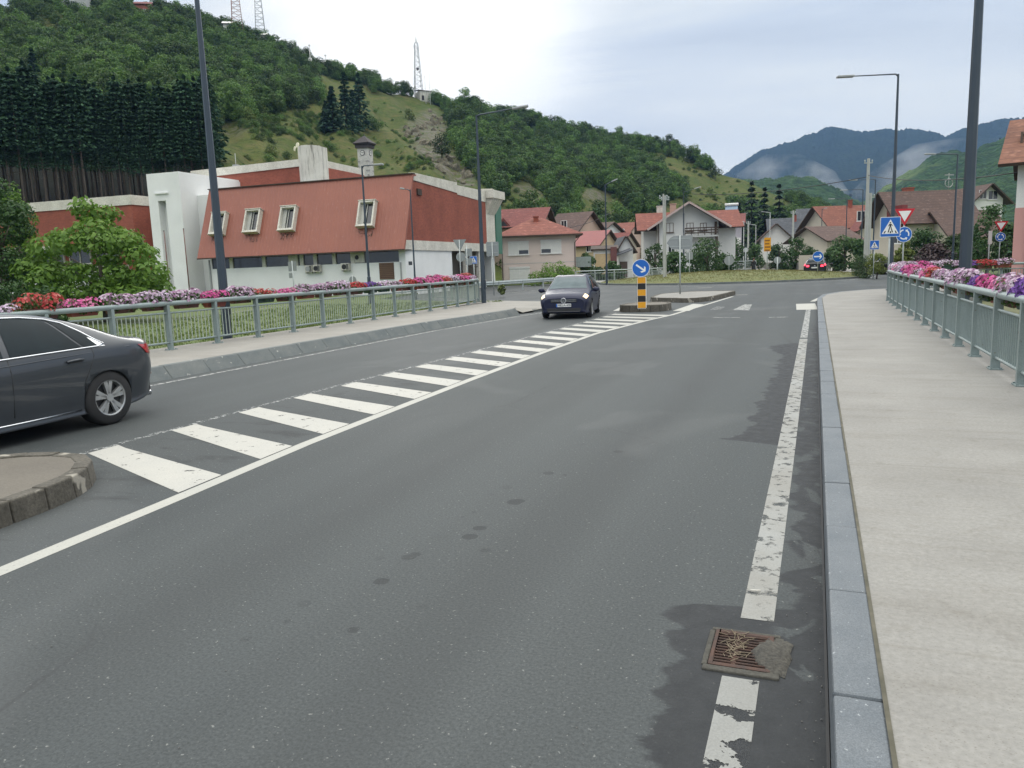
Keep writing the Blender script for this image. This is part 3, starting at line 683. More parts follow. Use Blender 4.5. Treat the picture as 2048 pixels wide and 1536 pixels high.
M_LF = [leafmat('hill_leaves', (.030, .078, .015), (.105, .18, .036), .25, objvar=.6), leafmat('scrub_leaves', (.085, .135, .026), (.16, .21, .05), .2, objvar=.3), leafmat('dark_leaves', (.032, .075, .022), (.066, .125, .036), .15, objvar=.3)]
M_BARK = mat('bark', (.085, .07, .055), (.14, .12, .10), 6, .95, bump=.6, bscale=20, bdist=.03, stretch=(1, 1, .25))
M_PBARK = mat('pine_bark', (.055, .047, .04), (.10, .085, .072), 3, .95, bump=.5, bscale=14, stretch=(1, 1, .25))
def trunk(b, r, h, rad, limbs, z0=0, spread=1.2, lean=0):
    pts = [(0, 0, 0), (lean*.2+r.uniform(-.05, .05), r.uniform(-.05, .05), h*.35), (lean*.5, r.uniform(-.1, .1), h*.7), (lean, 0, h)]
    b.tube(pts, [rad*1.25, rad, rad*.75, rad*.3], 8)
    for i in range(limbs):
        a = 2*math.pi*(i+r.uniform(-.3, .3))/max(1, limbs); z = h*r.uniform(.3, .75); L = spread*r.uniform(.6, 1.1)
        b.tube([(lean*z/h, 0, z), (math.cos(a)*L*.45, math.sin(a)*L*.45, z+L*.35), (math.cos(a)*L, math.sin(a)*L, z+L*.75)], [rad*.5, rad*.32, rad*.1], 6)
def tree(name, label, cat, loc, height, rad, z0, n, leaf, m, seed, lumps=14, group=None, trad=None, limbs=5, rz=0, lump=.42, up=.35, droop=0, aspect=.6, flat=1.0, clumps=None, bark=None):
    r = np.random.default_rng(seed); t = thing(name, label, cat, loc, rz, group)
    b = MB(); trunk(b, r, z0+(height-z0)*.75, trad or height*.022, limbs, spread=rad*.75); b.build('trunk', bark or M_BARK, t)
    v, q = leafcloud(r, clumps if clumps is not None else lumpy(r, lumps, rad, height-z0, z0, lump, flat), n, leaf, up, droop, aspect=aspect); npmesh('crown', v, q, m, t)
    return t
# prototypes standing as individual trees on the slope (masses are instanced from their crowns)
hillspots = [(660, 280, 0), (1235, 284, 1), (1250, 290, 0), (1040, 370, 0), (795, 232, 1), (690, 300, 1), (1320, 330, 2), (870, 300, 0), (1380, 365, 0), (920, 330, 2)]
def bush_proto(i, label, px, py, mi, seed, rad, h, n, leaf):
    p = hill_hit(px, py)
    return tree('hill_tree', label, 'tree', tuple(p-np.array([0, 0, .3])), h, rad, .25*h if i < 3 else .05*h, n, leaf, M_LF[mi], seed, 11, 'trees standing apart on the hillside', lump=.5)
protos = [bush_proto(0, 'round green tree on the skyline knoll right of the hill', 1238, 283, 0, 11, 2.6, 6.5, 1000, .40),
          bush_proto(1, 'bushy green tree at the foot of the meadow below the crag', 884, 318, 0, 12, 2.9, 6.0, 1000, .42),
          bush_proto(2, 'dark leafy tree in the middle of the right hillside meadow', 1322, 345, 2, 13, 2.5, 6.0, 950, .40),
          bush_proto(3, 'low olive green shrub at the top of the meadow under the hut', 818, 238, 1, 14, 2.2, 3.2, 700, .36),
          bush_proto(4, 'wide green shrub on the open meadow above the clock tower', 745, 262, 0, 15, 3.0, 3.8, 850, .40)]
crowns = [t.children[1] if t.children[1].name.startswith('crown') else t.children[0] for t in protos]
extra = [(1252, 291, 1, .8, 'small dark tree beside the round tree on the skyline knoll'), (640, 320, 3, .7, 'small olive bush low on the meadow left of the clock tower'), (660, 296, 4, .6, 'small round bush on the meadow over the curved white parapet'), (1370, 372, 2, .8, 'dark shrub low on the right hillside, above the white gabled house'), (1430, 350, 1, .9, 'bushy tree near the right end of the hill crest'), (1340, 300, 0, 1.2, 'tall round tree on the right hill skyline'), (1388, 318, 1, 1.1, 'broad tree on the right hill skyline, past the tallest one'), (1420, 385, 3, 1.0, 'olive shrub on the dry slope above the spruces'), (930, 205, 0, 1.2, 'tree with a spiky top on the skyline right of the hut'), (545, 300, 3, .6, 'tiny shrub on the meadow left of the roof parapet')]
for px, py, k, s, lab in extra:
    t = copy_tree(protos[k]); p = hill_hit(px, py+8); t.location = p-np.array([0, 0, .3]); t.scale = (s, s, s); t.rotation_euler.z = px; t['label'] = lab
# the woods covering the hill: one mass, points instanced with those crowns
def gn_mass(name, P, S, rot, idx, objs):
    me = bpy.data.meshes.new(name); me.vertices.add(len(P)); me.vertices.foreach_set('co', np.asarray(P, np.float32).ravel())
    for nm, arr, ty in (('s', S, 'FLOAT'), ('rz', rot, 'FLOAT'), ('pick', idx, 'INT')):
        a = me.attributes.new(nm, ty, 'POINT'); a.data.foreach_set('value', np.asarray(arr, np.int32 if ty == 'INT' else np.float32))
    o = bpy.data.objects.new(name, me); COL.objects.link(o)
    ng = bpy.data.node_groups.new(name, 'GeometryNodeTree')
    ng.interface.new_socket('Geometry', in_out='INPUT', socket_type='NodeSocketGeometry'); ng.interface.new_socket('Geometry', in_out='OUTPUT', socket_type='NodeSocketGeometry')
    N = ng.nodes; L = ng.links; gi = N.new('NodeGroupInput'); go = N.new('NodeGroupOutput')
    iop = N.new('GeometryNodeInstanceOnPoints'); jn = N.new('GeometryNodeJoinGeometry')
    for ob in reversed(objs):
        oi = N.new('GeometryNodeObjectInfo'); oi.inputs['Object'].default_value = ob; oi.inputs['As Instance'].default_value = True; oi.transform_space = 'ORIGINAL'
        L.new(oi.outputs['Geometry'], jn.inputs[0])
    def attr(nm, ty):
        n = N.new('GeometryNodeInputNamedAttribute'); n.data_type = ty; n.inputs[0].default_value = nm; return n.outputs[0]
    L.new(gi.outputs[0], iop.inputs['Points']); L.new(jn.outputs[0], iop.inputs['Instance']); iop.inputs['Pick Instance'].default_value = True
    L.new(attr('pick', 'INT'), iop.inputs['Instance Index']); L.new(attr('s', 'FLOAT'), iop.inputs['Scale'])
    cx_ = N.new('ShaderNodeCombineXYZ'); L.new(attr('rz', 'FLOAT'), cx_.inputs[2]); L.new(cx_.outputs[0], iop.inputs['Rotation'])
    L.new(iop.outputs[0], go.inputs[0])
    md = o.modifiers.new('scatter', 'NODES'); md.node_group = ng
    return tag(o, kind='stuff')
n = 27000
a = rng.uniform(prof([(-250, 300)])[0][0], prof([(1690, 300)])[0][0], n); t = rng.random(n)**.8*1.06
r_ = RF(a)+(RR(a)-RF(a))*t; z = hillz(a, r_); P = np.stack([np.sin(a)*r_, np.cos(a)*r_, z], -1)
px, py = massof(P); dens = np.ones(n)
dens[py > 455] = .5
for p in MEADOWS: dens[inpoly(px, py, p)] = .14
for p in ROCKS: dens[inpoly(px, py, p)] = .03
nz = np.sin(P[:, 0]*.11)*np.sin(P[:, 1]*.13+1)+np.sin(P[:, 0]*.05+P[:, 2]*.2)
dens *= np.clip(.62+.35*nz, .15, 1)
for p in ([(480, 240), (560, 232), (650, 228), (655, 262), (600, 276), (490, 276)], [(640, 225), (668, 225), (668, 255), (640, 255)], [(790, 318), (850, 310), (870, 340), (800, 345)]): dens[inpoly(px, py, p)] = 1.0
dens[(px < 440) & (py > 272)] = 0; dens[(r_ < RF(a)+6)] *= .25
keep = rng.random(n) < dens*np.clip(r_/210, .45, 1)
P = P[keep]; a = a[keep]; px = px[keep]; py = py[keep]
inm = np.zeros(len(P), bool)
for p in MEADOWS: inm |= inpoly(px, py, p)
S = rng.uniform(.42, 1.0, len(P)); S[inm] = rng.uniform(.12, .42, inm.sum())**1.0; pick = rng.choice([0, 1, 2, 3, 4], len(P), p=[.3, .3, .12, .13, .15]); pick[inm] = rng.choice([3, 4], inm.sum())
gn_mass('hillside_woods', P-np.array([0, 0, .5]), S, rng.uniform(0, 6.28, len(P)), pick, crowns)

# --------------------------------------------------------------- conifers
def conifer(b_or, r, h, rad, z0, n, leaf, tiers, whorl=True, pw=.85):
    """leaf cards along drooping boughs"""
    V_ = []
    per = max(4, n//tiers)
    for i in range(tiers):
        f = i/(tiers-1); z = z0+(h-z0)*f; R_ = rad*(1-f)**pw*(1 if i % 2 else .86)+.06
        a = r.uniform(0, 2*np.pi, per); q = R_*r.random(per)**.55
        if whorl: a = np.round(a/(2*np.pi)*9)/9*2*np.pi+i*.7+r.normal(0, .16, per)
        p = np.stack([np.cos(a)*q, np.sin(a)*q, z-q*.34+r.normal(0, .10, per)*rad*.35], -1)
        d = np.stack([np.cos(a), np.sin(a), np.full(per, -.35)], -1)+r.normal(0, .25, (per, 3)); d /= np.linalg.norm(d, axis=1)[:, None]
        u = np.cross(d, r.normal(0, 1, (per, 3))*.5+np.array([0, 0, 1])); u /= np.linalg.norm(u, axis=1)[:, None]
        s = (leaf*r.uniform(.6, 1.3, per))[:, None]
        V_.append(np.stack([p-d*s*.6, p+u*s*.32, p+d*s*.6, p-u*s*.32], 1).reshape(-1, 3))
    v = np.concatenate(V_); return v, np.arange(len(v)).reshape(-1, 4)
M_PINE = leafmat('pine_needles', (.018, .050, .028), (.042, .092, .048), .1, objvar=.3, rough=.9); M_SPR = leafmat('spruce_needles', (.014, .032, .022), (.028, .054, .034), .1)
def pine(label, loc, h, rad, bare, seed, group, n=420, leaf=.8, name='pine_tree', m=None, tr=.13, pw=.85):
    r = np.random.default_rng(seed); t = thing(name, label, 'tree', loc, 0, group)
    b = MB(); b.tube([(0, 0, -.5), (r.uniform(-.1, .1), 0, h*.5), (r.uniform(-.15, .15), .05, h*.97)], [tr*1.15, tr*.85, tr*.2], 7)
    for k in range(5 if bare > .2 else 0):
        an = r.uniform(0, 6.28); z = h*bare*r.uniform(.5, 1); b.tube([(0, 0, z), (math.cos(an)*.7, math.sin(an)*.7, z-.1)], [.03, .01], 5)
    b.build('trunk', M_PBARK, t); v, q = conifer(None, r, h, rad, h*bare, n, leaf, 15, True, pw); npmesh('crown', v, q, m or M_PINE, t); return t
PL = 'tall bare-trunked pine in the dense dark wood behind the brick hall'; PG = 'pines of the plantation'
pp = [pine(PL, (0, 0, 0), 12.2, 2.0, .50, 31+k, PG, 2600, .30, pw=.5, tr=.10) for k in range(4)]
spots = []
tries = 0
while len(spots) < 230 and tries < 60000:
    tries += 1
    a_ = random.uniform(prof([(-60, 300)])[0][0], prof([(425, 300)])[0][0]); q = random.uniform(96, 124); p = np.array([math.sin(a_)*q, math.cos(a_)*q, 0])
    p[2] = hillz(np.array([a_]), np.array([q]))[0]; u, v = proj(p)
    if u > 428-(420-v)*.02 or v < 402: continue
    if any((p[0]-s[0])**2+(p[1]-s[1])**2 < .8 for s in spots): continue
    spots.append(p)
for i, p in enumerate(spots):
    t = pp[i] if i < 4 else copy_tree(pp[i % 4]); t.location = p; s = random.uniform(.72, 1.2)*1.0; t.scale = (s, s, s); t.rotation_euler.z = random.uniform(0, 6.28)
for k, (px, py, h, rad, lab) in enumerate([(668, 262, 9.5, 3.0, 'left broad pine of the dark clump standing on the meadow'), (694, 262, 13, 3.4, 'middle open pine of the dark clump on the meadow'), (722, 258, 13.5, 3.6, 'densest right-hand pine of the dark clump on the meadow'), (655, 264, 6.5, 2.4, 'lowest pine at the left edge of the meadow clump'), (708, 262, 9.5, 2.6, 'pine half hidden between the taller two of the meadow clump')]):
    p = hill_hit(px, py); pine(lab, p, h, rad, .06, 60+k, 'dark pines on the meadow', 900, .95)
p = hill_hit(425, 330); pine('dark pine standing at the right edge of the plantation, over the mansard roof', p, 15, 2.6, .1, 66, PG, 600, .8)
p = hill_hit(75, 205); pine('single dark spruce rising from the slope above the plantation', p, 9, 2.2, .05, 67, None, 500, .8, 'spruce_tree')
# spruces and poplars by the far road
for k, (px, top, d, rad, lab) in enumerate([(1502, 366, 150, 4.0, 'tall dark spruce in a garden by the far road, left one of the three'), (1528, 378, 152, 2.9, 'thinner spruce between the two dense ones by the far road'), (1556, 372, 150, 3.0, 'dense narrow spruce, right one of the three by the far road'), (1476, 408, 146, 3.0, 'shorter dark spruce beside the mauve house')]):
    x, y, _ = at(px, hor(px), d); h = zat(x, y, top); pine(lab, (x, y, 0), h, rad, .04, 80+k, 'spruces by the far road', 1500, .75, 'spruce_tree', M_SPR, .2)

# --------------------------------------------------------------- far mountains
def massif(name, pts, rn, rfar, base, m, seed, bump, na=260, nr=26):
    HA2, HE2 = prof(pts); r0 = np.random.default_rng(seed)
    aa = np.linspace(HA2[0], HA2[-1], na); tt = np.r_[np.linspace(0, 1, nr), np.linspace(1.1, 1.8, 6)]; A, T = np.meshgrid(aa, tt)
    zr = CAMH+np.interp(A, HA2, HE2)*rfar; r = rn+(rfar-rn)*T; g = np.where(T < 1, .75*T+.25*T*T, 1-(T-1)*.8)
    Z = base+(zr-base)*g; nzs = 0
    for k in range(5):
        f1, f2, p1, p2 = r0.uniform(25, 70)*(k+1), r0.uniform(.004, .009)*(k+1)*1500/rfar, r0.uniform(0, 6), r0.uniform(0, 6); nzs = nzs+np.sin(A*f1+p1+r*f2)*np.sin(r*f2*1.4+p2+A*f1*.3)/(k+1)
    Z = Z+nzs*bump*np.clip(T*3, 0, 1)+r0.normal(0, bump*.16, Z.shape)*np.clip(T*4, 0, 1)
    V = np.stack([np.sin(A)*r, np.cos(A)*r, Z], -1).reshape(-1, 3); n_ = len(tt)
    idx = np.arange(na*n_).reshape(n_, na); Q = np.stack([idx[:-1, :-1], idx[:-1, 1:], idx[1:, 1:], idx[1:, :-1]], -1).reshape(-1, 4)
    return tag(npmesh(name, V, Q, m, smooth=True), kind='structure')
def forest(name, c1, c2, sc, meadow=None):
    m, nt, b = newmat(name); pos = nt.new('ShaderNodeNewGeometry').outputs['Position']
    c = nt.mix(nt.range(nt.noise(pos, sc, 6, .75), .35, .65), c1, c2)
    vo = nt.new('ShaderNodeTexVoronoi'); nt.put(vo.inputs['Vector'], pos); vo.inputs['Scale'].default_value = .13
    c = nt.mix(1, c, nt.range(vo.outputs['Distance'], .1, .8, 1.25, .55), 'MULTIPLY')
    if meadow: c = nt.mix(nt.range(nt.noise(nt.mapping(pos, (1, 1, 2)), .006, 4, .6), .56, .62), c, meadow)
    nt.put(b.inputs['Base Color'], c); b.inputs['Roughness'].default_value = 1; b.inputs['Specular IOR Level'].default_value = .05
    nt.put(b.inputs['Normal'], nt.bump(nt.math('SUBTRACT', 1, vo.outputs['Distance']), 1, 5)); return m
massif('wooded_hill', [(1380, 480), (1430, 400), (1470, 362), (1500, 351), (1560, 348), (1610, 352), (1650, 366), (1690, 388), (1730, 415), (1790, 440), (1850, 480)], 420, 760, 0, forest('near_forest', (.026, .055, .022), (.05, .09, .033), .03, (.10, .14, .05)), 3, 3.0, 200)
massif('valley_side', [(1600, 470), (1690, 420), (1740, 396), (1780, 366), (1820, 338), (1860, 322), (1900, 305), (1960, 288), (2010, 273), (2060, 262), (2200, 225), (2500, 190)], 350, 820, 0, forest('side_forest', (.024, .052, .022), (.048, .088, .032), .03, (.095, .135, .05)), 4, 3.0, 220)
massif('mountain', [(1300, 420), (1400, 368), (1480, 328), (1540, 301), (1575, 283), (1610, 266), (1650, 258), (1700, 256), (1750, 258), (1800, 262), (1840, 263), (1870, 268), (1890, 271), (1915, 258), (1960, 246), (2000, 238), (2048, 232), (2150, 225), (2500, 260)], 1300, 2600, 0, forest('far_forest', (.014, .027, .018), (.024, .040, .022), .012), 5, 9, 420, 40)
# ================================================================ BUILDINGS
class Frame:
    def __init__(s, o, rot):
        s.o = np.array([o[0], o[1], o[2] if len(o) > 2 else 0.0]); s.r = rot; c, q = math.cos(rot), math.sin(rot); s.R = np.array([[c, -q, 0], [q, c, 0], [0, 0, 1]])
    def L(s, p): return s.R.T @ (np.array(p)-s.o)
    def onY(s, px, py, y): o = s.L(EYE); r = s.R.T @ ray(px, py); return o+r*((y-o[1])/r[1])
    def onX(s, px, py, x): o = s.L(EYE); r = s.R.T @ ray(px, py); return o+r*((x-o[0])/r[0])
M_WHITE = mat('white_render', (.80, .81, .80), (.72, .73, .72), .5, .85, fine=.06, bscale=20, bump=.1)
M_CREAM = mat('stained_concrete', (.66, .64, .57), (.50, .48, .42), .9, .9, fine=.15, bscale=9, bump=.15)
M_DKGLASS = mat('dark_glass', (.018, .022, .028), (.03, .034, .04), 2, .08, spec=.8)
M_DARKIN = mat('dark_interior', (.02, .02, .022))
M_TIMBER = mat('dark_timber', (.045, .03, .022), (.07, .048, .035), 3, .8)
M_GREYM = mat('grey_metal', (.30, .31, .31), (.38, .39, .39), 6, .45, .4)
M_GALV = mat('galvanised_steel', (.34, .385, .38), (.42, .46, .45), 3, .5, .25, fine=.1, bscale=30)
def brick(name, c1, c2, mortar, sc=3.2):
    m, nt, b = newmat(name); v = nt.new('ShaderNodeTexCoord').outputs['Object']; x, y, z = nt.sep(v)
    cm = nt.new('ShaderNodeCombineXYZ'); nt.put(cm.inputs[0], nt.math('ADD', x, y)); nt.put(cm.inputs[1], z)
    t = nt.new('ShaderNodeTexBrick'); nt.put(t.inputs['Vector'], cm.outputs[0]); t.inputs['Scale'].default_value = sc
    nt.put(t.inputs['Color1'], c1); nt.put(t.inputs['Color2'], c2); nt.put(t.inputs['Mortar'], mortar); t.inputs['Mortar Size'].default_value = .012
    c = nt.mix(1, t.outputs[0], nt.range(nt.noise(v, .5, 4), .3, .7, .82, 1.15), 'MULTIPLY')
    c = nt.mix(1, c, nt.range(nt.noise(nt.mapping(v, (1, 1, 3)), 2.2, 3), .3, .7, .88, 1.1), 'MULTIPLY')
    nt.put(b.inputs['Base Color'], c); b.inputs['Roughness'].default_value = .85; return m
M_BRICK = brick('red_brick', (.30, .082, .048), (.245, .064, .039), (.25, .10, .08))
def metal_roof():
    m, nt, b = newmat('red_sheet_metal'); v = nt.new('ShaderNodeTexCoord').outputs['Object']; x, y, z = nt.sep(v)
    c = nt.mix(nt.range(nt.noise(v, .35, 4), .3, .7), (.29, .096, .060), (.245, .08, .051))
    st = nt.noise(nt.mapping(v, (5, 5, .22)), 1.6, 4, .6); c = nt.mix(nt.math('MULTIPLY', nt.range(st, .6, .75), .35), c, (.46, .26, .22))
    c = nt.mix(1, c, nt.range(nt.math('FRACT', nt.math('MULTIPLY', x, 1/.9)), 0, .05, .86, 1), 'MULTIPLY')
    nt.put(b.inputs['Base Color'], c); b.inputs['Roughness'].default_value = .5; return m
M_RED = metal_roof()
def streaked(name):
    m, nt, b = newmat(name); v = nt.new('ShaderNodeTexCoord').outputs['Object']
    c = nt.mix(nt.range(nt.noise(v, .7, 4), .3, .7), (.66, .65, .59), (.52, .50, .45))
    s = nt.noise(nt.mapping(v, (2.2, 2.2, .22)), 1.6, 5, .7); c = nt.mix(nt.math('MULTIPLY', nt.range(s, .53, .68), .75), c, (.075, .07, .06))
    nt.put(b.inputs['Base Color'], c); b.inputs['Roughness'].default_value = .9; return m
M_STREAK = streaked('rain_streaked_concrete')
HC = at(810, hor(810), 58); HF = Frame((HC[0], HC[1]), VIEWROT+math.atan2(-6, 18.2)); HY = HF.onY; HX = HF.onX
hall = thing('cultural_hall', 'large hall with sloping red metal facade, white tower and red brick sides', 'hall', (HC[0], HC[1], 0), HF.r)
def hb(name, m, boxes, par=hall):
    b = MB()
    for lo, hi in boxes: b.b2(lo, hi)
    return b.build(name, m, par)
XL = -18.5
hb('white_wall', M_WHITE, [((-17.95, .3, -.3), (-.05, .5, 2.55)), ((-.22, .5, -.3), (-.05, 9.4, 3.40)), ((-17.95, .5, -.3), (-17.8, 12, 3.4)), ((-.6, .32, 2.55), (-.051, .5, 3.42))])
hb('back_mass', M_WHITE, [((-17.7, .9, -.3), (-.6, 9.3, 3.3)), ((-17.7, 9.3, -.3), (-6, 22, 3.3))])
mb = MB(); nrib = 62
zb, zt, yb, yt = 3.46, 9.05, -.5, 1.7
sl = Vector((0, yt-yb, zt-zb)); nrm = Vector((0, -(zt-zb), yt-yb)).normalized()
prof_ = []
for i in range(nrib):
    x0 = XL+(.27-XL)*i/nrib; dx = (.27-XL)/nrib
    prof_ += [(x0, 0), (x0+dx*.55, 0), (x0+dx*.65, .014), (x0+dx*.9, .014)]
prof_.append((.27, 0))
vs = []
for x, o in prof_: vs += [Vector((x, yb, zb))+nrm*o, Vector((x, yt, zt))+nrm*o]
mb.add(vs, [(2*i, 2*i+2, 2*i+3, 2*i+1) for i in range(len(prof_)-1)])
mb.ext([(XL, yb+.01, zb), (.268, yb+.01, zb), (.268, yt+.01, zt), (XL, yt+.01, zt)], -nrm, .18)
mb.b2((XL, yt+.02, zt-.05), (.268, 2.3, zt+.06)); mb.build('metal_roof', M_RED, hall)
hb('eave_edge', M_TIMBER, [((XL-.02, yb-.03, zb-.10), (.27, yb+.10, zb-.012)), ((XL-.05, yt-.12, zt+.06), (.3, yt+.35, zt+.13))])
hb('soffit', M_DARKIN, [((-18.4, -.4, 3.40), (.2, .9, 3.44))])
hb('roof_deck', M_GREYM, [((-18.4, 2.3, 8.6), (.0, 23.3, 8.8))])
# strip windows under the eave
hb('strip_window', M_DKGLASS, [((-17.8, .42, 2.55), (-.6, .52, 3.4))])
for px in (437, 461.5, 527, 586, 603, 630, 668, 705):
    x = HY(px, 520, .3)[0]; wd = .32 if px not in (586,) else .85
    if px == 668: wd = .3
    hb('pillar', M_CREAM, [((x-wd/2, .3, 2.551), (x+wd/2, .44, 3.41))])
x0 = HY(705, 515, .3)[0]
o = hb('vent_panel', M_CREAM, [((x0-.02, .34, 2.6), (x0+1.0, .41, 3.38))]); b = MB(); b.disc((x0+.35, .33, 3.0), (0, -1, 0), .17, .03); b.build('fan_opening', M_DARKIN, o)
# louvred shutter, plate, air conditioners
p0, p1 = HY(758, 526, .28), HY(789, 558, .28); b = MB(); b.b2((p0[0], .25, p1[2]), (p1[0], .31, p0[2]))
M_LOUV = mat('brown_louvre', (.13, .075, .045), (.10, .06, .04), 4, .7); lv = b.build('louvre_shutter', M_LOUV, hall)
b = MB(); nl = 9
for k in range(nl):
    z = p1[2]+(p0[2]-p1[2])*(k+.5)/nl; b.beam((p0[0]+.06, .235, z), (p1[0]-.06, .235, z), .04, .07)
b.build('slats', mat('brown_slat', (.17, .10, .06)), lv)
p0, p1 = HY(817, 523, .28), HY(827, 530, .28); hb('name_plate', mat('slate_plate', (.06, .065, .08)), [((p0[0], .27, p1[2]), (p1[0]-.1, .3, p0[2]))])
M_AC = mat('aged_ac_casing', (.62, .60, .54), (.45, .43, .38), 3)
def ac(x, z, w_, dark):
    b = MB(); b.b2((x, -.02, z), (x+w_, .30, z+.55)); o = bevel(b.build('air_conditioner', M_AC, hall), .02)
    b = MB(); b.disc((x+w_*.4, -.028, z+.27), (0, -1, 0), .2, .012); b.build('fan_grille', M_DARKIN if dark else M_GREYM, o)
    b = MB(); b.b2((x+w_-.26, -.026, z+.05), (x+w_-.03, -.021, z+.5)); b.build('side_grille', mat('ac_vent', (.12, .12, .11)), o)
    b = MB(); b.b2((x+.05, .0, z-.08), (x+.1, .3, z-.004)); b.b2((x+w_-.1, .0, z-.08), (x+w_-.05, .3, z-.004)); b.build('bracket', M_GREYM, o)
for px, py in ((610, 545), (626, 544)): p = HY(px, py, 0); ac(p[0], p[2], .66, px > 620)
p = HY(682, 541, 0); ac(p[0], p[2], .72, True)
M_STAIN, nt, b_ = newmat('rain_stain'); v = nt.new('ShaderNodeTexCoord').outputs['Object']; b_.inputs['Base Color'].default_value = (.09, .06, .05, 1); b_.inputs['Roughness'].default_value = .9
tr = nt.new('ShaderNodeBsdfTransparent'); mxs = nt.new('ShaderNodeMixShader'); nt.put(mxs.inputs[0], nt.math('MULTIPLY', nt.range(nt.noise(nt.mapping(v, (4.5, 4.5, .5)), 1.5, 4, .7), .52, .72), .75)); nt.l.new(tr.outputs[0], mxs.inputs[1]); nt.l.new(b_.outputs[0], mxs.inputs[2]); nt.l.new(mxs.outputs[0], nt.n['Material Output'].inputs[0])
# slanted box windows on the metal facade
def roof_window(pxa, pya, pxb, pyb):
    """corner pixels: top-left, bottom-right of the frame"""
    n = nrm; r0 = HF.R.T @ ray(pxa, pya); o = HF.L(EYE); t = (Vector((0, yb, zb))-Vector(o)).dot(n)/Vector(r0).dot(n); A = Vector(o)+Vector(r0)*t
    r0 = HF.R.T @ ray(pxb, pyb); t = (Vector((0, yb, zb))-Vector(o)).dot(n)/Vector(r0).dot(n); B = Vector(o)+Vector(r0)*t
    s = sl.normalized(); W = 1.42; Hh = (A-B).dot(s); c = Vector(((A.x+B.x)/2, 0, 0)); c0 = Vector((c.x, yb, zb))+s*((((A+B)/2)-Vector((0, yb, zb))).dot(s))
    X = Vector((1, 0, 0)); f = MB(); d = .42; th = .13
    def pb(u0, u1, v0, v1, w0, w1, mb_): mb_.box(c0+X*(u0+u1)/2+s*(v0+v1)/2+n*(w0+w1)/2, (u1-u0, v1-v0, w1-w0), axes=(X, s, n))
    pb(-W/2, -W/2+th, -Hh/2, Hh/2, -.1, d, f); pb(W/2-th, W/2, -Hh/2, Hh/2, -.1, d, f); pb(-W/2+th, W/2-th, Hh/2-th, Hh/2, -.1, d, f); pb(-W/2+th, W/2-th, -Hh/2, -Hh/2+th, -.1, d, f)
    pb(-W/2-.05, W/2+.05, Hh/2, Hh/2+.05, -.1, d+.06, f); pb(-W/2-.03, W/2+.03, -Hh/2-.05, -Hh/2, -.1, d+.04, f)
    o_ = f.build('window', M_CREAM, hall)
    g = MB(); pb(-W/2+th, W/2-th, -Hh/2+th, Hh/2-th, .05, .055, g); g.build('pane', M_DKGLASS, o_)
    g = MB(); pb(-W/2+th, -W/2+th+.36, -Hh/2+th, Hh/2-th, .06, .16, g); pb(-.1, -.03, -Hh/2+th, Hh/2-th, .07, .14, g); g.build('shutter', mat('pale_shutter', (.42, .42, .38), (.34, .34, .31), 2), o_)
    st = MB(); pb(-W/2+.1, W/2-.1, -Hh/2-.75, -Hh/2-.05, .03, .034, st); st.build('rain_stain', M_STAIN, hall)
for q in ((425, 430, 456, 470), (491, 424, 526, 466), (560, 418, 598, 462), (717, 407, 755, 454)): roof_window(*q)
# brick right side with stepped white coping
b = MB(); S0, S1, S2 = .5, 11.1, 18.3
zb2 = 4.15
b.ext([(0, .22, zb2), (0, S2, zb2), (0, S2, 8.6), (0, S1, 8.75), (0, 2.05, 8.75)], (-1, 0, 0), .3); b.build('brick_wall', M_BRICK, hall)
b = MB(); b.b2((-.32, .05, 3.4), (.06, 9.8, zb2)); b.b2((-.32, 9.8, 3.42), (.055, 18.9, zb2-.003)); b.build('concrete_band', M_CREAM, hall)
b = MB(); b.ext([(.05, 1.95, 8.72), (.05, S1, 8.42), (.05, S1, 9.32), (.05, 2.2, 9.28)], (-1, 0, 0), .4); b.ext([(.045, S1, 8.30), (.045, 18.6, 8.1), (.045, 18.6, 9.15), (.045, S1, 9.1)], (-1, 0, 0), .4)
b.build('coping', M_CREAM, hall)
p0, p1 = HX(833, 377, .02), HX(842, 391, .02); hb('wall_lamp', M_TIMBER, [((.0, p0[1], p1[2]), (.12, p1[1], p0[2]))])
# flared end column and green strip
b = MB()
for k in range(5):
    y0 = 18.4+k*.48; b.ext([(.0, y0, 4.0), (.0, y0+.40, 4.0), (.0, y0+.42, 7.2), (.55, y0+.5, 8.6), (.55, y0+.5, 9.4), (-.3, y0, 9.4), (-.3, y0, 8.6)], (-1, 0, 0), .3) if k < 2 else None
b.b2((-1.2, 18.3, 3.4), (-.02, 20.9, 9.0))
for k in range(5): b.add([(.0, 18.5+k*.5, 7.0), (.0, 18.9+k*.5, 7.0), (.75, 18.98+k*.62, 8.5), (.75, 18.45+k*.62, 8.5), (-.3, 18.5+k*.5, 8.5), (-.3, 18.9+k*.5, 8.5)], [(0, 1, 2, 3), (1, 5, 2), (0, 3, 4), (3, 2, 5, 4)])
b.b2((-.4, 18.3, 8.5), (.85, 21.7, 9.25)); b.build('flared_column', M_CREAM, hall)
hb('green_panel', mat('green_sheet', (.05, .16, .115), (.06, .185, .13), 3, .5), [((-.5, 20.9, 3.2), (.1, 22.6, 8.5))])
hb('rear_wall', M_WHITE, [((-6, 21, -.3), (-.6, 22, 8.6))])
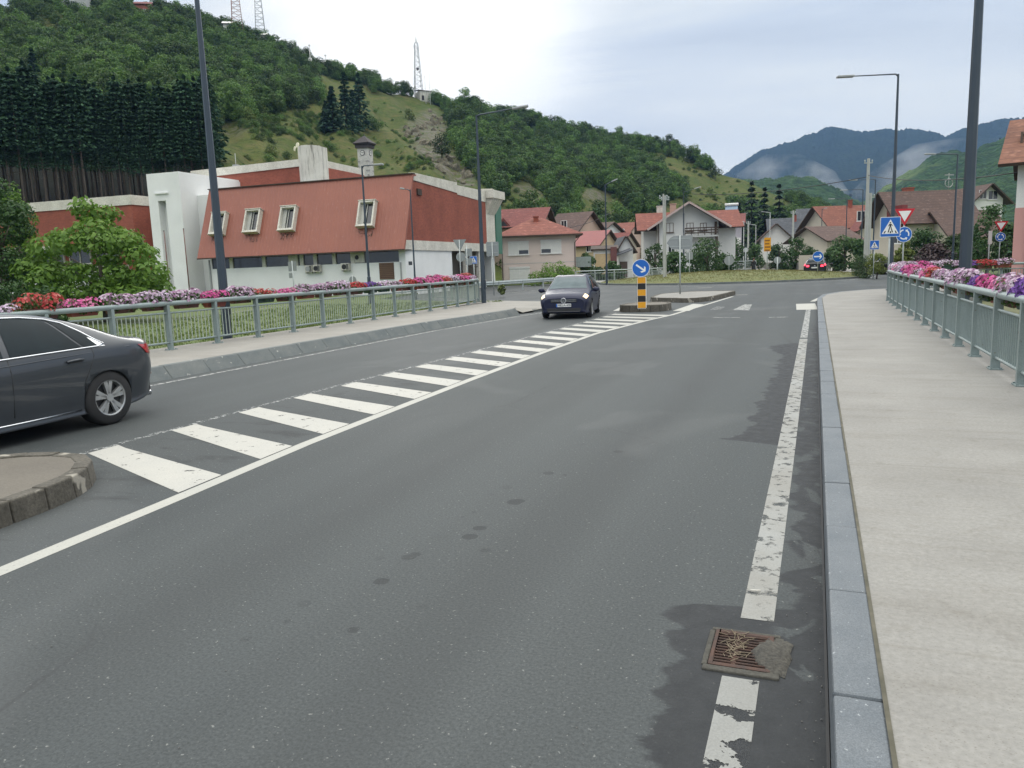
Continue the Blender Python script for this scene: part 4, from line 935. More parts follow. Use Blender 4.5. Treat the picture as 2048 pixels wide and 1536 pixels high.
# recessed corner under the band, with posts and steps
hb('recess_wall', mat('beige_wall', (.40, .36, .30), (.33, .30, .26), .8), [((-6, 17.9, -.3), (-.4, 18.2, 3.4)), ((-3.2, 9.4, -.3), (-3.0, 18, 3.4))])
for y in (12.6, 16): hb('post', M_CREAM, [((-.35, y, -.3), (-.05, y+.3, 3.42))])
hb('low_wall', M_CREAM, [((-.3, 12.9, -.3), (-.1, 18, .75))])
hb('railing', M_TIMBER, [((-.25, 13, 1.05), (-.2, 18, 1.1)), ((-.25, 13, 2.0), (-.2, 18, 2.05))])
# white tower with slit, beam
tx0, tx1 = -23.5, -20.2
tb = MB(); tb.b2((tx0, .25, -.3), (tx0+.95, 8, 10.6)); tb.b2((tx0+1.75, .25, -.3), (tx1, 8, 10.6)); tb.b2((tx0+.95, .25, 8.35), (tx0+1.75, 8, 10.6)); tb.b2((tx0+.95, .9, -.3), (tx0+1.75, 8, 8.35))
tw = tb.build('tower', M_WHITE, hall)
hb('tower_lip', M_WHITE, [((tx0+.75, .12, 8.9), (tx0+2.1, .26, 9.0))])
b = MB(); b.b2((tx1-.6, 4, 9.35), (tx1+.1, 12.5, 10.45)); b.build('beam', M_WHITE, hall)
hb('beam_end', M_TIMBER, [((tx1-.1, 12.3, 9.6), (tx1+.35, 12.9, 10.3))])
hb('link_wall', M_WHITE, [((tx1-.1, 2.2, -.3), (-17.9, 8, 8.8))])
# upper block: brick, parapet, curved white end
def yq(px, py, y=8): p = HY(px, py, y); return p
ka, kb = yq(440, 350), yq(600, 322)
b = MB(); b.ext([(ka[0]-3, 8, 8), (-12.2, 8, 8), (-12.2, 8, yq(628, 330)[2]), (ka[0]-3, 8, yq(440, 352)[2])], (0, 1, 0), 9); b.build('upper_brick_wall', M_BRICK, hall)
b = MB(); b.ext([(ka[0]-3.2, 7.9, yq(440, 353)[2]), (-12.3, 7.9, yq(625, 330)[2]), (-12.3, 7.9, yq(598, 318)[2]), (ka[0]-3.2, 7.9, yq(430, 338)[2])], (0, 1, 0), 9.4); b.build('upper_parapet', M_CREAM, hall)
zc_ = yq(640, 290)[2]; xa, xb_ = yq(593, 300)[0], yq(653, 300, 9.6)[0]
b = MB(); ring = []
for k in range(13): a_ = math.pi*(1-k/12); ring.append(((xa+xb_)/2+math.cos(a_)*(xb_-xa)/2, 8.6-math.sin(a_)*1.2))
b.prism(ring+[(xb_, 9.7), (xa, 9.7)], 8.0, zc_); b.prism([((p[0]-(xa+xb_)/2)*.94+(xa+xb_)/2, p[1]*.94+.6) for p in ring], zc_, zc_+.05); b.build('curved_parapet', M_STREAK, hall)
hb('low_parapet', M_CREAM, [((xb_, 9, 8.6), (xb_+1.6, 12, 9.55))])
b = MB(); p = yq(590, 289); b.tube([(p[0], 8.4, zc_-1), (p[0], 8.4, zc_+.15)], .04); b.disc((p[0], 8.3, zc_+.25), (-.5, -1, .2), .22, .1); b.disc((p[0]-.3, 8.3, zc_-.05), (-.8, -1, .1), .2, .1); b.build('floodlight', mat('pale_yellow_lamp', (.7, .68, .5)), hall)
b = MB(); p = yq(471, 320, 9); b.tube([(p[0], 9, 11), (p[0], 9, p[2]+.6)], .03, 6); b.b2((p[0]-.25, 8.8, 11.7), (p[0]+.25, 9.2, 12.15)); b.build('roof_antenna', M_GREYM, hall)
# left wing
wx = HY(262, 400, 3)[0]; wz = 9.35
b = MB(); b.b2((-60, 3, -.3), (wx, 16, 8.55)); b.build('wing_brick_wall', M_BRICK, hall)
hb('wing_parapet', M_CREAM, [((-60, 2.9, 8.55), (wx+.1, 16.1, wz+.05))])
hb('wing_connection', M_BRICK, [((wx-.2, 6, -.3), (tx0+.2, 14, 8.4))]); hb('wing_connection_parapet', M_CREAM, [((wx+.11, 5.9, 8.4), (tx0+.1, 14, 9.1))])
hb('wing_canopy', M_CREAM, [((-60, 1.6, 4.9), (wx-1.5, 2.98, 5.25)), ((-60, 2.2, 2.75), (wx-1, 2.98, 3.3))])
for k in range(9):
    x1 = wx-2-k*3.2; o = hb('wing_window', M_CREAM, [((x1-2.6, 2.85, 3.5), (x1-2.5, 2.99, 4.88)), ((x1-.1, 2.85, 3.5), (x1, 2.99, 4.88)), ((x1-2.5, 2.85, 3.5), (x1-.1, 2.99, 3.6)), ((x1-1.35, 2.86, 3.6), (x1-1.25, 2.98, 4.88))]); hb('pane', M_DKGLASS, [((x1-2.5, 2.93, 3.6), (x1-.1, 2.97, 4.88))], o)
hb('wing_ground_wall', M_WHITE, [((-60, 2.7, -.3), (wx-1.2, 2.99, 2.7))])
hb('downpipe', M_GREYM, [((-17.99, .18, -.2), (-17.88, .29, 3.3)), ((-.5, .2, -.2), (-.42, .29, 2.5))])
# three thin rusty flagpoles before the tower
for i, (px, t_, b_) in enumerate(((298, 468, 590), (341, 462, 592), (380, 458, 592))):
    p = HF.onY(px, b_, -4); q = HF.R @ np.array([p[0], p[1], 0])+HF.o; h = zat(q[0], q[1], t_)
    f = tag(empty('flagpole', (q[0], q[1], 0)), ['leftmost thin rusty flagpole, half behind the round green tree', 'middle thin rusty flagpole before the white tower', 'right thin rusty flagpole beside the red metal facade'][i], 'flagpole', 'flagpoles by the hall')
    b = MB(); b.tube([(0, 0, -.2), (0, 0, h)], [.05, .035]); b.build('pole', mat('rusty_pole', (.16, .06, .045), (.10, .05, .04), 3), f); b = MB(); b.disc((0, 0, h+.04), (0, 0, 1), .05, .05, 10, up=(1, 0, 0)); b.build('cap', M_RUST, f)

# ---------------------------------------------------------------- clock tower
cx_, cy_, _ = at(745, hor(745), 118); ct = thing('clock_tower', 'slim grey stone clock tower with dark pyramid roof above the hall', 'clock tower', (cx_, cy_, 0), VIEWROT-.3)
zt_ = zat(cx_, cy_, 297); wv = .84
m, nt, b_ = newmat('quoined_stone'); v = nt.new('ShaderNodeTexCoord').outputs['Object']; t = nt.new('ShaderNodeTexBrick'); x, y, z = nt.sep(v); cm = nt.new('ShaderNodeCombineXYZ'); nt.put(cm.inputs[0], nt.math('ADD', x, y)); nt.put(cm.inputs[1], z); nt.put(t.inputs[0], cm.outputs[0])
t.inputs['Scale'].default_value = 1.3; nt.put(t.inputs['Color1'], (.52, .51, .48)); nt.put(t.inputs['Color2'], (.62, .61, .57)); nt.put(t.inputs['Mortar'], (.5, .49, .47)); nt.put(b_.inputs['Base Color'], nt.mix(1, t.outputs[0], nt.range(nt.noise(v, 2, 4), .3, .7, .8, 1.1), 'MULTIPLY')); b_.inputs['Roughness'].default_value = .9
b = MB(); b.b2((-wv, -wv, -.3), (wv, wv, zt_)); b.build('shaft', m, ct)
b = MB(); M_QUOIN = mat('dark_quoin', (.22, .215, .2), (.36, .35, .33), 2)
for i in range(22):
    z = 4+i*(zt_-5.4)/22
    for sx, sy in ((-1, -1), (1, -1), (1, 1)):
        l = .42 if i % 2 else .2; b.b2((sx*wv-(l if sx > 0 else .03), sy*wv-.03 if sy < 0 else sy*wv-l, z), (sx*wv+(.03 if sx > 0 else l), sy*wv+l if sy < 0 else sy*wv+.03, z+.22))
b.build('quoins', M_QUOIN, ct)
b = MB(); b.b2((-wv-.22, -wv-.22, zt_), (wv+.22, wv+.22, zt_+.5)); b.b2((-wv-.4, -wv-.4, zt_+.5), (wv+.4, wv+.4, zt_+.68))
b.add([(-wv-.5, -wv-.5, zt_+.68), (wv+.5, -wv-.5, zt_+.68), (wv+.5, wv+.5, zt_+.68), (-wv-.5, wv+.5, zt_+.68), (0, 0, zt_+1.9)], [(0, 1, 4), (1, 2, 4), (2, 3, 4), (3, 0, 4), (3, 2, 1, 0)])
b.tube([(0, 0, zt_+1.8), (0, 0, zt_+2.2)], .05, 6); b.build('roof', mat('dark_shingle', (.035, .03, .032), (.06, .05, .05), 3, .8), ct)
for n_, u in (((0, -1, 0), (1, 0, 0)), ((1, 0, 0), (0, 1, 0))):
    n_ = Vector(n_); u = Vector(u); c = n_*(wv+.05)+Vector((0, 0, zt_-.75)); b = MB(); b.disc(c, n_, .40, .06, 32); f = b.build('clock_face', mat('clock_rim', (.04, .04, .042)), ct)
    b = MB(); b.disc(c+n_*.012, n_, .31, .02, 32); b.build('dial', mat('clock_dial', (.75, .74, .7)), f)
    b = MB(); b.beam(c+n_*.03, c+n_*.03+Vector((0, 0, .13))-u*.16, .06, .02, up=n_); b.beam(c+n_*.03, c+n_*.03+u*.24+Vector((0, 0, .08)), .05, .02, up=n_); b.build('hands', M_DARKIN, f)

# ---------------------------------------------------------------- houses
def tile(name, c1, c2, rows=3.3, soot=.35):
    m, nt, b = newmat(name); v = nt.new('ShaderNodeTexCoord').outputs['Object']; x, y, z = nt.sep(v)
    rowf = nt.math('FRACT', nt.math('MULTIPLY', z, rows)); colf = nt.math('FRACT', nt.math('MULTIPLY', nt.math('ADD', x, y), 3.2))
    c = nt.mix(nt.range(nt.noise(v, 5, 2), .3, .7), c1, c2)
    c = nt.mix(nt.math('MULTIPLY', nt.range(nt.noise(v, .45, 5, .65), .45, .7), soot), c, tuple(q*.45 for q in c2))
    pale = nt.range(nt.noise(nt.mapping(v, (1, 1, 2.4)), 1.9, 3), .56, .64); c = nt.mix(nt.math('MULTIPLY', pale, .35), c, tuple(min(1, q*1.5+.05) for q in c1))
    c = nt.mix(1, c, nt.range(rowf, 0, .22, .55, 1), 'MULTIPLY'); c = nt.mix(1, c, nt.range(colf, 0, .15, .82, 1), 'MULTIPLY')
    nt.put(b.inputs['Base Color'], c); b.inputs['Roughness'].default_value = .85
    nt.put(b.inputs['Normal'], nt.bump(rowf, .6, .03)); return m
T_RED = tile('red_tiles', (.235, .075, .05), (.165, .055, .04)); T_ORANGE = tile('orange_tiles', (.22, .075, .045), (.155, .056, .037)); T_BROWN = tile('brown_tiles', (.115, .069, .055), (.078, .05, .042)); T_DKRED = tile('dark_red_tiles', (.20, .055, .045), (.13, .042, .036)); T_GREY = tile('grey_tiles', (.085, .092, .105), (.06, .066, .075), 2.5)
W_PINK = mat('pink_render', (.62, .52, .475), (.56, .47, .43), .4, .9, fine=.07, bscale=25); W_WHITE = mat('off_white_render', (.72, .72, .69), (.64, .64, .62), .35, .9, fine=.06, bscale=15); W_GREY = mat('grey_render', (.44, .45, .44), (.38, .39, .38), .35, .9)
W_YEL = mat('yellow_render', (.55, .44, .28), (.49, .39, .25), .4, .9); W_BEIGE = mat('beige_render', (.60, .55, .45), (.53, .49, .40), .35, .9); W_PEACH = mat('peach_render', (.56, .42, .33), (.5, .38, .3), .4, .9); W_LILAC = mat('lilac_render', (.46, .43, .47), (.40, .38, .41), .4, .9); W_ROSE = mat('rose_render', (.55, .30, .27), (.5, .27, .25), .4, .9)
M_FRAME = mat('white_frame', (.74, .74, .72)); M_SHUT = mat('roller_shutter', (.64, .645, .62), (.60, .60, .58), 3, .6); M_BRFRAME = mat('brown_frame', (.11, .075, .055))
def window(par, o, ux, n, w, h, style='shutter', frame=None):
    """a window lying on a wall: o centre, ux along the wall, n outward"""
    o = Vector(o); ux = Vector(ux); n = Vector(n); uz = Vector((0, 0, 1)); f = MB(); t = .07
    def pb(b, u0, u1, v0, v1, w0, w1): b.box(o+ux*(u0+u1)/2+uz*(v0+v1)/2+n*(w0+w1)/2, (u1-u0, w1-w0, v1-v0), axes=(ux, n, uz))
    pb(f, -w/2, -w/2+t, -h/2, h/2, -.05, .05); pb(f, w/2-t, w/2, -h/2, h/2, -.05, .05); pb(f, -w/2+t, w/2-t, h/2-t, h/2, -.05, .05); pb(f, -w/2+t, w/2-t, -h/2, -h/2+t, -.05, .05)
    pb(f, -t/2, t/2, -h/2+t, h/2-t, -.04, .04)
    wi = f.build('window', frame or M_FRAME, par)
    g = MB(); pb(g, -w/2+t, -t/2, -h/2+t, h/2-t, -.02, .012); pb(g, t/2, w/2-t, -h/2+t, h/2-t, -.02, .012); g.build('pane', M_DKGLASS, wi)
    g = MB(); pb(g, -w/2-.08, w/2+.08, -h/2-.07, -h/2-.003, -.02, .14); g.build('sill', frame or M_FRAME, wi)
    if style in ('shutter', 'half', 'right', 'left'):
        g = MB(); lo = {'shutter': -h/2+t, 'half': 0}.get(style, -h/2+t); 
        if style == 'right': pb(g, -w/2+t, -t/2, lo, h/2-t, .02, .035); pb(g, t/2, w/2-t, -h*.12, h/2-t, .02, .035)
        elif style == 'left': pb(g, -w/2+t, -t/2, -h*.12, h/2-t, .02, .035); pb(g, t/2, w/2-t, lo, h/2-t, .02, .035)
        else: pb(g, -w/2+t, -t/2, lo, h/2-t, .02, .035); pb(g, t/2, w/2-t, lo, h/2-t, .02, .035)
        pb(g, -w/2-.02, w/2+.02, h/2+.003, h/2+.2, -.02, .09); g.build('shutter', M_SHUT, wi)
    return wi
def gable(par, lo, hi, he, hr, axis, wallm, roofm, over=.6, th=.16, soffit=None, wallpart='wall', roofpart='roof', gover=None):
    """a gable-roofed volume between lo and hi (x,y); ridge along 'x' or 'y'"""
    (x0, y0), (x1, y1) = lo, hi; cxm, cym = (x0+x1)/2, (y0+y1)/2; gover = over if gover is None else gover; b = MB()
    if axis == 'y':
        b.ext([(x0, y0, -.4), (x1, y0, -.4), (x1, y0, he), (cxm, y0, hr), (x0, y0, he)], (0, 1, 0), y1-y0)
        sl_ = (hr-he)/(cxm-x0); e = over
        prf = [(x0-e, he-sl_*e), (cxm, hr), (x1+e, he-sl_*e)]; mk = lambda p, y: (p[0], y, p[1]); ya, yb_ = y0-gover, y1+gover
    else:
        b.ext([(x0, y0, -.4), (x0, y1, -.4), (x0, y1, he), (x0, cym, hr), (x0, y0, he)], (1, 0, 0), x1-x0)
        sl_ = (hr-he)/(cym-y0); e = over
        prf = [(y0-e, he-sl_*e), (cym, hr), (y1+e, he-sl_*e)]; mk = lambda p, y: (y, p[0], p[1]); ya, yb_ = x0-gover, x1+gover
    b.build(wallpart, wallm, par)
    r = MB(); up = .03
    for i in (0, 1):
        p, q = prf[i], prf[i+1]; c = [mk((p[0], p[1]+up), ya), mk((q[0], q[1]+up), ya), mk((q[0], q[1]+up), yb_), mk((p[0], p[1]+up), yb_)]
        n_ = (Vector(c[1])-Vector(c[0])).cross(Vector(c[2])-Vector(c[0])).normalized()
        if n_.z < 0: n_ = -n_
        top = [Vector(v)+n_*th for v in c]; o = len(r.v)
        r.add([*c, *top], [], 0)
        f4 = [(0, 1, 2, 3)], [(4, 5, 6, 7)]
        base = [tuple(v) for v in c]; vs = base+[tuple(v) for v in top]
        def orient(f, want):
            a, b2, d = (Vector(vs[f[0]]), Vector(vs[f[1]]), Vector(vs[f[2]])); nn = (b2-a).cross(d-a)
            return list(f) if nn.dot(want) > 0 else list(f)[::-1]
        cen = sum((Vector(v) for v in vs), Vector())/8
        for f, mi in (((0, 1, 2, 3), 1), ((4, 5, 6, 7), 0), ((0, 1, 5, 4), 2), ((2, 3, 7, 6), 2), ((0, 3, 7, 4), 2), ((1, 2, 6, 5), 0)):
            fc = sum((Vector(vs[k]) for k in f), Vector())/4; r.f.append([o+k for k in orient(f, fc-cen)]); r.mi.append(mi); r.sm.append(False)
    ro = r.build(roofpart, [roofm, soffit or M_TIMBER, soffit or M_TIMBER], par); return ro
def hip(par, lo, hi, he, hr, roofm, over=.6, ridge=.3, part='roof'):
    (x0, y0), (x1, y1) = lo, hi; x0 -= over; y0 -= over; x1 += over; y1 += over; cx0, cx1 = x0+(x1-x0)*(.5-ridge/2), x0+(x1-x0)*(.5+ridge/2); cy0 = (y0+y1)/2
    b = MB(); b.add([(x0, y0, he), (x1, y0, he), (x1, y1, he), (x0, y1, he), (cx0, cy0, hr), (cx1, cy0, hr)], [(0, 1, 5, 4), (2, 3, 4, 5)]); o = 0
    b.add([(x0, y0, he), (x1, y0, he), (x1, y1, he), (x0, y1, he), (cx0, cy0, hr), (cx1, cy0, hr)], [(1, 2, 5), (3, 0, 4)])
    b.add([(x0, y0, he-.16), (x1, y0, he-.16), (x1, y1, he-.16), (x0, y1, he-.16), (x0, y0, he), (x1, y0, he), (x1, y1, he), (x0, y1, he)], [(3, 2, 1, 0), (0, 1, 5, 4), (1, 2, 6, 5), (2, 3, 7, 6), (3, 0, 4, 7)], 1)
    return b.build(part, [roofm, M_TIMBER], par)
def chimney(roof, x, y, z0, z1, m=None, s=.5):
    b = MB(); b.b2((x-s/2, y-s/2, z0), (x+s/2, y+s/2, z1)); b.b2((x-s/2-.06, y-s/2-.06, z1), (x+s/2+.06, y+s/2+.06, z1+.1)); b.build('chimney', m or M_BRICK, roof)
def pipe(par, pts, r_=.05, m=None): b = MB(); b.tube(pts, r_, 6); return b.build('downpipe', m or M_BRFRAME, par)
def hroot(px, d, label, turn=0.0, cat='house', name='house', z=0):
    x, y, _ = at(px, hor(px), d); return thing(name, label, cat, (x, y, z), VIEWROT+turn), Frame((x, y, z), VIEWROT+turn)
# pink house beside the hall
h, F = hroot(1080, 82, 'pink two-storey house with a red hip roof beside the hall', -.02)
a0, a1 = F.onY(1003, 520, 0), F.onY(1152, 520, 0); he = F.onY(1080, 470, 0)[2]
b = MB(); b.b2((a0[0], 0, -.4), (a1[0], 9, he)); b.build('wall', W_PINK, h)
ro = hip(h, (a0[0], 0), (a1[0], 9), he, F.onY(1076, 436, 4.5)[2], T_RED, .75, .12); p = F.onY(1072, 442, 3.5); chimney(ro, p[0], 3.5, p[2]-1, p[2]+.4, M_BRICK, .55)
for (x0, x1, y0, y1, st) in ((1016, 1058, 487, 509, 'right'), (1081, 1123, 484, 506, 'left'), (1019, 1060, 538, 560, 'shutter')):
    A, B = F.onY(x0, y0, 0), F.onY(x1, y1, 0); window(h, ((A[0]+B[0])/2, 0, (A[2]+B[2])/2), (1, 0, 0), (0, -1, 0), B[0]-A[0], A[2]-B[2], st)
z_ = F.onY(1080, 526, 0)[2]; b = MB(); b.b2((a0[0], -.02, z_), (a1[0], -.003, z_+.05)); b.build('string_course', W_GREY, h)
pipe(h, [(a1[0]-.1, -.1, -.3), (a1[0]-.1, -.1, he-.9), (a1[0]+.5, -.6, he-.2)]); pipe(h, [(a0[0]+.1, -.1, -.3), (a0[0]+.1, -.1, he-.2)])
p = F.onY(1150, 518, 3); b = MB(); b.b2((a1[0], 1, p[2]-.9), (a1[0]+1.7, 5, p[2]-.75)); b.b2((a1[0]+1.6, 1, p[2]-.75), (a1[0]+1.68, 5, p[2]+.2)); b.b2((a1[0], 1, p[2]-.75), (a1[0]+1.6, 1.06, p[2]+.2)); b.build('balcony', mat('balcony_panel', (.26, .31, .29)), h)
# houses behind, each one placed by its ridge
def simple(px0, px1, d, eave, ridge, wallm, roofm, label, axis='x', turn=0, depth=8, wins=(), over=.5, chim=None, soffit=None, base=0):
    c = (px0+px1)/2; h, F = hroot(c, d, label, turn); A, B = F.onY(px0, eave, 0), F.onY(px1, eave, 0); he = F.onY(c, eave, 0)[2]
    hr = F.onY(c, ridge, depth/2 if axis == 'x' else 0)[2]
    ro = gable(h, (A[0], 0), (B[0], depth), he, hr, axis, wallm, roofm, over, soffit=soffit)
    for (wx_, wy_, w_, h_, st) in wins: p = F.onY(wx_, wy_, 0); window(h, (p[0], 0, p[2]), (1, 0, 0), (0, -1, 0), w_, h_, st)
    if chim: p = F.onY(chim[0], chim[1], depth*.4); chimney(ro, p[0], depth*.4, p[2]-1.5, p[2]+.4)
    return h, F, A, B, he, hr
h, F, A, B, he, hr = simple(985, 1077, 108, 450, 420, W_PEACH, T_DKRED, 'house with a long dark red roof and small dormer behind the pink house', 'x', -.25, 9, over=.9)
p = F.onY(1008, 446, -.2); b = MB(); b.ext([(p[0]-1.3, -.6, p[2]-.8), (p[0]+1.3, -.6, p[2]-.8), (p[0], -.6, p[2]+.7)], (0, 1, 0), 2.5); b.build('dormer', T_DKRED, h)
b = MB(); b.ext([(p[0]-.8, -.62, p[2]-.7), (p[0]+.8, -.62, p[2]-.7), (p[0], -.62, p[2]+.3)], (0, 1, 0), .015); b.build('dormer_opening', M_DARKIN, h)
h, F, A, B, he, hr = simple(1098, 1152, 116, 462, 429, W_PEACH, T_BROWN, 'peach house with gable and white trim above the pink house eave', 'x', -.55, 9, [(1128, 449, 1, 1.2, 'none')], .8, (1102, 432))
h, F, A, B, he, hr = simple(1150, 1200, 128, 466, 449, W_WHITE, T_BROWN, 'small white house with brown roof left of the street lamp', 'x', -.6, 8, [(1192, 463, 1, 1.2, 'none')], .7)
h, F, A, B, he, hr = simple(1192, 1252, 134, 470, 449, W_PEACH, T_RED, 'peach house with white balcony far behind the street lamp', 'x', -.5, 9, [(1232, 466, 1, 1.4, 'none'), (1243, 466, 1, 1.4, 'none')], .7)
p = F.onY(1240, 474, -1.2); b = MB(); b.b2((p[0]-2.4, -1.2, p[2]-.6), (p[0]+2.2, 0, p[2]-.45)); b.b2((p[0]-2.4, -1.2, p[2]-.45), (p[0]+2.2, -1.12, p[2]+.5)); b.build('balcony', M_FRAME, h)
h, F, A, B, he, hr = simple(1150, 1196, 100, 490, 465, W_YEL, mat('red_sheet_roof', (.24, .055, .048), (.20, .045, .04), 2, .5), 'yellow house with bright red metal roof left of the street lamp', 'x', -.55, 6, [(1178, 496, .8, 1, 'none'), (1186, 494, .8, 1, 'none')], .5)
h, F, A, B, he, hr = simple(1196, 1240, 112, 492, 469, W_BEIGE, T_DKRED, 'beige house with reddish roof just right of the street lamp', 'x', -.5, 7, [(1203, 497, .9, 1.2, 'none')], .5)
h, F, A, B, he, hr = simple(1238, 1266, 92, 497, 474, W_WHITE, T_GREY, 'narrow white gabled annex with grey roof beside the big white house', 'y', .0, 6, over=.4)
p = F.onY(1240, 505, -1.5); b = MB(); b.ext([(A[0]-.9, -2.2, p[2]-.5), (B[0]-.4, -2.2, p[2]+.2), (B[0]-.4, 0, p[2]+.4), (A[0]-.9, 0, p[2]-.3)], (0, 0, 1), .1); b.build('lean_to_roof', T_GREY, h); b = MB(); b.b2((B[0]-1.6, -.08, -.3), (B[0]-.7, -.004, 2)); b.build('door', M_BRFRAME, h)
h, F, A, B, he, hr = simple(1187, 1232, 88, 500, 494, W_WHITE, M_TIMBER, 'flat white shed with a tan door behind the bridge railing', 'x', -.1, 4, over=.3)
p = F.onY(1206, 520, 0); b = MB(); b.b2((p[0]-.9, -.06, -.2), (p[0]+1.2, -.004, p[2]+.7)); b.build('door', mat('tan_door', (.55, .42, .24)), h); p = F.onY(1228, 503, -.3); b = MB(); b.b2((p[0]-.4, -.5, p[2]-1.2), (p[0]+.3, -.1, p[2]+.5)); b.build('red_cabinet', mat('dull_red_paint', (.14, .05, .045)), h)
# the big white house with crossing gables
h, F = hroot(1370, 98, 'big white house with crossing red gables and shuttered windows', -.12)
gx0, gx1 = F.onY(1318, 470, 0)[0], F.onY(1437, 470, 0)[0]; cxm = F.onY(1376, 405, 0)[0]; half = max(cxm-gx0, gx1-cxm); hr = F.onY(1376, 407, 0)[2]; slope = .62; he = hr-slope*half
W_HOUSE = mat('house_white', (.68, .685, .66), (.60, .61, .59), .3, .9, fine=.05, bscale=12); M_BARGE = mat('pale_barge_board', (.5, .4, .37), (.42, .32, .3), 2)
ro = gable(h, (cxm-half, 0), (cxm+half, 11), he, hr, 'y', W_HOUSE, T_RED, 1.35, gover=1.3)
b = MB()
for s_ in (-1, 1): b.beam((cxm, -1.34, hr+.08), (cxm+s_*(half+1.38), -1.34, he-slope*1.35+.05), .05, .24)
b.build('barge_board', M_BARGE, h)
wl = F.onY(1287, 470, 3.2)[0]
ro2 = gable(h, (wl, 3.2), (cxm+half+2.6, 10.5), he-.25, hr-.75, 'x', W_HOUSE, T_RED, 1.2, wallpart='wing_wall', roofpart='wing_roof', gover=.9)
p = F.onY(1346, 420, 5); chimney(ro, p[0], 5, p[2]-2, F.onY(1346, 409, 5)[2], mat('peach_chimney', (.52, .36, .28)), .75); p = F.onY(1321, 418, 8); chimney(ro2, p[0], 8, p[2]-2, p[2]+.3, M_CREAM, 1.0)
for (x0, x1, y0, y1, st, fr) in ((1332, 1347, 446, 465, 'shutter', M_BRFRAME), (1373, 1387, 446, 462, 'shutter', M_BRFRAME), (1400, 1413, 446, 461, 'shutter', M_BRFRAME), (1336, 1350, 490, 506, 'none', M_FRAME)):
    A, B = F.onY(x0, y0, 0), F.onY(x1, y1, 0); window(h, ((A[0]+B[0])/2, -.03, (A[2]+B[2])/2), (1, 0, 0), (0, -1, 0), B[0]-A[0], A[2]-B[2], st, fr)
bx0, bx1, bz = F.onY(1369, 470, -1)[0], F.onY(1436, 470, -1)[0], F.onY(1400, 470, -1)[2]
b = MB(); b.b2((bx0, -1.3, bz-.25), (bx1, -.02, bz-.05)); b.build('balcony', W_GREY, h); b = MB()
for z in (.25, .55, .85): b.b2((bx0, -1.3, bz+z-.05), (bx1, -1.24, bz+z+.09))
for k in range(6): x = bx0+(bx1-bx0-.08)*k/5; b.b2((x, -1.235, bz-.05), (x+.08, -1.16, bz+.95))
b.build('balcony_rail', M_TIMBER, h); b = MB(); b.b2((bx1-.35, -1.2, -.3), (bx1-.01, -.9, bz-.25)); b.b2((bx1-.3, -.35, bz), (bx1-.05, -.05, bz+1.6)); b.build('timber_post', M_TIMBER, h)
xq = F.onY(1368, 440, -.1)[0]; pipe(h, [(xq, -.08, -.3), (xq, -.08, hr-1.2)], .06, M_GREYM); pipe(h, [(cxm-half+.1, -.12, -.2), (cxm-half+.1, -.12, he)], .06); 
for k in range(3): p = F.onY(1275+k*7, 500, 3.1); window(h, (wl+.7+k*.9, 3.2, 2.2+.25*k), (1, 0, 0), (0, -1, 0), .5, 1.1, 'none', M_BRFRAME)
# mauve house right behind it, with a solar heater
h, F, A, B, he, hr = simple(1446, 1482, 126, 446, 430, W_LILAC, T_DKRED, 'narrow mauve house with a solar water heater on its dark red roof', 'x', -.3, 8, [(1468, 480, .9, 1.2, 'none')], .7)
p = F.onY(1463, 418, 3); b = MB(); b.ext([(p[0]-1, 2.2, p[2]-.7), (p[0]+1, 2.2, p[2]-.7), (p[0]+1, 3.4, p[2]+.5), (p[0]-1, 3.4, p[2]+.5)], (0, .7, -.7), .08); so = b.build('solar_panel', mat('solar_glass', (.16, .24, .33), rough=.2), h); b = MB(); b.tube([(p[0]-1.1, 3.5, p[2]+.75), (p[0]+1.1, 3.5, p[2]+.75)], .25, 10); b.build('water_tank', M_FRAME, so)
p = F.onY(1465, 462, -1); b = MB(); b.b2((A[0], -1.2, p[2]-2.2), (B[0], 0, p[2]-2.05)); b.b2((A[0], -1.2, p[2]-2.05), (B[0], -1.12, p[2]-1.1)); b.build('balcony', W_WHITE, h)
# right-hand row along the far road
h, F, A, B, he, hr = simple(1545, 1632, 142, 473, 437, W_WHITE, T_GREY, 'long white house with a slate grey roof beyond the roundabout', 'x', -.25, 10, [(1604, 487, 1.2, 1.4, 'none'), (1618, 487, 1.2, 1.4, 'none'), (1560, 490, 1.2, 1.3, 'none')], .9, (1590, 436))
gable(h, (A[0]-2.2, -1.8), (A[0]+3.2, 6), he-.3, hr-1.2, 'y', W_WHITE, T_BROWN, .8, wallpart='wing_wall', roofpart='wing_roof')
h, F, A, B, he, hr = simple(1600, 1650, 165, 448, 418, W_GREY, T_GREY, 'tall grey-roofed house rising behind the slate grey roof', 'x', -.3, 10, over=.7)
h, F = hroot(1680, 120, 'cream house with orange tiled roof and brown timber balcony', .12); zf = lambda px, py, y=0: F.onY(px, py, y)
A, B = zf(1664, 470), zf(1745, 470); he = zf(1640, 452)[2]; hr = zf(1720, 412, 4)[2]
ro = gable(h, (A[0], 0), (B[0]+6, 9), he, hr, 'x', W_BEIGE, T_ORANGE, .9, gover=1.0)
ro2 = gable(h, (A[0]+2.6, -3.5), (B[0]+6.5, 3), he-.6, hr-.2, 'y', W_BEIGE, T_DKRED, 1.0, wallpart='wing_wall', roofpart='wing_roof'); chimney(ro, zf(1700, 415, 4)[0], 4, hr-1, hr+.9)
for px, py in ((1722, 432), (1652, 472), (1662, 470)): p = zf(px, py, -3.52 if px > 1660 else -.02); window(h, (p[0], -3.53 if px > 1660 else -.03, p[2]), (1, 0, 0), (0, -1, 0), 1.3, 1.5, 'none')
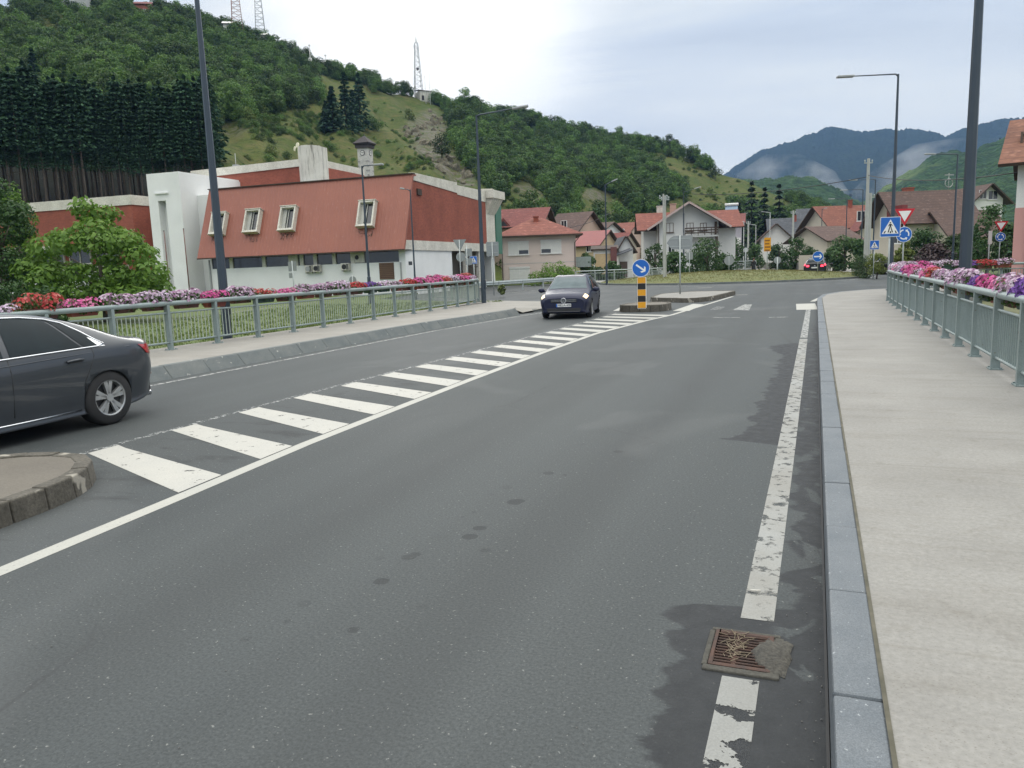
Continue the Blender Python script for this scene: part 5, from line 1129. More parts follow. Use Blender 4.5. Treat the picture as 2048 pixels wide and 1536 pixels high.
p = zf(1650, 490, -1.5); b = MB(); b.b2((A[0]-.5, -1.6, p[2]-.1), (A[0]+5, -.02, p[2]+.1)); b.b2((A[0]-.5, -1.6, p[2]+.1), (A[0]+5, -1.5, p[2]+1.0)); b.b2((A[0]-.4, -1.5, -.3), (A[0]-.15, -1.25, p[2]-.1)); b.b2((A[0]+3, -1.5, -.3), (A[0]+3.25, -1.25, he-.8)); b.build('timber_balcony', M_TIMBER, h)
h, F, A, B, he, hr = simple(1655, 1716, 108, 478, 454, W_BEIGE, T_BROWN, 'low outbuilding with a long brown lean-to roof below the orange roof', 'x', .3, 8, over=.8)
# large brown roof behind the flower railing
h, F = hroot(1840, 84, 'cream house under a broad mottled brown roof, with a dark-boarded gable', .05); he = F.onY(1850, 437, 0)[2]; hr = F.onY(1850, 384, 3.2)[2]; x0, x1 = F.onY(1808, 470, 0)[0], F.onY(1935, 470, 0)[0]
ro = gable(h, (x0, 0), (x1, 6.4), he, hr, 'x', W_BEIGE, T_BROWN, .7, gover=1.4); p = F.onY(1816, 379, 3.6); chimney(ro, p[0], 3.6, p[2]-1.4, p[2]+.1, M_BRICK, .9)
b = MB(); b.b2((x0-.6, -.5, he-1.2), (x0-.01, 2.6, he+1.5)); b.build('red_gable_boarding', mat('dull_red_boards', (.20, .035, .035), (.16, .03, .03), 5), h)
for px in (1795, 1850, 1893): p = F.onY(px, 475, 0); window(h, (p[0], -.02, p[2]), (1, 0, 0), (0, -1, 0), 1.2, 1.3, 'none')
p = F.onY(1897, 372, 3.4); b = MB(); b.tube([(p[0], 3.4, hr-.2), (p[0], 3.4, hr+2)], .04, 6); b.tube([(p[0]+.45*math.cos(t), 3.35, hr+.9+.45*math.sin(t)) for t in np.linspace(0, 6.28, 16)], .05, 6); b.b2((p[0]-.5, 3.3, hr+1.75), (p[0]+.5, 3.4, hr+1.85)); b.build('satellite_dish', M_GREYM, ro)
x2 = F.onY(1900, 470, -3)[0]; gable(h, (x2, -3.2), (x2+6, 3), F.onY(1900, 470, -3)[2], F.onY(1930, 424, 0)[2], 'x', W_BEIGE, T_BROWN, .6, wallpart='annex_wall', roofpart='annex_roof')
h, F, A, B, he, hr = simple(1948, 2006, 104, 398, 370, W_WHITE, T_BROWN, 'house on the rise with a white timbered gable under a brown roof, right', 'y', .0, 9, [(1966, 389, 1.0, 1.2, 'none'), (1986, 390, 1.3, 1.2, 'none')], .9)
# near house at the right edge
h, F = hroot(2034, 37, 'tall near house at the right edge, white above a rose pink ground floor', -.64); zf = lambda px, py, y=0: F.onY(px, py, y)
zs = zf(2034, 416)[2]; x0 = zf(2029, 450)[0]; he = zf(2034, 318)[2]
b = MB(); b.b2((x0-.02, -.02, -.4), (x0+9, 8, zs)); b.build('ground_floor_wall', W_ROSE, h)
ro = gable(h, (x0, 0), (x0+9, 8), he, zf(2040, 246, 4)[2], 'x', W_WHITE, tile('weathered_orange_tiles', (.22, .095, .055), (.15, .065, .045), 3.3, .5), .75, gover=.75)
for y in (1.6, 5.0):
    for z in (zs+.9, zs+3.0): window(h, (x0-.0, y, z), (0, 1, 0), (-1, 0, 0), .9, 1.3, 'none', M_BRFRAME)
window(h, (x0+2.2, -.0, zs+1.2), (1, 0, 0), (0, -1, 0), 1.1, 1.4, 'none', M_BRFRAME)
pipe(h, [(x0+.55, -.12, -.3), (x0+.55, -.12, he-.5), (x0+.3, -.7, he-.25)], .055)
# ---------------------------------------------------------------- hut, masts, houses on the hill
p = hill_hit(845, 190); s_ = np.linalg.norm(p-EYE); hut = thing('transmitter_hut', 'small white hut with dark doorway below the big lattice mast', 'hut', tuple(p), VIEWROT+.5)
b = MB(); b.b2((-2.0, -2.3, -2), (2.6, 2.3, 2.7)); b.build('wall', M_STREAK, hut); b = MB(); b.ext([(-2.3, -2.6, 2.71), (2.9, -2.6, 2.71), (2.9, 2.6, 3.6), (-2.3, 2.6, 3.6)], (0, 0, 1), .2); b.build('roof', M_TIMBER, hut); b = MB(); b.b2((-1.3, -2.36, -.6), (-.4, -2.303, 1.1)); b.build('door', M_DARKIN, hut)
M_MAST = mat('mast_steel', (.30, .32, .35), (.36, .38, .40), 2, .5, .2); M_MASTR = mat('faded_red_mast', (.35, .16, .14), (.3, .2, .18), 2)
def lattice(name, label, px, base, top, w0, w1, secs, m, extra=None, r_=.09):
    p = hill_hit(px, base); t = thing(name, label, 'mast', tuple(p), VIEWROT+.3, 'radio masts on the hill'); h = zat(p[0], p[1], top)-p[2]
    corners = lambda z: [(sx*(w0+(w1-w0)*z/h)/2, sy*(w0+(w1-w0)*z/h)/2, z) for sx, sy in ((-1, -1), (1, -1), (1, 1), (-1, 1))]
    b = MB(); zs_ = np.linspace(-.5, h, secs+1)
    for k in range(4): b.tube([corners(z)[k] for z in (-.5, h)], r_, 5)
    b.build('legs', m, t); b = MB()
    for i in range(secs):
        a_, c_ = corners(zs_[i]), corners(zs_[i+1])
        for k in range(4): b.beam(a_[k], c_[(k+1) % 4], r_*.9); b.beam(c_[k], c_[(k+1) % 4], r_*.9)
    b.build('bracing', m, t)
    if extra: extra(t, h)
    return t
def ex1(t, h):
    b = MB(); b.tube([(0, 0, h), (0, 0, h+2.2)], .16, 6); b.tube([(.3, 0, h), (.3, 0, h+1.6)], .05, 5); b.build('antenna', M_FRAME, t)
    for z, a_ in ((h*.9, 0), (h*.86, 2), (h*.82, 4), (h*.78, 1), (h*.94, 3), (h*.88, 5)):
        b = MB(); c = Vector((math.cos(a_)*.9, math.sin(a_)*.9, z)); b.tube([(0, 0, z), c], .04, 5); b.tube([c-Vector((0, 0, .8)), c+Vector((0, 0, .8))], .06, 5); b.build('dipole', M_MAST, t)
    b = MB(); b.disc((0, -.7, h*.53), (0, -1, 0), .5, .3, 16); b.build('dish', M_DARKIN, t)
lattice('lattice_mast', 'tall grey lattice mast with antennas standing behind the white hut', 837, 182, 86, 3.0, 1.1, 12, M_MAST, ex1)
lattice('lattice_mast', 'left lattice mast of the pair on the upper slope, reddish at its foot', 477, 78, -60, 3.6, 1.6, 14, M_MASTR, None, .1)
lattice('lattice_mast', 'right lattice mast of the pair on the upper slope, leaving the frame', 523, 92, -70, 3.4, 1.0, 14, M_MAST, None, .1)
for px, base, top, lab, nm in ((622, 140, 92, 'thin white mast with a small round dish on the ridge', 'mast'), (653, 145, 112, 'bare thin white pole on the ridge right of the dish mast', 'pole'), (548, 95, 72, 'short white pole on the ridge right of the lattice masts', 'pole'), (852, 208, 152, 'left pale flagpole in front of the hut', 'flagpole'), (861, 210, 149, 'right pale flagpole in front of the hut', 'flagpole')):
    p = hill_hit(px, base); h = zat(p[0], p[1], top)-p[2]; t = thing(nm, lab, 'pole', tuple(p)); b = MB(); b.tube([(0, 0, -.5), (0, 0, h)], [.14, .09], 6); b.build('shaft', M_FRAME, t); b = MB(); b.b2((-.25, -.25, h), (.25, .25, h+.4)) if nm != 'flagpole' else b.b2((-.1, -.1, h), (.1, .1, h+.15)); b.build('tip', M_FRAME, t)
    if px == 622: b = MB(); b.disc((0, -.3, h*.42), (0, -1, 0), .75, .3, 16); b.build('dish', M_FRAME, t); b = MB(); b.b2((-1.8, -.5, -.5), (-.5, .6, 1.6)); b.build('cabinet', M_FRAME, t)
for px, py, w_, h_, mm, rm, lab in ((155, 36, 8, 4.6, W_GREY, T_GREY, 'small grey roofed cabin near the top left of the hill'), (295, 48, 4.6, 4.2, mat('red_house', (.35, .10, .06)), T_DKRED, 'tiny red cabin among the trees on the hill crest'), (460, 76, 2.6, 3.0, W_WHITE, M_FRAME, 'small white kiosk left of the two lattice masts'), (526, 88, 3.4, 2.2, W_WHITE, M_FRAME, 'low white cabinet house at the foot of the right lattice mast')):
    p = hill_hit(px, py); t = thing('cabin', lab, 'cabin', tuple(p+np.array([0, 0, .2])), VIEWROT+.2); gable(t, (-w_/2, -4), (w_/2, 1), h_, h_+1.2, 'x', mm, rm, .4); window(t, (0.3, -4, h_*.55), (1, 0, 0), (0, -1, 0), 1, 1, 'none')
# ================================================================ RAILINGS, FLOWERS, LAMPS, SIGNS
M_RAIL = mat('painted_rail', (.255, .31, .305), (.215, .265, .26), 2.5, .5, .15, fine=.1, bscale=60, speck=(14, .70, (.16, .15, .13)))
def resample(path, step):
    P = [Vector((*p, 0)) for p in path]; cum = [0]
    for a, b_ in zip(P, P[1:]): cum.append(cum[-1]+(b_-a).length)
    n = max(1, round(cum[-1]/step)); out = []
    for k in range(n+1):
        s = cum[-1]*k/n; i = min(max(np.searchsorted(cum, s, 'right')-1, 0), len(P)-2); t = (s-cum[i])/(cum[i+1]-cum[i]); p = P[i].lerp(P[i+1], t); out.append((p.x, p.y))
    return out
def railing(label, path, z, step=1.52, h=1.12, top=.055, detail=True, name='railing', gap=.115, m=None, mb=None):
    m = m or M_RAIL
    t = thing(name, label, 'railing', (0, 0, 0)); pts = resample(path, step); fine = resample(path, step/3)
    b = MB(); b.tube([(p[0], p[1], z+h-top) for p in fine], top, 12); b.build('top_rail', m, t)
    for nm, zz, rr in (('upper_rail', h-.27, .022), ('lower_rail', .17, .024)):
        b = MB(); b.tube([(p[0], p[1], z+zz) for p in fine], rr, 8); b.build(nm, m, t)
    for i, p in enumerate(pts):
        q = pts[min(i+1, len(pts)-1)]; r = pts[max(i-1, 0)]; a = math.atan2(q[1]-r[1], q[0]-r[0])
        b = MB(); b.box((p[0], p[1], z+(h-top*1.5)/2), (.075, .115, h-top*1.5), a); po = b.build('post', m, t)
        if detail:
            b = MB(); b.box((p[0], p[1], z+.008), (.24, .17, .016), a)
            for sx in (-1, 1):
                for sy in (-1, 1): c, s_ = math.cos(a), math.sin(a); b.box((p[0]+c*sx*.09-s_*sy*.06, p[1]+s_*sx*.09+c*sy*.06, z+.024), (.025, .025, .02), a)
            b.build('base_plate', m, po)
    for p, q in zip(pts, pts[1:]):
        b = MB(); L = math.dist(p, q); n = int((L-.08)/gap)
        for k in range(n):
            s = (k+.5+(L/gap-n)/2)*gap/L; x, y = p[0]+(q[0]-p[0])*s, p[1]+(q[1]-p[1])*s
            b.tube([(x, y, z+.17), (x, y, z+h-.27)], .012, 6, cap=False)
        b.build('baluster_panel', mb or m, t)
    return pts
RP = [(2.44, 2.0), (2.44, 22), (2.42, 27), (2.5, 31.5), (2.85, 34.5), (3.7, 36.8), (5.2, 38.4), (8, 39.8), (12, 41)]
railing('grey tubular bridge railing with flower boxes along the right pavement', RP, .15)
LP = [(-13.85, -3), (-13.85, 8), (-13.8, 18), (-13.95, 24), (-14.2, 29), (-14.6, 32.3), (-15.3, 34.6), (-16.6, 36.0), (-19, 37)]
railing('grey tubular railing with flower boxes between the left pavement and the lawn', LP, .235, mb=mat('pale_baluster', (.40, .45, .40), (.34, .39, .35), 3, .5))  # left balusters get a paler tone than the rails and posts
# bridge railing and guard rail across the left road
BP = [ground(1152, 567, .12)[:2], ground(1215, 564, .12)[:2], ground(1300, 560.5, .12)[:2], ground(1375, 553, .12)[:2]]
railing('pale bridge railing beyond the left road, behind the dark blue car', [tuple(p) for p in BP], .12, 2.1, 1.15, .05, False, gap=.16, m=M_GALV)
def guardrail(label, path, z=0):
    t = thing('guardrail', label, 'guardrail'); P = resample(path, 1.0); vs = []; prof_ = [(-.05, .78), (-.05, .74), (.02, .69), (.02, .65), (-.04, .60), (.02, .55), (.02, .51), (-.05, .46)]
    n = len(prof_); b = MB()
    for i, p in enumerate(P):
        q = P[min(i+1, len(P)-1)]; r = P[max(0, i-1)]; d = Vector((q[0]-r[0], q[1]-r[1], 0)).normalized(); nn = Vector((d.y, -d.x, 0)); vs += [Vector((p[0], p[1], z+a[1]))+nn*a[0] for a in prof_]
    b.add(vs, [(i*n+k, i*n+k+1, (i+1)*n+k+1, (i+1)*n+k) for i in range(len(P)-1) for k in range(n-1)], 0, True); b.add([v+Vector((0, 0, .0)) for v in vs], []); b.build('beam', M_GALV, t)
    for p in resample(path, 3.0): b = MB(); b.box((p[0], p[1], z+.35), (.1, .06, .75)); b.build('post', M_GALV, t)
guardrail('long steel guardrail on the far side of the left road, before the pink house', [tuple(ground(px, py)[:2]) for px, py in ((940, 590), (1000, 585.5), (1060, 580.5), (1110, 576), (1150, 570))], .1)
guardrail('steel guardrail beyond the flowers at the right edge', [(9.5, 37.5), (13, 36), (20, 33), (30, 28)], .55)

# --- flower boxes
PETU = {'red': ((.42, .03, .04), (.52, .09, .085)), 'magenta': ((.58, .07, .27), (.70, .18, .42)), 'pink': ((.72, .22, .42), (.80, .36, .52)), 'violet': ((.13, .05, .27), (.24, .12, .40)), 'white and purple': ((.70, .62, .68), (.34, .14, .30)), 'pale lilac': ((.60, .47, .62), (.70, .60, .70)), 'coral red': ((.55, .12, .10), (.58, .22, .2))}
M_PET = {k: leafmat('petals_'+k.replace(' ', '_'), a, b_, .25, objvar=.08, rough=.6) for k, (a, b_) in PETU.items()}
M_FOL = leafmat('flower_foliage', (.045, .10, .025), (.10, .16, .045), .2)
M_BOXES = [mat('terracotta_box', (.25, .065, .04), (.21, .05, .035), 4, .6), mat('brown_box', (.12, .05, .038), (.10, .04, .03), 4, .6), mat('green_box', (.03, .07, .05), (.025, .06, .045), 4, .6)]
def make_planter(color, seed, mix=None):
    r = np.random.default_rng(seed); t = thing('flower_box', '-', 'flower box'); b = MB(); L = .72
    vs = []
    for z, k in ((0, .82), (.17, 1.0)):
        for sx, sy in ((-1, -1), (1, -1), (1, 1), (-1, 1)): vs.append((sx*.085*k, sy*L/2*(k if z == 0 else 1), z))
    b.add(vs, [(3, 2, 1, 0), (0, 1, 5, 4), (1, 2, 6, 5), (2, 3, 7, 6), (3, 0, 4, 7), (4, 5, 6, 7)])
    for sx in (-1, 1): b.b2((sx*.094-.012, -L/2-.012, .15), (sx*.094+.012, L/2+.012, .18))
    b.build('box', M_BOXES[seed % 3], t)
    cl = [(r.normal(0, .03), y, .25+r.uniform(-.03, .05), .13, .16, .12) for y in np.linspace(-.34, .34, 6)]+[(r.choice([-1, 1])*.12, r.uniform(-.35, .35), .14, .07, .12, .12) for _ in range(5)]
    v, q = leafcloud(r, cl, 420, .06, .4); npmesh('foliage', v, q, M_FOL, t)['kind'] = 'stuff'
    n = 330; kk = r.integers(0, len(cl), n); c = np.asarray(cl)[kk]; d = r.normal(0, 1, (n, 3)); d[:, 2] = np.abs(d[:, 2])*.9+.1; d /= np.linalg.norm(d, axis=1)[:, None]
    p = c[:, :3]+d*c[:, 3:]*1.13; u = np.cross(d, r.normal(0, 1, (n, 3))); u /= np.linalg.norm(u, axis=1)[:, None]; w_ = np.cross(d, u); rad = r.uniform(.022, .036, n)[:, None]
    P = np.stack([p+(u*math.cos(a)+w_*math.sin(a))*rad+d*rad*.35 for a in np.arange(5)*2*np.pi/5]+[p-d*rad*.15], 1)
    quads = np.concatenate([np.stack([np.arange(n)*6+k, np.arange(n)*6+(k+1) % 5, np.arange(n)*6+5], 1) for k in range(5)])
    if mix:
        for j, cname in enumerate((color, mix)):
            sel = np.tile((np.arange(n) % 2) == j, 5); npmesh('flowers', P.reshape(-1, 3), quads[sel], M_PET[cname], t)['kind'] = 'stuff'
    else: npmesh('flowers', P.reshape(-1, 3), quads, M_PET[color], t)['kind'] = 'stuff'
    return t
PROTO = {}
kinds = [('red', None), ('magenta', None), ('white and purple', None), ('pale lilac', 'white and purple'), ('violet', None), ('pink', 'magenta'), ('coral red', 'red')]
for i, (c, mx_) in enumerate(kinds): PROTO[c] = [make_planter(c, 100+i*7+j, mx_) for j in range(2)]
used = set(); DESC = {'red': 'red petunias', 'magenta': 'magenta petunias', 'white and purple': 'white and purple striped petunias', 'pale lilac': 'pale lilac petunias', 'violet': 'deep violet petunias', 'pink': 'pink petunias', 'coral red': 'coral red geraniums'}
def place_planter(c, p, rz, z, lab, grp, k):
    pr = PROTO[c][k % 2]
    if pr.name in used: o = copy_tree(pr)
    else: used.add(pr.name); o = pr
    o.location = (p[0], p[1], z); o.rotation_euler.z = rz+(math.pi if k % 3 == 0 else 0); s = random.uniform(.88, 1.2); o.scale = (s, random.uniform(.95, 1.1), s); o['label'] = lab; o['group'] = grp
def row(path, off, z, seq, where, grp, step=.86, start=0, zoff=0):
    pts = resample(path, step)
    for k, c in enumerate(seq):
        if start+k+1 >= len(pts): break
        if c is None: continue
        p, q = pts[start+k], pts[start+k+1]; d = Vector((q[0]-p[0], q[1]-p[1], 0)).normalized(); nn = Vector((-d.y, d.x, 0))*off; m_ = ((p[0]+q[0])/2+nn.x, (p[1]+q[1])/2+nn.y)
        place_planter(c, m_, math.atan2(d.y, d.x)-math.pi/2, z+.90+random.uniform(-.02, .03), '%s, %s box %s' % (DESC[c], ORD[min(k, 29)], where), grp, k+len(c))
LSEQ = ['pale lilac', 'coral red', 'pink', 'white and purple', 'pale lilac', 'white and purple', 'magenta', 'white and purple', 'coral red', 'pink', 'white and purple', 'white and purple', 'pale lilac', 'red', 'violet', 'pale lilac', 'white and purple', 'red', 'magenta', 'pink', 'magenta', 'coral red', 'pale lilac', 'pink', 'magenta', 'white and purple', 'white and purple', 'red', 'coral red']
row(LP, .17, .235, LSEQ, 'on left railing from the grey car', 'flower boxes on the left railing', .93, 13)
row(LP, .17, .235, ['pale lilac', 'pink', 'magenta', 'magenta', 'pink', 'white and purple', 'pale lilac', 'white and purple'], 'past the far bend of the left railing', 'flower boxes at the far end of the left railing', .82, 49)
RSEQ = ['magenta', 'violet', 'pale lilac', 'red', 'violet', 'white and purple', 'pink', 'magenta', 'violet', 'white and purple', 'white and purple', 'pale lilac', 'white and purple', 'white and purple', 'coral red', 'pink', 'pink', 'white and purple', 'pink', 'magenta', 'pink', 'violet', 'pale lilac', 'white and purple', 'pale lilac', 'pink', 'white and purple', 'pale lilac', 'white and purple']
row(RP, -.17, .15, RSEQ, 'on right railing from its near end', 'flower boxes on the right railing', .86, 7)
row(RP, -.17, .15, ['pale lilac', 'white and purple', 'pale lilac', 'magenta', 'pale lilac', 'pale lilac', 'violet', 'red', 'white and purple'], 'round the far bend of the right railing', 'flower boxes round the bend of the right railing', .86, 38)
for c in PROTO:
    for o in PROTO[c]:
        if o.name not in used:
            for ch in list(o.children): bpy.data.objects.remove(ch)
            bpy.data.objects.remove(o)

# --- street lamps
M_LAMP = mat('slate_lamp_paint', (.045, .062, .082), (.055, .073, .095), 2, .4, .3)
M_LHEAD = mat('lamp_head_grey', (.38, .40, .41), (.33, .35, .36), 3, .4, .2)
def lamp(px, py_base, d, top, label, r0, r1, arm=None, arm_dir=0.0, m=None, base=0.0, xy=None, height=None, group='street lamps', octo=8, up=.25, head=.75, name='street_lamp'):
    if xy is None: x, y, _ = at(px, hor(px), d)
    else: x, y = xy
    h = height or zat(x, y, top)-base
    t = thing(name, label, 'street lamp', (x, y, base), 0, group); b = MB(); m = m or M_LAMP
    b.tube([(0, 0, -.3), (0, 0, h*.2), (0, 0, h*.205), (0, 0, h-.25), (0, 0, h)], [r0, r0*.92 if r0 > .1 else r0, (r0*.9 if r0 > .1 else r0*.72), r1, r1*.9], octo, smooth=octo > 8); b.build('pole', m, t)
    b = MB(); b.box((0, 0, .02), (r0*3.4, r0*3.4, .05)); b.build('base_plate', m, t)
    if r0 > .1: b = MB(); b.box((r0*.9, -.02, .95), (.03, .16, .4)); b.build('service_door', m, t)
    if arm:
        c, s = math.cos(arm_dir), math.sin(arm_dir); b = MB(); b.tube([(0, 0, h-.1), (c*.12, s*.12, h), (c*arm, s*arm, h+up)], [r1*.85, r1*.75, r1*.55], 8); b.build('arm', m, t)
        b = MB(); e = Vector((c*arm, s*arm, h+up)); u = Vector((c, s, up/arm)).normalized(); b.box(e+u*head/2, (head, .26, .09), axes=(u, Vector((-s, c, 0)), u.cross(Vector((-s, c, 0))))); o = bevel(b.build('lamp_head', M_LHEAD, t), .02)
    return t
VR = VIEWROT
lamp(0, 0, 0, 0, 'tall dark lamp column rising from the lawn behind the left railing', .125, .048, 2.2, 0, height=10.4, base=.12, xy=(-14.6, 16.35))
lamp(0, 0, 0, 0, 'tall dark lamp column behind the flowers of the right railing', .125, .055, 2.2, math.pi, height=11, base=.15, xy=tuple(at(1931, 520, 15.9)[:2]))
lamp(1783, 0, 35.8, 148, 'lamp column with a long arm to the left, behind the crossing sign', .105, .045, 2.0, VR+math.pi, base=.15, up=-.02)
lamp(0, 0, 0, 230, 'lamp column with a raised arm to the right, beside the hall end', .125, .045, 1.65, VR-.05, xy=tuple(ground(968, 606, .2)[:2]), base=.12, up=.2)
lamp(737, 0, 42, 332, 'thin lamp in front of the red facade, arm to the right', .10, .045, .75, VR-.3, base=.1, up=.0, head=.5)
lamp(829, 0, 47, 379, 'short-armed thin lamp at the corner of the red facade', .08, .035, .35, VR+math.pi, base=.1, up=.05, head=.25)
lamp(1213, 0, 67, 369, 'thin lamp with upward arm behind the bridge railing', .10, .05, .55, VR, base=.1, up=.22, head=.55)
lamp(1367, 0, 86, 384, 'lamp whose arm shows above the crossing gables', .08, .04, 1.2, VR, up=.3)
lamp(1906, 0, 56, 308, 'grey lamp with an arm to the left before the brown roof', .10, .055, 1.6, VR+math.pi, up=.06)
lamp(1746, 0, 72, 359, 'nearest of the three lamps behind the twin concrete poles', .09, .05, 1.7, VR+math.pi, up=.02)
lamp(1722, 0, 84, 379, 'middle lamp of the row behind the twin concrete poles', .09, .05, 1.7, VR+math.pi, up=.02)
lamp(1691, 0, 98, 397, 'farther lamp of the row, before the orange roof', .09, .05, 1.6, VR+math.pi, up=.02)
lamp(1642, 0, 115, 418, 'small lamp at the left end of the orange roof', .08, .05, .3, VR, up=.05, head=.4)
M_PALEL = mat('pale_lamp_paint', (.55, .57, .56), (.5, .52, .51), 3, .5)
for px, d, top, lab in ((1487, 118, 443, 'pale lamp with left arm, nearest the spruces'), (1511, 130, 450, 'shorter pale lamp right behind the first pale one'), (1539, 122, 425, 'pale lamp over the orange sign')): lamp(px, 0, d, top, lab, .10, .06, .9, VR+math.pi, m=M_PALEL, up=.12, head=.5)
def pole(px, d, top, label, r0, r1, m, name='utility_pole', cross=False, base_y=None):
    x, y, _ = at(px, hor(px), d); h = zat(x, y, top); t = thing(name, label, 'pole', (x, y, 0)); b = MB(); b.tube([(0, 0, -.3), (0, 0, h)], [r0, r1], 6, smooth=False); b.build('shaft', m, t)
    b = MB(); c, s = math.cos(VR), math.sin(VR)
    b.beam((-c*.35, -s*.35, h-.35), (c*.35, s*.35, h-.35), .08)
    for k in (-.3, .3): b.tube([(c*k, s*k, h-.3), (c*k, s*k, h-.1)], .05, 6)
    b.build('crossarm', M_GALV, t); return t, (x, y, h)
M_CPOLE = mat('concrete_pole', (.44, .45, .42), (.37, .38, .355), 1.5, .9)
_, W0 = pole(1731, 64, 317, 'tall square concrete power pole, left of the twin pair by the hedge', .165, .11, M_CPOLE)
pole(1737.5, 65.5, 386, 'shorter concrete pole, right of the twin pair by the hedge', .14, .11, M_CPOLE)
pole(1327.5, 66, 388, 'concrete pole before the big white house, left of the touching pair', .09, .07, M_CPOLE); pole(1331, 66.6, 391, 'concrete pole before the big white house, right of the touching pair', .09, .07, M_CPOLE)
pole(1585, 105, 421, 'concrete pole beside the slate grey roof', .17, .12, M_CPOLE); pole(1496, 118, 442, 'concrete pole among the pale lamps', .15, .12, M_CPOLE)
def cable(label, A, B, sag, r_=.022):
    b = MB(); A = Vector(A); B = Vector(B); b.tube([A.lerp(B, t)-Vector((0, 0, sag*4*t*(1-t))) for t in np.linspace(0, 1, 14)], r_, 5, smooth=True); tag(b.build('overhead_cable', mat('cable_black', (.02, .02, .022))), label, 'cable', 'overhead cables')
cable('black overhead cable running left from the tall power pole to the hillside', Vector(W0)-Vector((0, 0, 1.45)), at(1385, 388, 95), .5, .035)
cable('black overhead cable running right from the tall power pole', Vector(W0)-Vector((0, 0, 1.35)), at(2040, 344, 38), .4, .03)
cable('thin cable over the pink house to the street lamp', at(1140, 455, 84), at(1228, 421, 100), .3, .03)
# --- traffic signs
M_SBACK = mat('sign_back_grey', (.27, .29, .29), (.33, .35, .35), 2, .45, .35); M_SPOST = mat('sign_post_grey', (.36, .40, .39), (.42, .45, .44), 3, .5, .3)
M_BLUE = mat('sign_blue', (.012, .13, .50), (.012, .12, .47), 2, .4); M_SWHITE = mat('sign_white', (.80, .81, .80), (.77, .78, .77), 3, .4); M_SRED = mat('sign_red', (.52, .015, .03), (.48, .014, .028), 3, .4); M_BLACK = mat('sign_black', (.012, .012, .013)); M_YEL = mat('sign_amber', (.72, .33, .01), (.68, .31, .01), 3, .45)
class Face:
    """flat sign face: local x right, y up, facing -n... built at height on a post"""
    def __init__(s, par, c, rz): s.par = par; s.c = Vector(c); s.x = Vector((math.cos(rz), math.sin(rz), 0)); s.n = Vector((math.sin(rz), -math.cos(rz), 0)); s.z = Vector((0, 0, 1))
    def P(s, u, v, w=0): return s.c+s.x*u+s.z*v+s.n*w
    def poly(s, name, pts, m, w0, w1, par=None, side=None):
        b = MB(); b.ext([s.P(u, v, w1) for u, v in pts], -s.n, w1-w0, 0, 1 if side else None); return b.build(name, [m, side] if side else m, par or s.par)
def circ(r, n=36, c=(0, 0)): return [(c[0]+r*math.cos(2*math.pi*k/n), c[1]+r*math.sin(2*math.pi*k/n)) for k in range(n)]
def rrect(w, h, r=.03, c=(0, 0)):
    out = []
    for cx1, cy1, a0 in ((w/2-r, h/2-r, 0), (-w/2+r, h/2-r, 90), (-w/2+r, -h/2+r, 180), (w/2-r, -h/2+r, 270)):
        for k in range(4): a = R(a0+k*30); out.append((c[0]+cx1+r*math.cos(a), c[1]+cy1+r*math.sin(a)))
    return out
def arrow(L, w, hw, hl, ang, c=(0, 0)):
    p = [(-L/2, -w/2), (L/2-hl*.6, -w/2), (L/2-hl, -hw/2), (L/2-hl*.55, -hw/2), (L/2, 0), (L/2-hl*.55, hw/2), (L/2-hl, hw/2), (L/2-hl*.6, w/2), (-L/2, w/2)]; ca, sa = math.cos(ang), math.sin(ang)
    return [(c[0]+u*ca-v*sa, c[1]+u*sa+v*ca) for u, v in p]
def post(par, h, r_=.03): b = MB(); b.tube([(0, 0, -.1), (0, 0, h)], r_, 10); return b.build('post', M_SPOST, par)
def blue_disc(f, r, par=None):
    p = f.poly('panel', circ(r), M_SWHITE, 0, .02, par, M_SBACK); f.poly('face', circ(r*.94), M_BLUE, .0205, .0235, p); return p
def crossing(f, s):
    p = f.poly('panel', rrect(s, s, .03), M_SWHITE, 0, .02, None, M_SBACK); f.poly('face', rrect(s*.95, s*.95, .03), M_BLUE, .0205, .0235, p)
    k = s*.95; f.poly('white_triangle', [(-.44*k, -.36*k), (.44*k, -.36*k), (0, .40*k)], M_SWHITE, .024, .0265, p)
    q = 'pedestrian_symbol'; b = MB()
    def add(pts): b.ext([f.P(u*k, v*k, .0295) for u, v in pts], -f.n, .0025)
    add(circ(.038, 16, (-.01, .22))); add([(-.055, .16), (.045, .16), (.04, .02), (-.045, .02)]); add([(-.055, .16), (-.045, .11), (-.10, .03), (-.125, .045)]); add([(.045, .16), (.04, .11), (.095, .05), (.12, .065)])
    add([(-.045, .018), (.0, .018), (-.075, -.29), (-.14, -.29)]); add([(.002, .018), (.04, .018), (.15, -.29), (.085, -.29)])
    for u in (-.31, -.20, .02, .22, .32): add([(u-.045, -.33), (u+.03, -.33), (u*.80+.025, -.20 if abs(u) > .1 else -.22), (u*.80-.03, -.20 if abs(u) > .1 else -.22)]) if abs(u) > .25 or abs(u) < .1 else None
    b.build(q, M_BLACK, p)
def yieldsign(f, s):
    h = s*.866; tri = lambda k: [(-s/2*k, h/3*k*1.0), (s/2*k, h/3*k), (0, -2*h/3*k)]
    p = f.poly('panel', tri(1.0), M_SRED, 0, .02, None, M_SBACK); f.poly('face', tri(.62), M_SWHITE, .0205, .0235, p); b = MB()
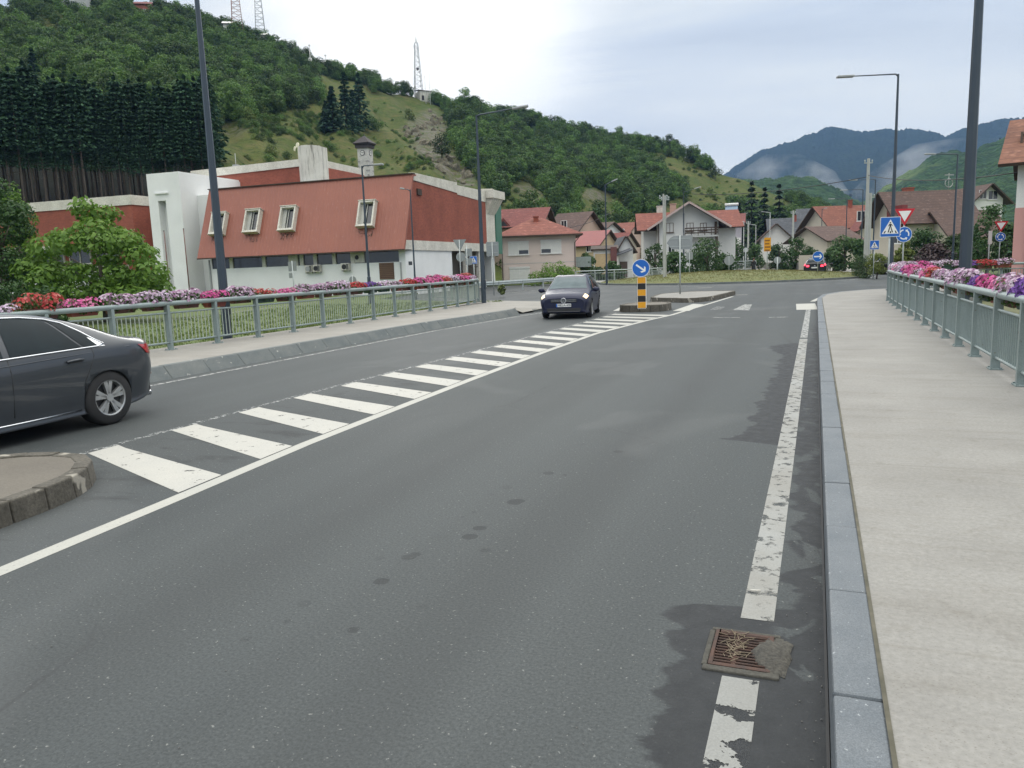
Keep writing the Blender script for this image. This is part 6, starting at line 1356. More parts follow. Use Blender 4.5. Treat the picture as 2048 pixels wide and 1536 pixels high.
def roundabout(f, r):
    p = blue_disc(f, r); b = MB()
    for k in range(3):
        a0 = R(100+120*k); a1 = a0+R(72); N = 8; o, i_ = [], []
        for j in range(N+1): a = a0+(a1-a0)*j/N; o.append((math.cos(a)*r*.66, math.sin(a)*r*.66)); i_.append((math.cos(a)*r*.50, math.sin(a)*r*.50))
        for j in range(N): b.ext([f.P(*q, .0265) for q in (o[j], o[j+1], i_[j+1], i_[j])], -f.n, .0025)
        t = a1; ta = a1+R(24); b.ext([f.P(*q, .0265) for q in ((math.cos(t)*r*.80, math.sin(t)*r*.80), (math.cos(ta)*r*.60, math.sin(ta)*r*.60), (math.cos(t)*r*.36, math.sin(t)*r*.36))], -f.n, .0025)
    b.build('ring_arrows', M_SWHITE, p)
def spost(px, d, label, rz, cat='traffic sign', z=0.0, name='traffic_sign', group=None):
    x, y, _ = at(px, hor(px), d); t = thing(name, label, cat, (x, y, z), 0, group); return t, (lambda py: zat(x, y, py)-z), d/FPX
# keep-right bollard sign on the small island
g = ground(1284, 617, .26); t = thing('keep_right_sign', 'blue keep right arrow disc on a yellow and black striped bollard', 'traffic sign', (g[0], g[1], .25)); d = (AX @ (g-EYE))[2]; zf = lambda py: zat(g[0], g[1], py)-.25; u = d/FPX
f = Face(t, (0, -.12, (zf(536))), .16); p = blue_disc(f, 17.4*u); f.poly('arrow', arrow(1.32*17*u, .2*17*u, .78*17*u, .48*17*u, R(-36)), M_SWHITE, .024, .0265, p)
zt1 = zf(554); b = MB(); b.box((0, 0, zt1/2), (17.5*u, .22, zt1), .16); bo = bevel(b.build('bollard', M_SWHITE, t), .04, 3); hh = zt1-.03
for k in range(5): f = Face(t, (0, -.0, .03+hh*(k+.5)/5), .16); f.poly('stripe', [(-7.9*u, -hh/10+.004), (7.9*u, -hh/10+.004), (7.9*u, hh/10-.004), (-7.9*u, hh/10-.004)], M_YEL if k % 2 == 0 else M_BLACK, .111, .116)
b = MB(); b.box((0, 0, zt1+.05), (.05, .05, .16)); b.build('bracket', M_SPOST, t)
# crossing sign and give way at the corner of the right pavement
t, zf, u = spost(1778, 30, 'blue pedestrian crossing sign on a grey post at the railing corner', 0, z=.15); post(t, zf(436)); crossing(Face(t, (0, -.045, zf(454)), .30), 39*u)
t, zf, u = spost(1806, 33.5, 'give way triangle above a blue roundabout sign, behind the crossing sign', 0, z=.1); post(t, zf(418)); yieldsign(Face(t, (0, -.045, zf(429)), .26), 38.5*u); roundabout(Face(t, (0, -.045, zf(469)), .26), 15.3*u)
t, zf, u = spost(1999, 46, 'smaller give way triangle and roundabout disc near the right edge', 0); post(t, zf(441)); yieldsign(Face(t, (0, -.045, zf(450)), .1), 25*u); roundabout(Face(t, (0, -.045, zf(474)), .1), 9.2*u)
t, zf, u = spost(1748, 56, 'small blue pedestrian crossing sign by the hedge', 0); post(t, zf(482)); crossing(Face(t, (0, -.045, zf(490)), .3), 18*u)
t, zf, u = spost(1978, 44, 'narrow white panel edge-on on a post near the right edge', 0); post(t, zf(462)); Face(t, (0, -.05, zf(475)), 1.1).poly('panel', rrect(.62, 26*u, .02), M_SWHITE, 0, .02, None, M_SBACK)
t, zf, u = spost(1636, 62.5, 'blue disc with a white right arrow on the roundabout grass', 0, z=.6); post(t, zf(503)); f = Face(t, (0, -.045, zf(513)), .2); p = blue_disc(f, 10.6*u); f.poly('arrow', arrow(15*u, 2.7*u, 9*u, 5.4*u, 0), M_SWHITE, .024, .0265, p)
t, zf, u = spost(948, 52, 'small blue crossing sign seen past the lamp column on the left', 0); post(t, zf(514)); crossing(Face(t, (0, -.045, zf(520)), .75), 15*u)
# orange information panel with rows of dark lettering
t, zf, u = spost(1534.5, 74, 'upright orange panel with four rows of dark lettering', 0); post(t, zf(476), .05); f = Face(t, (0, -.06, zf(489)), .25); p = f.poly('panel', rrect(13*u, 27*u, .03), M_YEL, 0, .03, None, M_SBACK); b = MB(); r_ = random.Random(3)
for k in range(4):
    x = -5*u
    for j in range(5): w_ = u*r_.uniform(1.2, 1.9); b.ext([f.P(*q, .033) for q in ((x, (9.2-k*6.4)*u), (x+w_, (9.2-k*6.4)*u), (x+w_, (6.4-k*6.4)*u), (x, (6.4-k*6.4)*u))], -f.n, .002); x += w_+.35*u
b.build('lettering', mat('brown_lettering', (.16, .06, .01)), p)
# backs of signs
def backsign(px, d, top, shape, label, h=None, rz=.2, cy=None, z=0.0, **kw):
    t, zf, u = spost(px, d, label, 0, z=z, group=kw.get('group')); post(t, zf(top)-.02, kw.get('r', .03)); f = Face(t, (0, .05 if not kw.get('front') else -.05, 0), rz)
    for s in shape:
        c = (s[1]*u, zf(s[2])); f2 = Face(t, (0, .04, c[1]), rz)
        pts = {'disc': lambda: circ(s[3]*u, 28, (c[0], 0)), 'rect': lambda: rrect(s[3]*u, s[4]*u, .03, (c[0], 0)), 'tri': lambda: [(c[0]-s[3]*u/2, s[3]*u*.29), (c[0]+s[3]*u/2, s[3]*u*.29), (c[0], -s[3]*u*.58)], 'arrow': lambda: [(c[0]-s[3]*u/2, 0), (c[0]-s[3]*u/2+s[4]*u*.25, s[4]*u*.36), (c[0]-s[3]*u*.22, s[4]*u/2), (c[0]+s[3]*u/2, s[4]*u/2), (c[0]+s[3]*u/2, -s[4]*u/2), (c[0]-s[3]*u*.22, -s[4]*u/2), (c[0]-s[3]*u/2+s[4]*u*.25, -s[4]*u*.36)]}[s[0]]()
        p = f2.poly('panel', pts, kw.get('m', M_SBACK), -.012, .012)
        if s[0] in ('rect', 'arrow') and s[3] > 15:
            b = MB()
            for v in (-.28, .28): b.ext([f2.P(c[0]-s[3]*u*.4, v*s[4]*u-.02, .03), (f2.P(c[0]+s[3]*u*.4, v*s[4]*u-.02, .03)), f2.P(c[0]+s[3]*u*.4, v*s[4]*u+.02, .03), f2.P(c[0]-s[3]*u*.4, v*s[4]*u+.02, .03)], -f2.n, .016)
            b.build('stiffener', M_SPOST, p)
    return t
g = ground(1360, 588, .2); d = (AX @ (g-EYE))[2]
backsign(1360, d, 470, [('arrow', -1, 485, 50, 27)], 'grey back of a pointed direction sign on the long island', z=.2, r=.038)
backsign(921, 46, 479, [('tri', 0, 487, 27), ('disc', 1, 514, 9.5)], 'grey backs of a give way triangle and a disc beside the hall corner')
backsign(935, 50, 490, [('rect', 3, 505, 14, 15), ('rect', 3, 523, 14, 14)], 'two grey square sign backs stacked behind the triangle back')
backsign(986, 52, 484, [('rect', 0, 498, 25, 28)], 'large grey square sign back right of the lamp by the hall end')
backsign(586, 44, 521, [('rect', -6, 533, 7, 19), ('rect', 4, 532, 7, 19), ('rect', -6, 551, 7, 10)], 'grey twin panels on a post on the lawn, left of the air conditioners')
backsign(704, 50, 550, [('disc', 0, 560, 7.5)], 'small grey round sign back on the lawn before the white wall')
backsign(1458, 78, 512, [('disc', 0, 521, 9.5)], 'round grey sign back on the island, left of the walking person')
backsign(1555, 70, 514, [('disc', 0, 520.5, 7.2)], 'round grey sign back right of the orange panel, on the island', r=.06)
backsign(1491, 100, 496, [('disc', 0, 500, 4.6)], 'tiny pale round sign behind the dark clothed person', m=M_PALEL, r=.08)
backsign(1379, 72, 504, [('rect', 0, 512, 13, 14)], 'small grey square sign back behind the bridge railing end')
backsign(1311, 72, 482, [], 'bare thin grey pole before the birch by the big white house') if False else None
# ================================================================ VEHICLES
def carpaint(name, c1, c2=None):
    m = mat(name, c1, c2 or c1, 1.5, .3, .2, coat=.55, spec=.4); return m
M_TYRE = mat('tyre_rubber', (.018, .018, .019), (.026, .026, .027), 8, .85); M_ALLOY = mat('wheel_alloy', (.50, .51, .51), (.40, .41, .41), 5, .35, .7); M_TRIM = mat('black_plastic', (.02, .021, .022), (.028, .029, .03), 6, .55); M_CHROME = mat('chrome', (.75, .76, .78), (.7, .71, .73), 2, .15, 1)
M_CGLASS = mat('tinted_car_glass', (.008, .014, .018), (.014, .026, .032), 1, .05, spec=.18); M_WSCR = mat('windscreen_glass', (.10, .14, .15), (.04, .065, .072), 1.4, .05, spec=.25)
M_TAIL = mat('red_tail_lamp', (.40, .012, .015), (.32, .01, .012), 5, .15, coat=.5); M_HEADL = mat('lit_headlamp', (.3, .25, .15), rough=.2, emit=(1, .70, .36), estr=1.9); M_HEADL2 = mat('dim_headlamp', (.4, .35, .25), rough=.2, emit=(1, .80, .52), estr=1.1); M_BRAKE = mat('lit_brake_lamp', (.8, .02, .03), rough=.3, emit=(1, .05, .09), estr=3.2); M_PLATE = mat('plate_white', (.78, .79, .78)); M_AMBER = mat('amber_reflector', (.75, .25, .06), rough=.25)
def cr(p0, p1, p2, p3, t): return .5*((2*p1)+(-p0+p2)*t+(2*p0-5*p1+4*p2-p3)*t*t+(-p0+3*p1-3*p2+p3)*t*t*t)
class Shell:
    """smooth car body surface from cross-section stations. rows: x, zb, ws, zs, wm, zm, wb, zbelt, wr, zr, zc"""
    def __init__(s, rows):
        s.c = np.array([[[r[0], 0, r[1]], [r[0], r[2]*.93, r[1]], [r[0], r[2], r[3]], [r[0], r[4], r[5]], [r[0], r[6], r[7]], [r[0], r[8], r[9]], [r[0], r[8]*.55, r[9]+(r[10]-r[9])*.8], [r[0], 0, r[10]]] for r in rows], float); s.n = len(rows)
    def p(s, u, k):
        i = min(int(u), s.n-2); t = u-i; g = lambda j: s.c[max(0, min(s.n-1, j))]
        A = cr(g(i-1), g(i), g(i+1), g(i+2), t); K = 8; j = min(int(k), K-2); q = k-j
        h = lambda m: A[m] if 0 <= m < K else (A[-m]*np.array([1, -1, 1]) if m < 0 else A[2*K-2-m]*np.array([1, -1, 1]))
        return cr(h(j-1), h(j), h(j+1), h(j+2), q)
    def nrm(s, u, k, e=.02):
        a = s.p(min(u+e, s.n-1), k)-s.p(max(u-e, 0), k); b_ = s.p(u, min(k+e, 7))-s.p(u, max(k-e, 0)); n = np.cross(b_, a); L = np.linalg.norm(n)
        if L < 1e-9: return np.array([0, 0, 1.0])
        n /= L
        c = s.p(u, k)-np.array([s.p(u, k)[0], 0, .7]); return n if n @ c > 0 else -n
    def body(s, mats, arches, ar, parent, nu=6, nk=4):
        us = np.linspace(0, s.n-1, (s.n-1)*nu+1); ks = np.linspace(0, 7, 7*nk+1); ring = [(k, 1) for k in ks]+[(k, -1) for k in ks[-2:0:-1]]; m = len(ring); b = MB(); vs = []
        for u in us:
            for k, sg in ring: q = s.p(u, k); vs.append((q[0], q[1]*sg, q[2]))
        b.add(vs, [(i*m+j, i*m+(j+1) % m, (i+1)*m+(j+1) % m, (i+1)*m+j) for i in range(len(us)-1) for j in range(m)], 0, True)
        for e, rev in ((0, True), (len(us)-1, False)):
            f = [e*m+j for j in range(m)]; b.f.append(f[::-1] if rev else f); b.mi.append(0); b.sm.append(False)
        o = b.build('body', mats, parent); bm = bmesh.new(); bm.from_mesh(o.data); bmesh.ops.recalc_face_normals(bm, faces=bm.faces); bm.to_mesh(o.data); bm.free()
        c = MB()
        for x in arches:
            for sg in (-1, 1): c.tube([(x, sg*.45, ar*.96), (x, sg*1.3, ar*.96)], ar, 40, 1, smooth=False)
        cu = c.build('cutter', mats); md = o.modifiers.new('cut', 'BOOLEAN'); md.operation = 'DIFFERENCE'; md.object = cu; md.solver = 'EXACT'
        bpy.context.view_layer.update(); dg = bpy.context.evaluated_depsgraph_get(); me = bpy.data.meshes.new_from_object(o.evaluated_get(dg)); o.modifiers.clear(); o.data = me; bpy.data.objects.remove(cu)
        return o
    def patch(s, name, cor, m, parent, off=.005, nu=14, nk=6, side=1, both=False, thick=.0):
        """cor: 4 corners (u,k) in order a,b,c,d; a-b lower edge, d-c upper edge"""
        if both: s.patch(name, cor, m, parent, off, nu, nk, -1); return s.patch(name, cor, m, parent, off, nu, nk, 1)
        b = MB()
        for sg in (side,):
            vs = []
            for j in range(nk+1):
                for i in range(nu+1):
                    a, t = i/nu, j/nk; u = (cor[0][0]*(1-a)+cor[1][0]*a)*(1-t)+(cor[3][0]*(1-a)+cor[2][0]*a)*t; k = (cor[0][1]*(1-a)+cor[1][1]*a)*(1-t)+(cor[3][1]*(1-a)+cor[2][1]*a)*t
                    q = s.p(u, k)+s.nrm(u, k)*off; vs.append((q[0], q[1]*sg, q[2]))
            fs = [(j*(nu+1)+i, j*(nu+1)+i+1, (j+1)*(nu+1)+i+1, (j+1)*(nu+1)+i) for j in range(nk) for i in range(nu)]
            b.add(vs, fs if sg > 0 else [f[::-1] for f in fs], 0, True)
        return b.build(name, m, parent)
    def topband(s, name, cor, m, parent, off=.006, nu=10, nk=8):
        """patch across the centre line: cor (u0,k0,u1,k1)"""
        u0, k0, u1, k1 = cor; b = MB(); vs = []; M_ = 2*nk
        for i in range(nu+1):
            t = i/nu; u = u0+(u1-u0)*t; kk = k0+(k1-k0)*t
            for j in range(M_+1):
                sg = 1 if j <= nk else -1; w_ = j/nk if j <= nk else 2-j/nk; k = kk+(7-kk)*w_; q = s.p(u, k)+s.nrm(u, k)*off; vs.append((q[0], q[1]*sg, q[2]))
        b.add(vs, [(i*(M_+1)+j, i*(M_+1)+j+1, (i+1)*(M_+1)+j+1, (i+1)*(M_+1)+j) for i in range(nu) for j in range(M_)], 0, True); return b.build(name, m, parent)
    def line(s, name, pts, r_, m, parent, both=False, off=.004, side=1):
        if both: s.line(name, pts, r_, m, parent, False, off, -1)
        b = MB()
        for sg in (side,):
            P = []
            for u, k in pts: q = s.p(u, k)+s.nrm(u, k)*off; P.append((q[0], q[1]*sg, q[2]))
            b.tube(P, r_, 6)
        return b.build(name, m, parent)
def wheel(par, x, y, R_, w_, spokes=5, m=None, dirty=False):
    t = empty('wheel', (x, y, R_)); t.parent = par; sg = 1 if y > 0 else -1; b = MB()
    pr = [(-.5, .62), (-.5, .90), (-.40, .985), (-.2, 1.0), (.2, 1.0), (.40, .985), (.5, .90), (.5, .64)]; N = 40; vs = []
    for k in range(N):
        a = 2*math.pi*k/N
        for o, q in pr: vs.append((math.cos(a)*q*R_, sg*o*w_, math.sin(a)*q*R_))
    n = len(pr); b.add(vs, [(k*n+j, k*n+j+1, ((k+1) % N)*n+j+1, ((k+1) % N)*n+j) for k in range(N) for j in range(n-1)], 0, True); b.build('tyre', M_TYRE, t)
    b = MB(); rr = .655*R_; f = sg*w_*.42
    for r0, r1, y0, y1 in ((rr, rr*.93, f+sg*.02, f+sg*.012), (rr*.93, rr*.90, f+sg*.012, f-sg*.05)):
        vs = []
        for k in range(N): a = 2*math.pi*k/N; vs += [(math.cos(a)*r0, y0, math.sin(a)*r0), (math.cos(a)*r1, y1, math.sin(a)*r1)]
        b.add(vs, [(2*k, 2*k+1, 2*((k+1) % N)+1, 2*((k+1) % N)) for k in range(N)], 0, True)
    for k in range(spokes):
        for da in ((-.16, .16) if spokes <= 5 else (0,)):
            a0 = 2*math.pi*k/spokes+.3; ai, ao = a0+da*.45, a0+da*1.15; d0 = (math.cos(ai), math.sin(ai)); d1 = (math.cos(ao), math.sin(ao)); p0 = Vector((d0[0]*rr*.16, f+sg*.0, d0[1]*rr*.16)); p1 = Vector((d1[0]*rr*.93, f+sg*.008, d1[1]*rr*.93)); q = Vector((-math.sin(a0), 0, math.cos(a0)))
            w0, w1 = rr*.085, rr*.13; vs = [p0-q*w0, p0+q*w0, p1+q*w1, p1-q*w1]; vs += [v-Vector((0, sg*.04, 0)) for v in vs]; b.add(vs, [(0, 1, 2, 3), (0, 4, 5, 1), (2, 6, 7, 3), (1, 5, 6, 2), (3, 7, 4, 0)])
    b.tube([(0, f-sg*.02, 0), (0, f+sg*.015, 0)], rr*.22, 16, smooth=False); b.build('rim', m or M_ALLOY, t)
    b = MB(); b.tube([(0, -sg*.06, 0), (0, f-sg*.055, 0)], rr*.95, 28, smooth=False); b.build('backing_disc', M_TRIM, t); return t  # black backing disc stands in for the dark wheel inside, behind the spokes
def mirror(par, x, y, z, m, s=1):
    sg = 1 if y > 0 else -1; b = MB(); bm = bmesh.new(); bmesh.ops.create_uvsphere(bm, u_segments=14, v_segments=9, radius=1)
    for v in bm.verts: v.co = Vector((v.co.x*.07*s*(1 if v.co.x > 0 else .5)+x, v.co.y*.12*s+y+sg*.14*s, v.co.z*.085*s+z))
    b.add([v.co for v in bm.verts], [[v.index for v in f.verts] for f in bm.faces], 0, True); bm.free(); b.beam((x, y-sg*.03, z-.05), (x, y+sg*.1, z-.04), .05); return b.build('mirror', m, par)
def place(t, x, y, heading, z=0): t.location = (x, y, z); t.rotation_euler.z = heading     # car local +x is forward
# --- grey saloon leaving at the left
P_GREY = carpaint('gunmetal_paint', (.048, .055, .064), (.042, .048, .057)); SED = [(0.060, 0.440, 0.500, 0.470, 0.560, 0.660, 0.540, 0.900, 0.460, 0.990, 1.020), (0.120, 0.330, 0.660, 0.420, 0.730, 0.660, 0.700, 0.940, 0.600, 1.040, 1.070), (0.320, 0.260, 0.800, 0.340, 0.865, 0.670, 0.840, 0.970, 0.710, 1.075, 1.105), (0.620, 0.210, 0.865, 0.300, 0.930, 0.710, 0.900, 1.020, 0.720, 1.125, 1.160), (1.050, 0.200, 0.875, 0.280, 0.935, 0.720, 0.905, 1.020, 0.680, 1.280, 1.330), (1.550, 0.190, 0.875, 0.270, 0.930, 0.710, 0.900, 1.005, 0.635, 1.415, 1.465), (2.150, 0.180, 0.875, 0.270, 0.930, 0.700, 0.895, 0.990, 0.620, 1.475, 1.525), (2.750, 0.180, 0.875, 0.270, 0.930, 0.690, 0.890, 0.975, 0.620, 1.455, 1.510), (3.150, 0.180, 0.875, 0.270, 0.930, 0.690, 0.890, 0.960, 0.660, 1.250, 1.300), (3.600, 0.180, 0.875, 0.280, 0.930, 0.672, 0.885, 0.930, 0.740, 1.000, 1.030), (4.100, 0.200, 0.860, 0.300, 0.920, 0.624, 0.870, 0.848, 0.700, 0.890, 0.940), (4.550, 0.220, 0.800, 0.330, 0.870, 0.580, 0.800, 0.740, 0.600, 0.780, 0.820), (4.800, 0.300, 0.640, 0.380, 0.720, 0.550, 0.660, 0.660, 0.500, 0.690, 0.720)]
car = thing('parked_car'.replace('parked_', 'saloon_'), 'dark grey saloon passing close by at the left edge, chrome window line', 'car'); S = Shell(SED)
S.body([P_GREY, M_TRIM], (1.0, 3.75), .365, car)
S.patch('rear_door_window', [(4.55, 4.10), (6.15, 4.10), (6.10, 4.93), (5.15, 4.93)], M_CGLASS, car, both=True); S.patch('quarter_window', [(3.98, 4.12), (4.48, 4.10), (5.06, 4.93), (4.65, 4.82)], M_CGLASS, car, both=True, nu=6); S.patch('front_door_window', [(6.28, 4.10), (8.4, 4.10), (7.5, 4.93), (6.24, 4.93)], M_CGLASS, car, both=True)
S.topband('rear_window', (3.1, 5.22, 4.75, 5.22), M_CGLASS, car); S.topband('windscreen', (7.3, 5.2, 8.95, 5.2), M_CGLASS, car)
top_ = [(3.88, 4.14), (4.1, 4.35), (4.4, 4.64), (4.75, 4.88), (5.1, 4.97), (5.6, 4.99), (6.5, 4.99), (7.5, 4.98)]; S.line('chrome_window_line', [(8.4, 4.06), (7.5, 4.06), (6.5, 4.06), (5.5, 4.06), (4.7, 4.06), (4.1, 4.06), (3.88, 4.12)]+top_, .011, M_CHROME, car, True, .006)
S.patch('chrome_corner', [(3.86, 4.04), (4.06, 4.04), (4.28, 4.42), (4.04, 4.33)], M_CHROME, car, .009, 4, 4, both=True)
for pts, nm in (([(6.22, 2.2), (6.22, 3), (6.22, 3.6), (6.22, 4.05)], 'door_gap'), ([(4.62, 2.4), (4.60, 2.8), (4.40, 3.3), (4.28, 3.7), (4.30, 4.05)], 'door_gap'), ([(.55, 3.05), (.62, 3.6), (.65, 4.2)], 'bumper_gap')): S.line(nm, pts, .006, M_TRIM, car, True, .0)
S.line('shoulder_crease', [(1.2, 3.9), (3, 3.88), (5, 3.86), (7, 3.84), (9, 3.82)], .006, P_GREY, car, True, -.001); S.line('sill_strip', [(4.75, 1.98), (6, 1.95), (8.2, 1.95)], .012, M_CHROME, car, True, .004)
def handle(S, u, k, par, m): 
    o = S.line('door_handle', [(u-.22, k), (u-.1, k+.02), (u+.1, k+.02), (u+.22, k)], .016, m, par, True, .018); S.patch('handle_recess', [(u-.2, k-.1), (u+.18, k-.1), (u+.18, k+.08), (u-.2, k+.08)], M_TRIM, o, .003, 4, 2, both=True)
handle(S, 4.85, 3.62, car, P_GREY); handle(S, 6.75, 3.58, car, P_GREY)
S.patch('tail_light', [(.2, 3.55), (1.9, 3.6), (2.5, 4.0), (.3, 4.3)], M_TAIL, car, .008, 12, 5, both=True); S.patch('bumper_reflector', [(.85, 2.55), (1.12, 2.55), (1.12, 2.66), (.85, 2.66)], M_AMBER, car, .005, 3, 2, both=True)
S.patch('lower_bumper', [(.3, 1.25), (1.4, 1.25), (1.3, 2.15), (.25, 2.15)], M_TRIM, car, .004, 8, 4, both=True)
for x in (1.0, 3.75):
    for y in (.80, -.80): wheel(car, x, y, .357, .235)
mirror(car, 3.35, .86, .98, P_GREY); mirror(car, 3.35, -.86, .98, P_GREY)
b = MB(); b.tube([(.35, .5, .26), (-.02, .5, .25)], .04, 10); b.build('exhaust', M_CHROME, car); b = MB(); b.tube([(1.9, 0, 1.45), (1.75, 0, 1.55)], .012, 6); b.build('roof_antenna', M_TRIM, car)
place(car, -9.42, 8.28, R(-90))
# --- hatchback shape shared by the oncoming car and the tall one
def hatch(sx, sz, sw):
    rows = [(.03, .42, .66, .46, .74, .62, .72, .88, .60, 1.02, 1.06), (.10, .32, .76, .40, .83, .64, .80, .92, .64, 1.10, 1.14), (.32, .25, .80, .33, .865, .66, .83, .94, .61, 1.28, 1.33), (.66, .20, .83, .28, .88, .67, .845, .94, .585, 1.385, 1.435), (1.2, .18, .835, .26, .88, .67, .845, .93, .585, 1.43, 1.475), (1.8, .17, .835, .25, .88, .66, .84, .915, .59, 1.435, 1.48), (2.25, .17, .835, .25, .88, .65, .84, .90, .60, 1.395, 1.44), (2.7, .17, .835, .25, .88, .65, .84, .885, .65, 1.20, 1.245), (3.12, .17, .835, .26, .88, .64, .835, .87, .71, .985, 1.015), (3.55, .18, .825, .27, .875, .62, .82, .82, .69, .88, .93), (3.92, .19, .79, .28, .85, .60, .80, .77, .66, .855, .89), (4.12, .21, .74, .30, .80, .56, .75, .70, .60, .775, .805), (4.2, .26, .64, .34, .70, .52, .66, .64, .54, .70, .725)]
    return Shell([(r[0]*sx, r[1]*sz, r[2]*sw, r[3]*sz, r[4]*sw, r[5]*sz, r[6]*sw, r[7]*sz, r[8]*sw, r[9]*sz, r[10]*sz) for r in rows])
def hatchcar(name, label, paint, sx, sz, sw, R_, lit=False, rear=False):
    car = thing(name, label, 'car'); S = hatch(sx, sz, sw); S.body([paint, M_TRIM], (.78*sx, 3.32*sx), R_*1.1, car)
    S.patch('rear_door_window', [(2.9, 4.12), (4.75, 4.12), (4.72, 4.90), (3.2, 4.90)], M_CGLASS, car, both=True); S.patch('front_door_window', [(4.88, 4.12), (7.5, 4.12), (6.5, 4.90), (4.85, 4.90)], M_CGLASS, car, both=True)
    S.topband('windscreen', (6.25, 5.16, 7.92, 5.14), M_WSCR if lit else M_CGLASS, car); S.topband('rear_window', (1.1, 5.18, 2.75, 5.18), M_CGLASS, car)
    for pts in ([(4.81, 2.2), (4.81, 3), (4.81, 4.05)], [(7.6, 2.3), (7.6, 3), (7.5, 4.0)], [(2.95, 3.0), (2.95, 3.6), (2.95, 4.05)]): S.line('door_gap', pts, .004, M_TRIM, car, True, 0)
    for u in (3.3, 5.3): handle(S, u, 3.55, car, paint)
    for x in (.78*sx, 3.32*sx):
        for y in (.775*sw, -.775*sw): wheel(car, x, y, R_, .2)
    mirror(car, 2.95*sx, .84*sw, .97*sz, paint); mirror(car, 2.95*sx, -.84*sw, .97*sz, paint)
    S.line('roof_seam', [(2.8, 5.12), (4, 5.10), (5, 5.1), (6.2, 5.12)], .007, M_TRIM, car, True, .002)
    return car, S
P_NAVY = mat('navy_paint', (.020, .024, .052), (.016, .019, .043), 1.5, .38, .1, spec=.3, coat=.12)
gf, S = hatchcar('hatchback_car', 'dark blue hatchback coming towards us with its headlamps lit', P_NAVY, 1, 1, 1, .315, True)
def frontpatch(name, y0, y1, z0, z1, x, m, par, d=.02, rz=0): b = MB(); b.b2((x-d, y0, z0), (x, y1, z1)); return bevel(b.build(name, m, par), .006, 1)
S.patch('headlight', [(9.75, 3.85), (11.0, 3.85), (11.05, 4.72), (9.85, 4.80)], M_HEADL, gf, .008, 8, 5, side=1); S.patch('headlight', [(9.75, 3.85), (11.0, 3.85), (11.05, 4.72), (9.85, 4.80)], M_HEADL2, gf, .008, 8, 5, side=-1)
frontpatch('grille', -.45, .45, .575, .69, 4.214, M_TRIM, gf, .06); b = MB()
for z in (.61, .655): b.b2((4.2145, -.42, z), (4.222, .42, z+.012))
b.build('grille_bars', M_CHROME, gf); frontpatch('lower_intake', -.58, .58, .275, .38, 4.212, M_TRIM, gf, .12); frontpatch('bumper_strip', -.56, .56, .262, .272, 4.214, mat('worn_strip', (.3, .3, .31)), gf, .1)
em = MB(); em.tube([(4.226, .085*math.cos(t), .64+.085*math.sin(t)) for t in np.linspace(0, 2*math.pi, 25)], .009, 6)
for y0, z0, y1, z1 in ((-.045, .70, 0, .645), (.045, .70, 0, .645), (-.07, .675, -.032, .575), (.07, .675, .032, .575), (-.032, .575, 0, .63), (.032, .575, 0, .63)): em.beam((4.226, y0, z0), (4.226, y1, z1), .014)
em.build('round_emblem', M_CHROME, gf)
pl_ = frontpatch('number_plate', -.26, .26, .425, .535, 4.222, M_PLATE, gf, .02); b = MB(); b.b2((4.2222, -.26, .427), (4.224, -.215, .533)); b.build('blue_band', M_BLUE, pl_)
textmesh('plate_text', 'M82-A-478', .098, M_BLACK, pl_, frame_mat((4.224, .022, .48), (0, 1, 0), (0, 0, 1)), .001)
b = MB(); b.b2((2.62, -.2, 1.02), (2.72, .2, 1.12)); b.build('dashboard', M_TRIM, gf)
place(gf, -8.68, 29.5, R(-81))
P_BLK = carpaint('black_paint', (.018, .019, .021), (.015, .016, .018))
sv, S = hatchcar('estate_car', 'black tall estate car seen from behind with its brake lights glowing, past the roundabout', P_BLK, 1.1, 1.13, 1.1, .36)
S.patch('tail_light', [(.15, 4.05), (1.3, 4.02), (1.2, 4.6), (.2, 4.62)], M_BRAKE, sv, .01, 6, 4, both=True)
def rp(name, y0, y1, z0, z1, x, m, par, d=.03): b = MB(); b.b2((x, y0, z0), (x+d, y1, z1)); return bevel(b.build(name, m, par), .005, 1)
rp('tail_light', .47, .70, .93, 1.08, .015, M_BRAKE, sv, .08); rp('tail_light', -.70, -.47, .93, 1.08, .015, M_BRAKE, sv, .08); rp('number_plate', -.27, .27, .80, .91, .012, M_PLATE, sv); rp('rear_bumper', -.72, .72, .42, .6, .0, M_TRIM, sv, .1); b = MB(); b.disc((.03, 0, 1.02), (-1, 0, 0), .06, .03, 16, up=(0, 0, 1)); b.build('round_badge', M_CHROME, sv)
for y in (-.56, .56): b = MB(); b.tube([(1.0, y, 1.67), (1.2, y, 1.71), (2.4, y, 1.71), (2.6, y, 1.66)], .018, 6); b.build('roof_rail', M_CHROME, sv)
x, y, _ = at(1630, hor(1630), 66.5); place(sv, x, y, R(84))
# parked cars behind the flowers
P_SILV = carpaint('silver_paint', (.42, .43, .43), (.38, .39, .39)); pk, S = hatchcar('parked_car', 'silver hatchback parked behind the flowers before the brown roofed house', P_SILV, 1, 1, 1, .315); x, y, _ = at(1884, hor(1884), 60); place(pk, x-1.5, y, R(10))
pk, S = hatchcar('parked_car', 'dark car parked behind the round yellow bush and the crossing sign post', P_BLK, 1, 1.05, 1, .315); x, y, _ = at(1793, hor(1793), 68); place(pk, x-1.6, y, R(12))
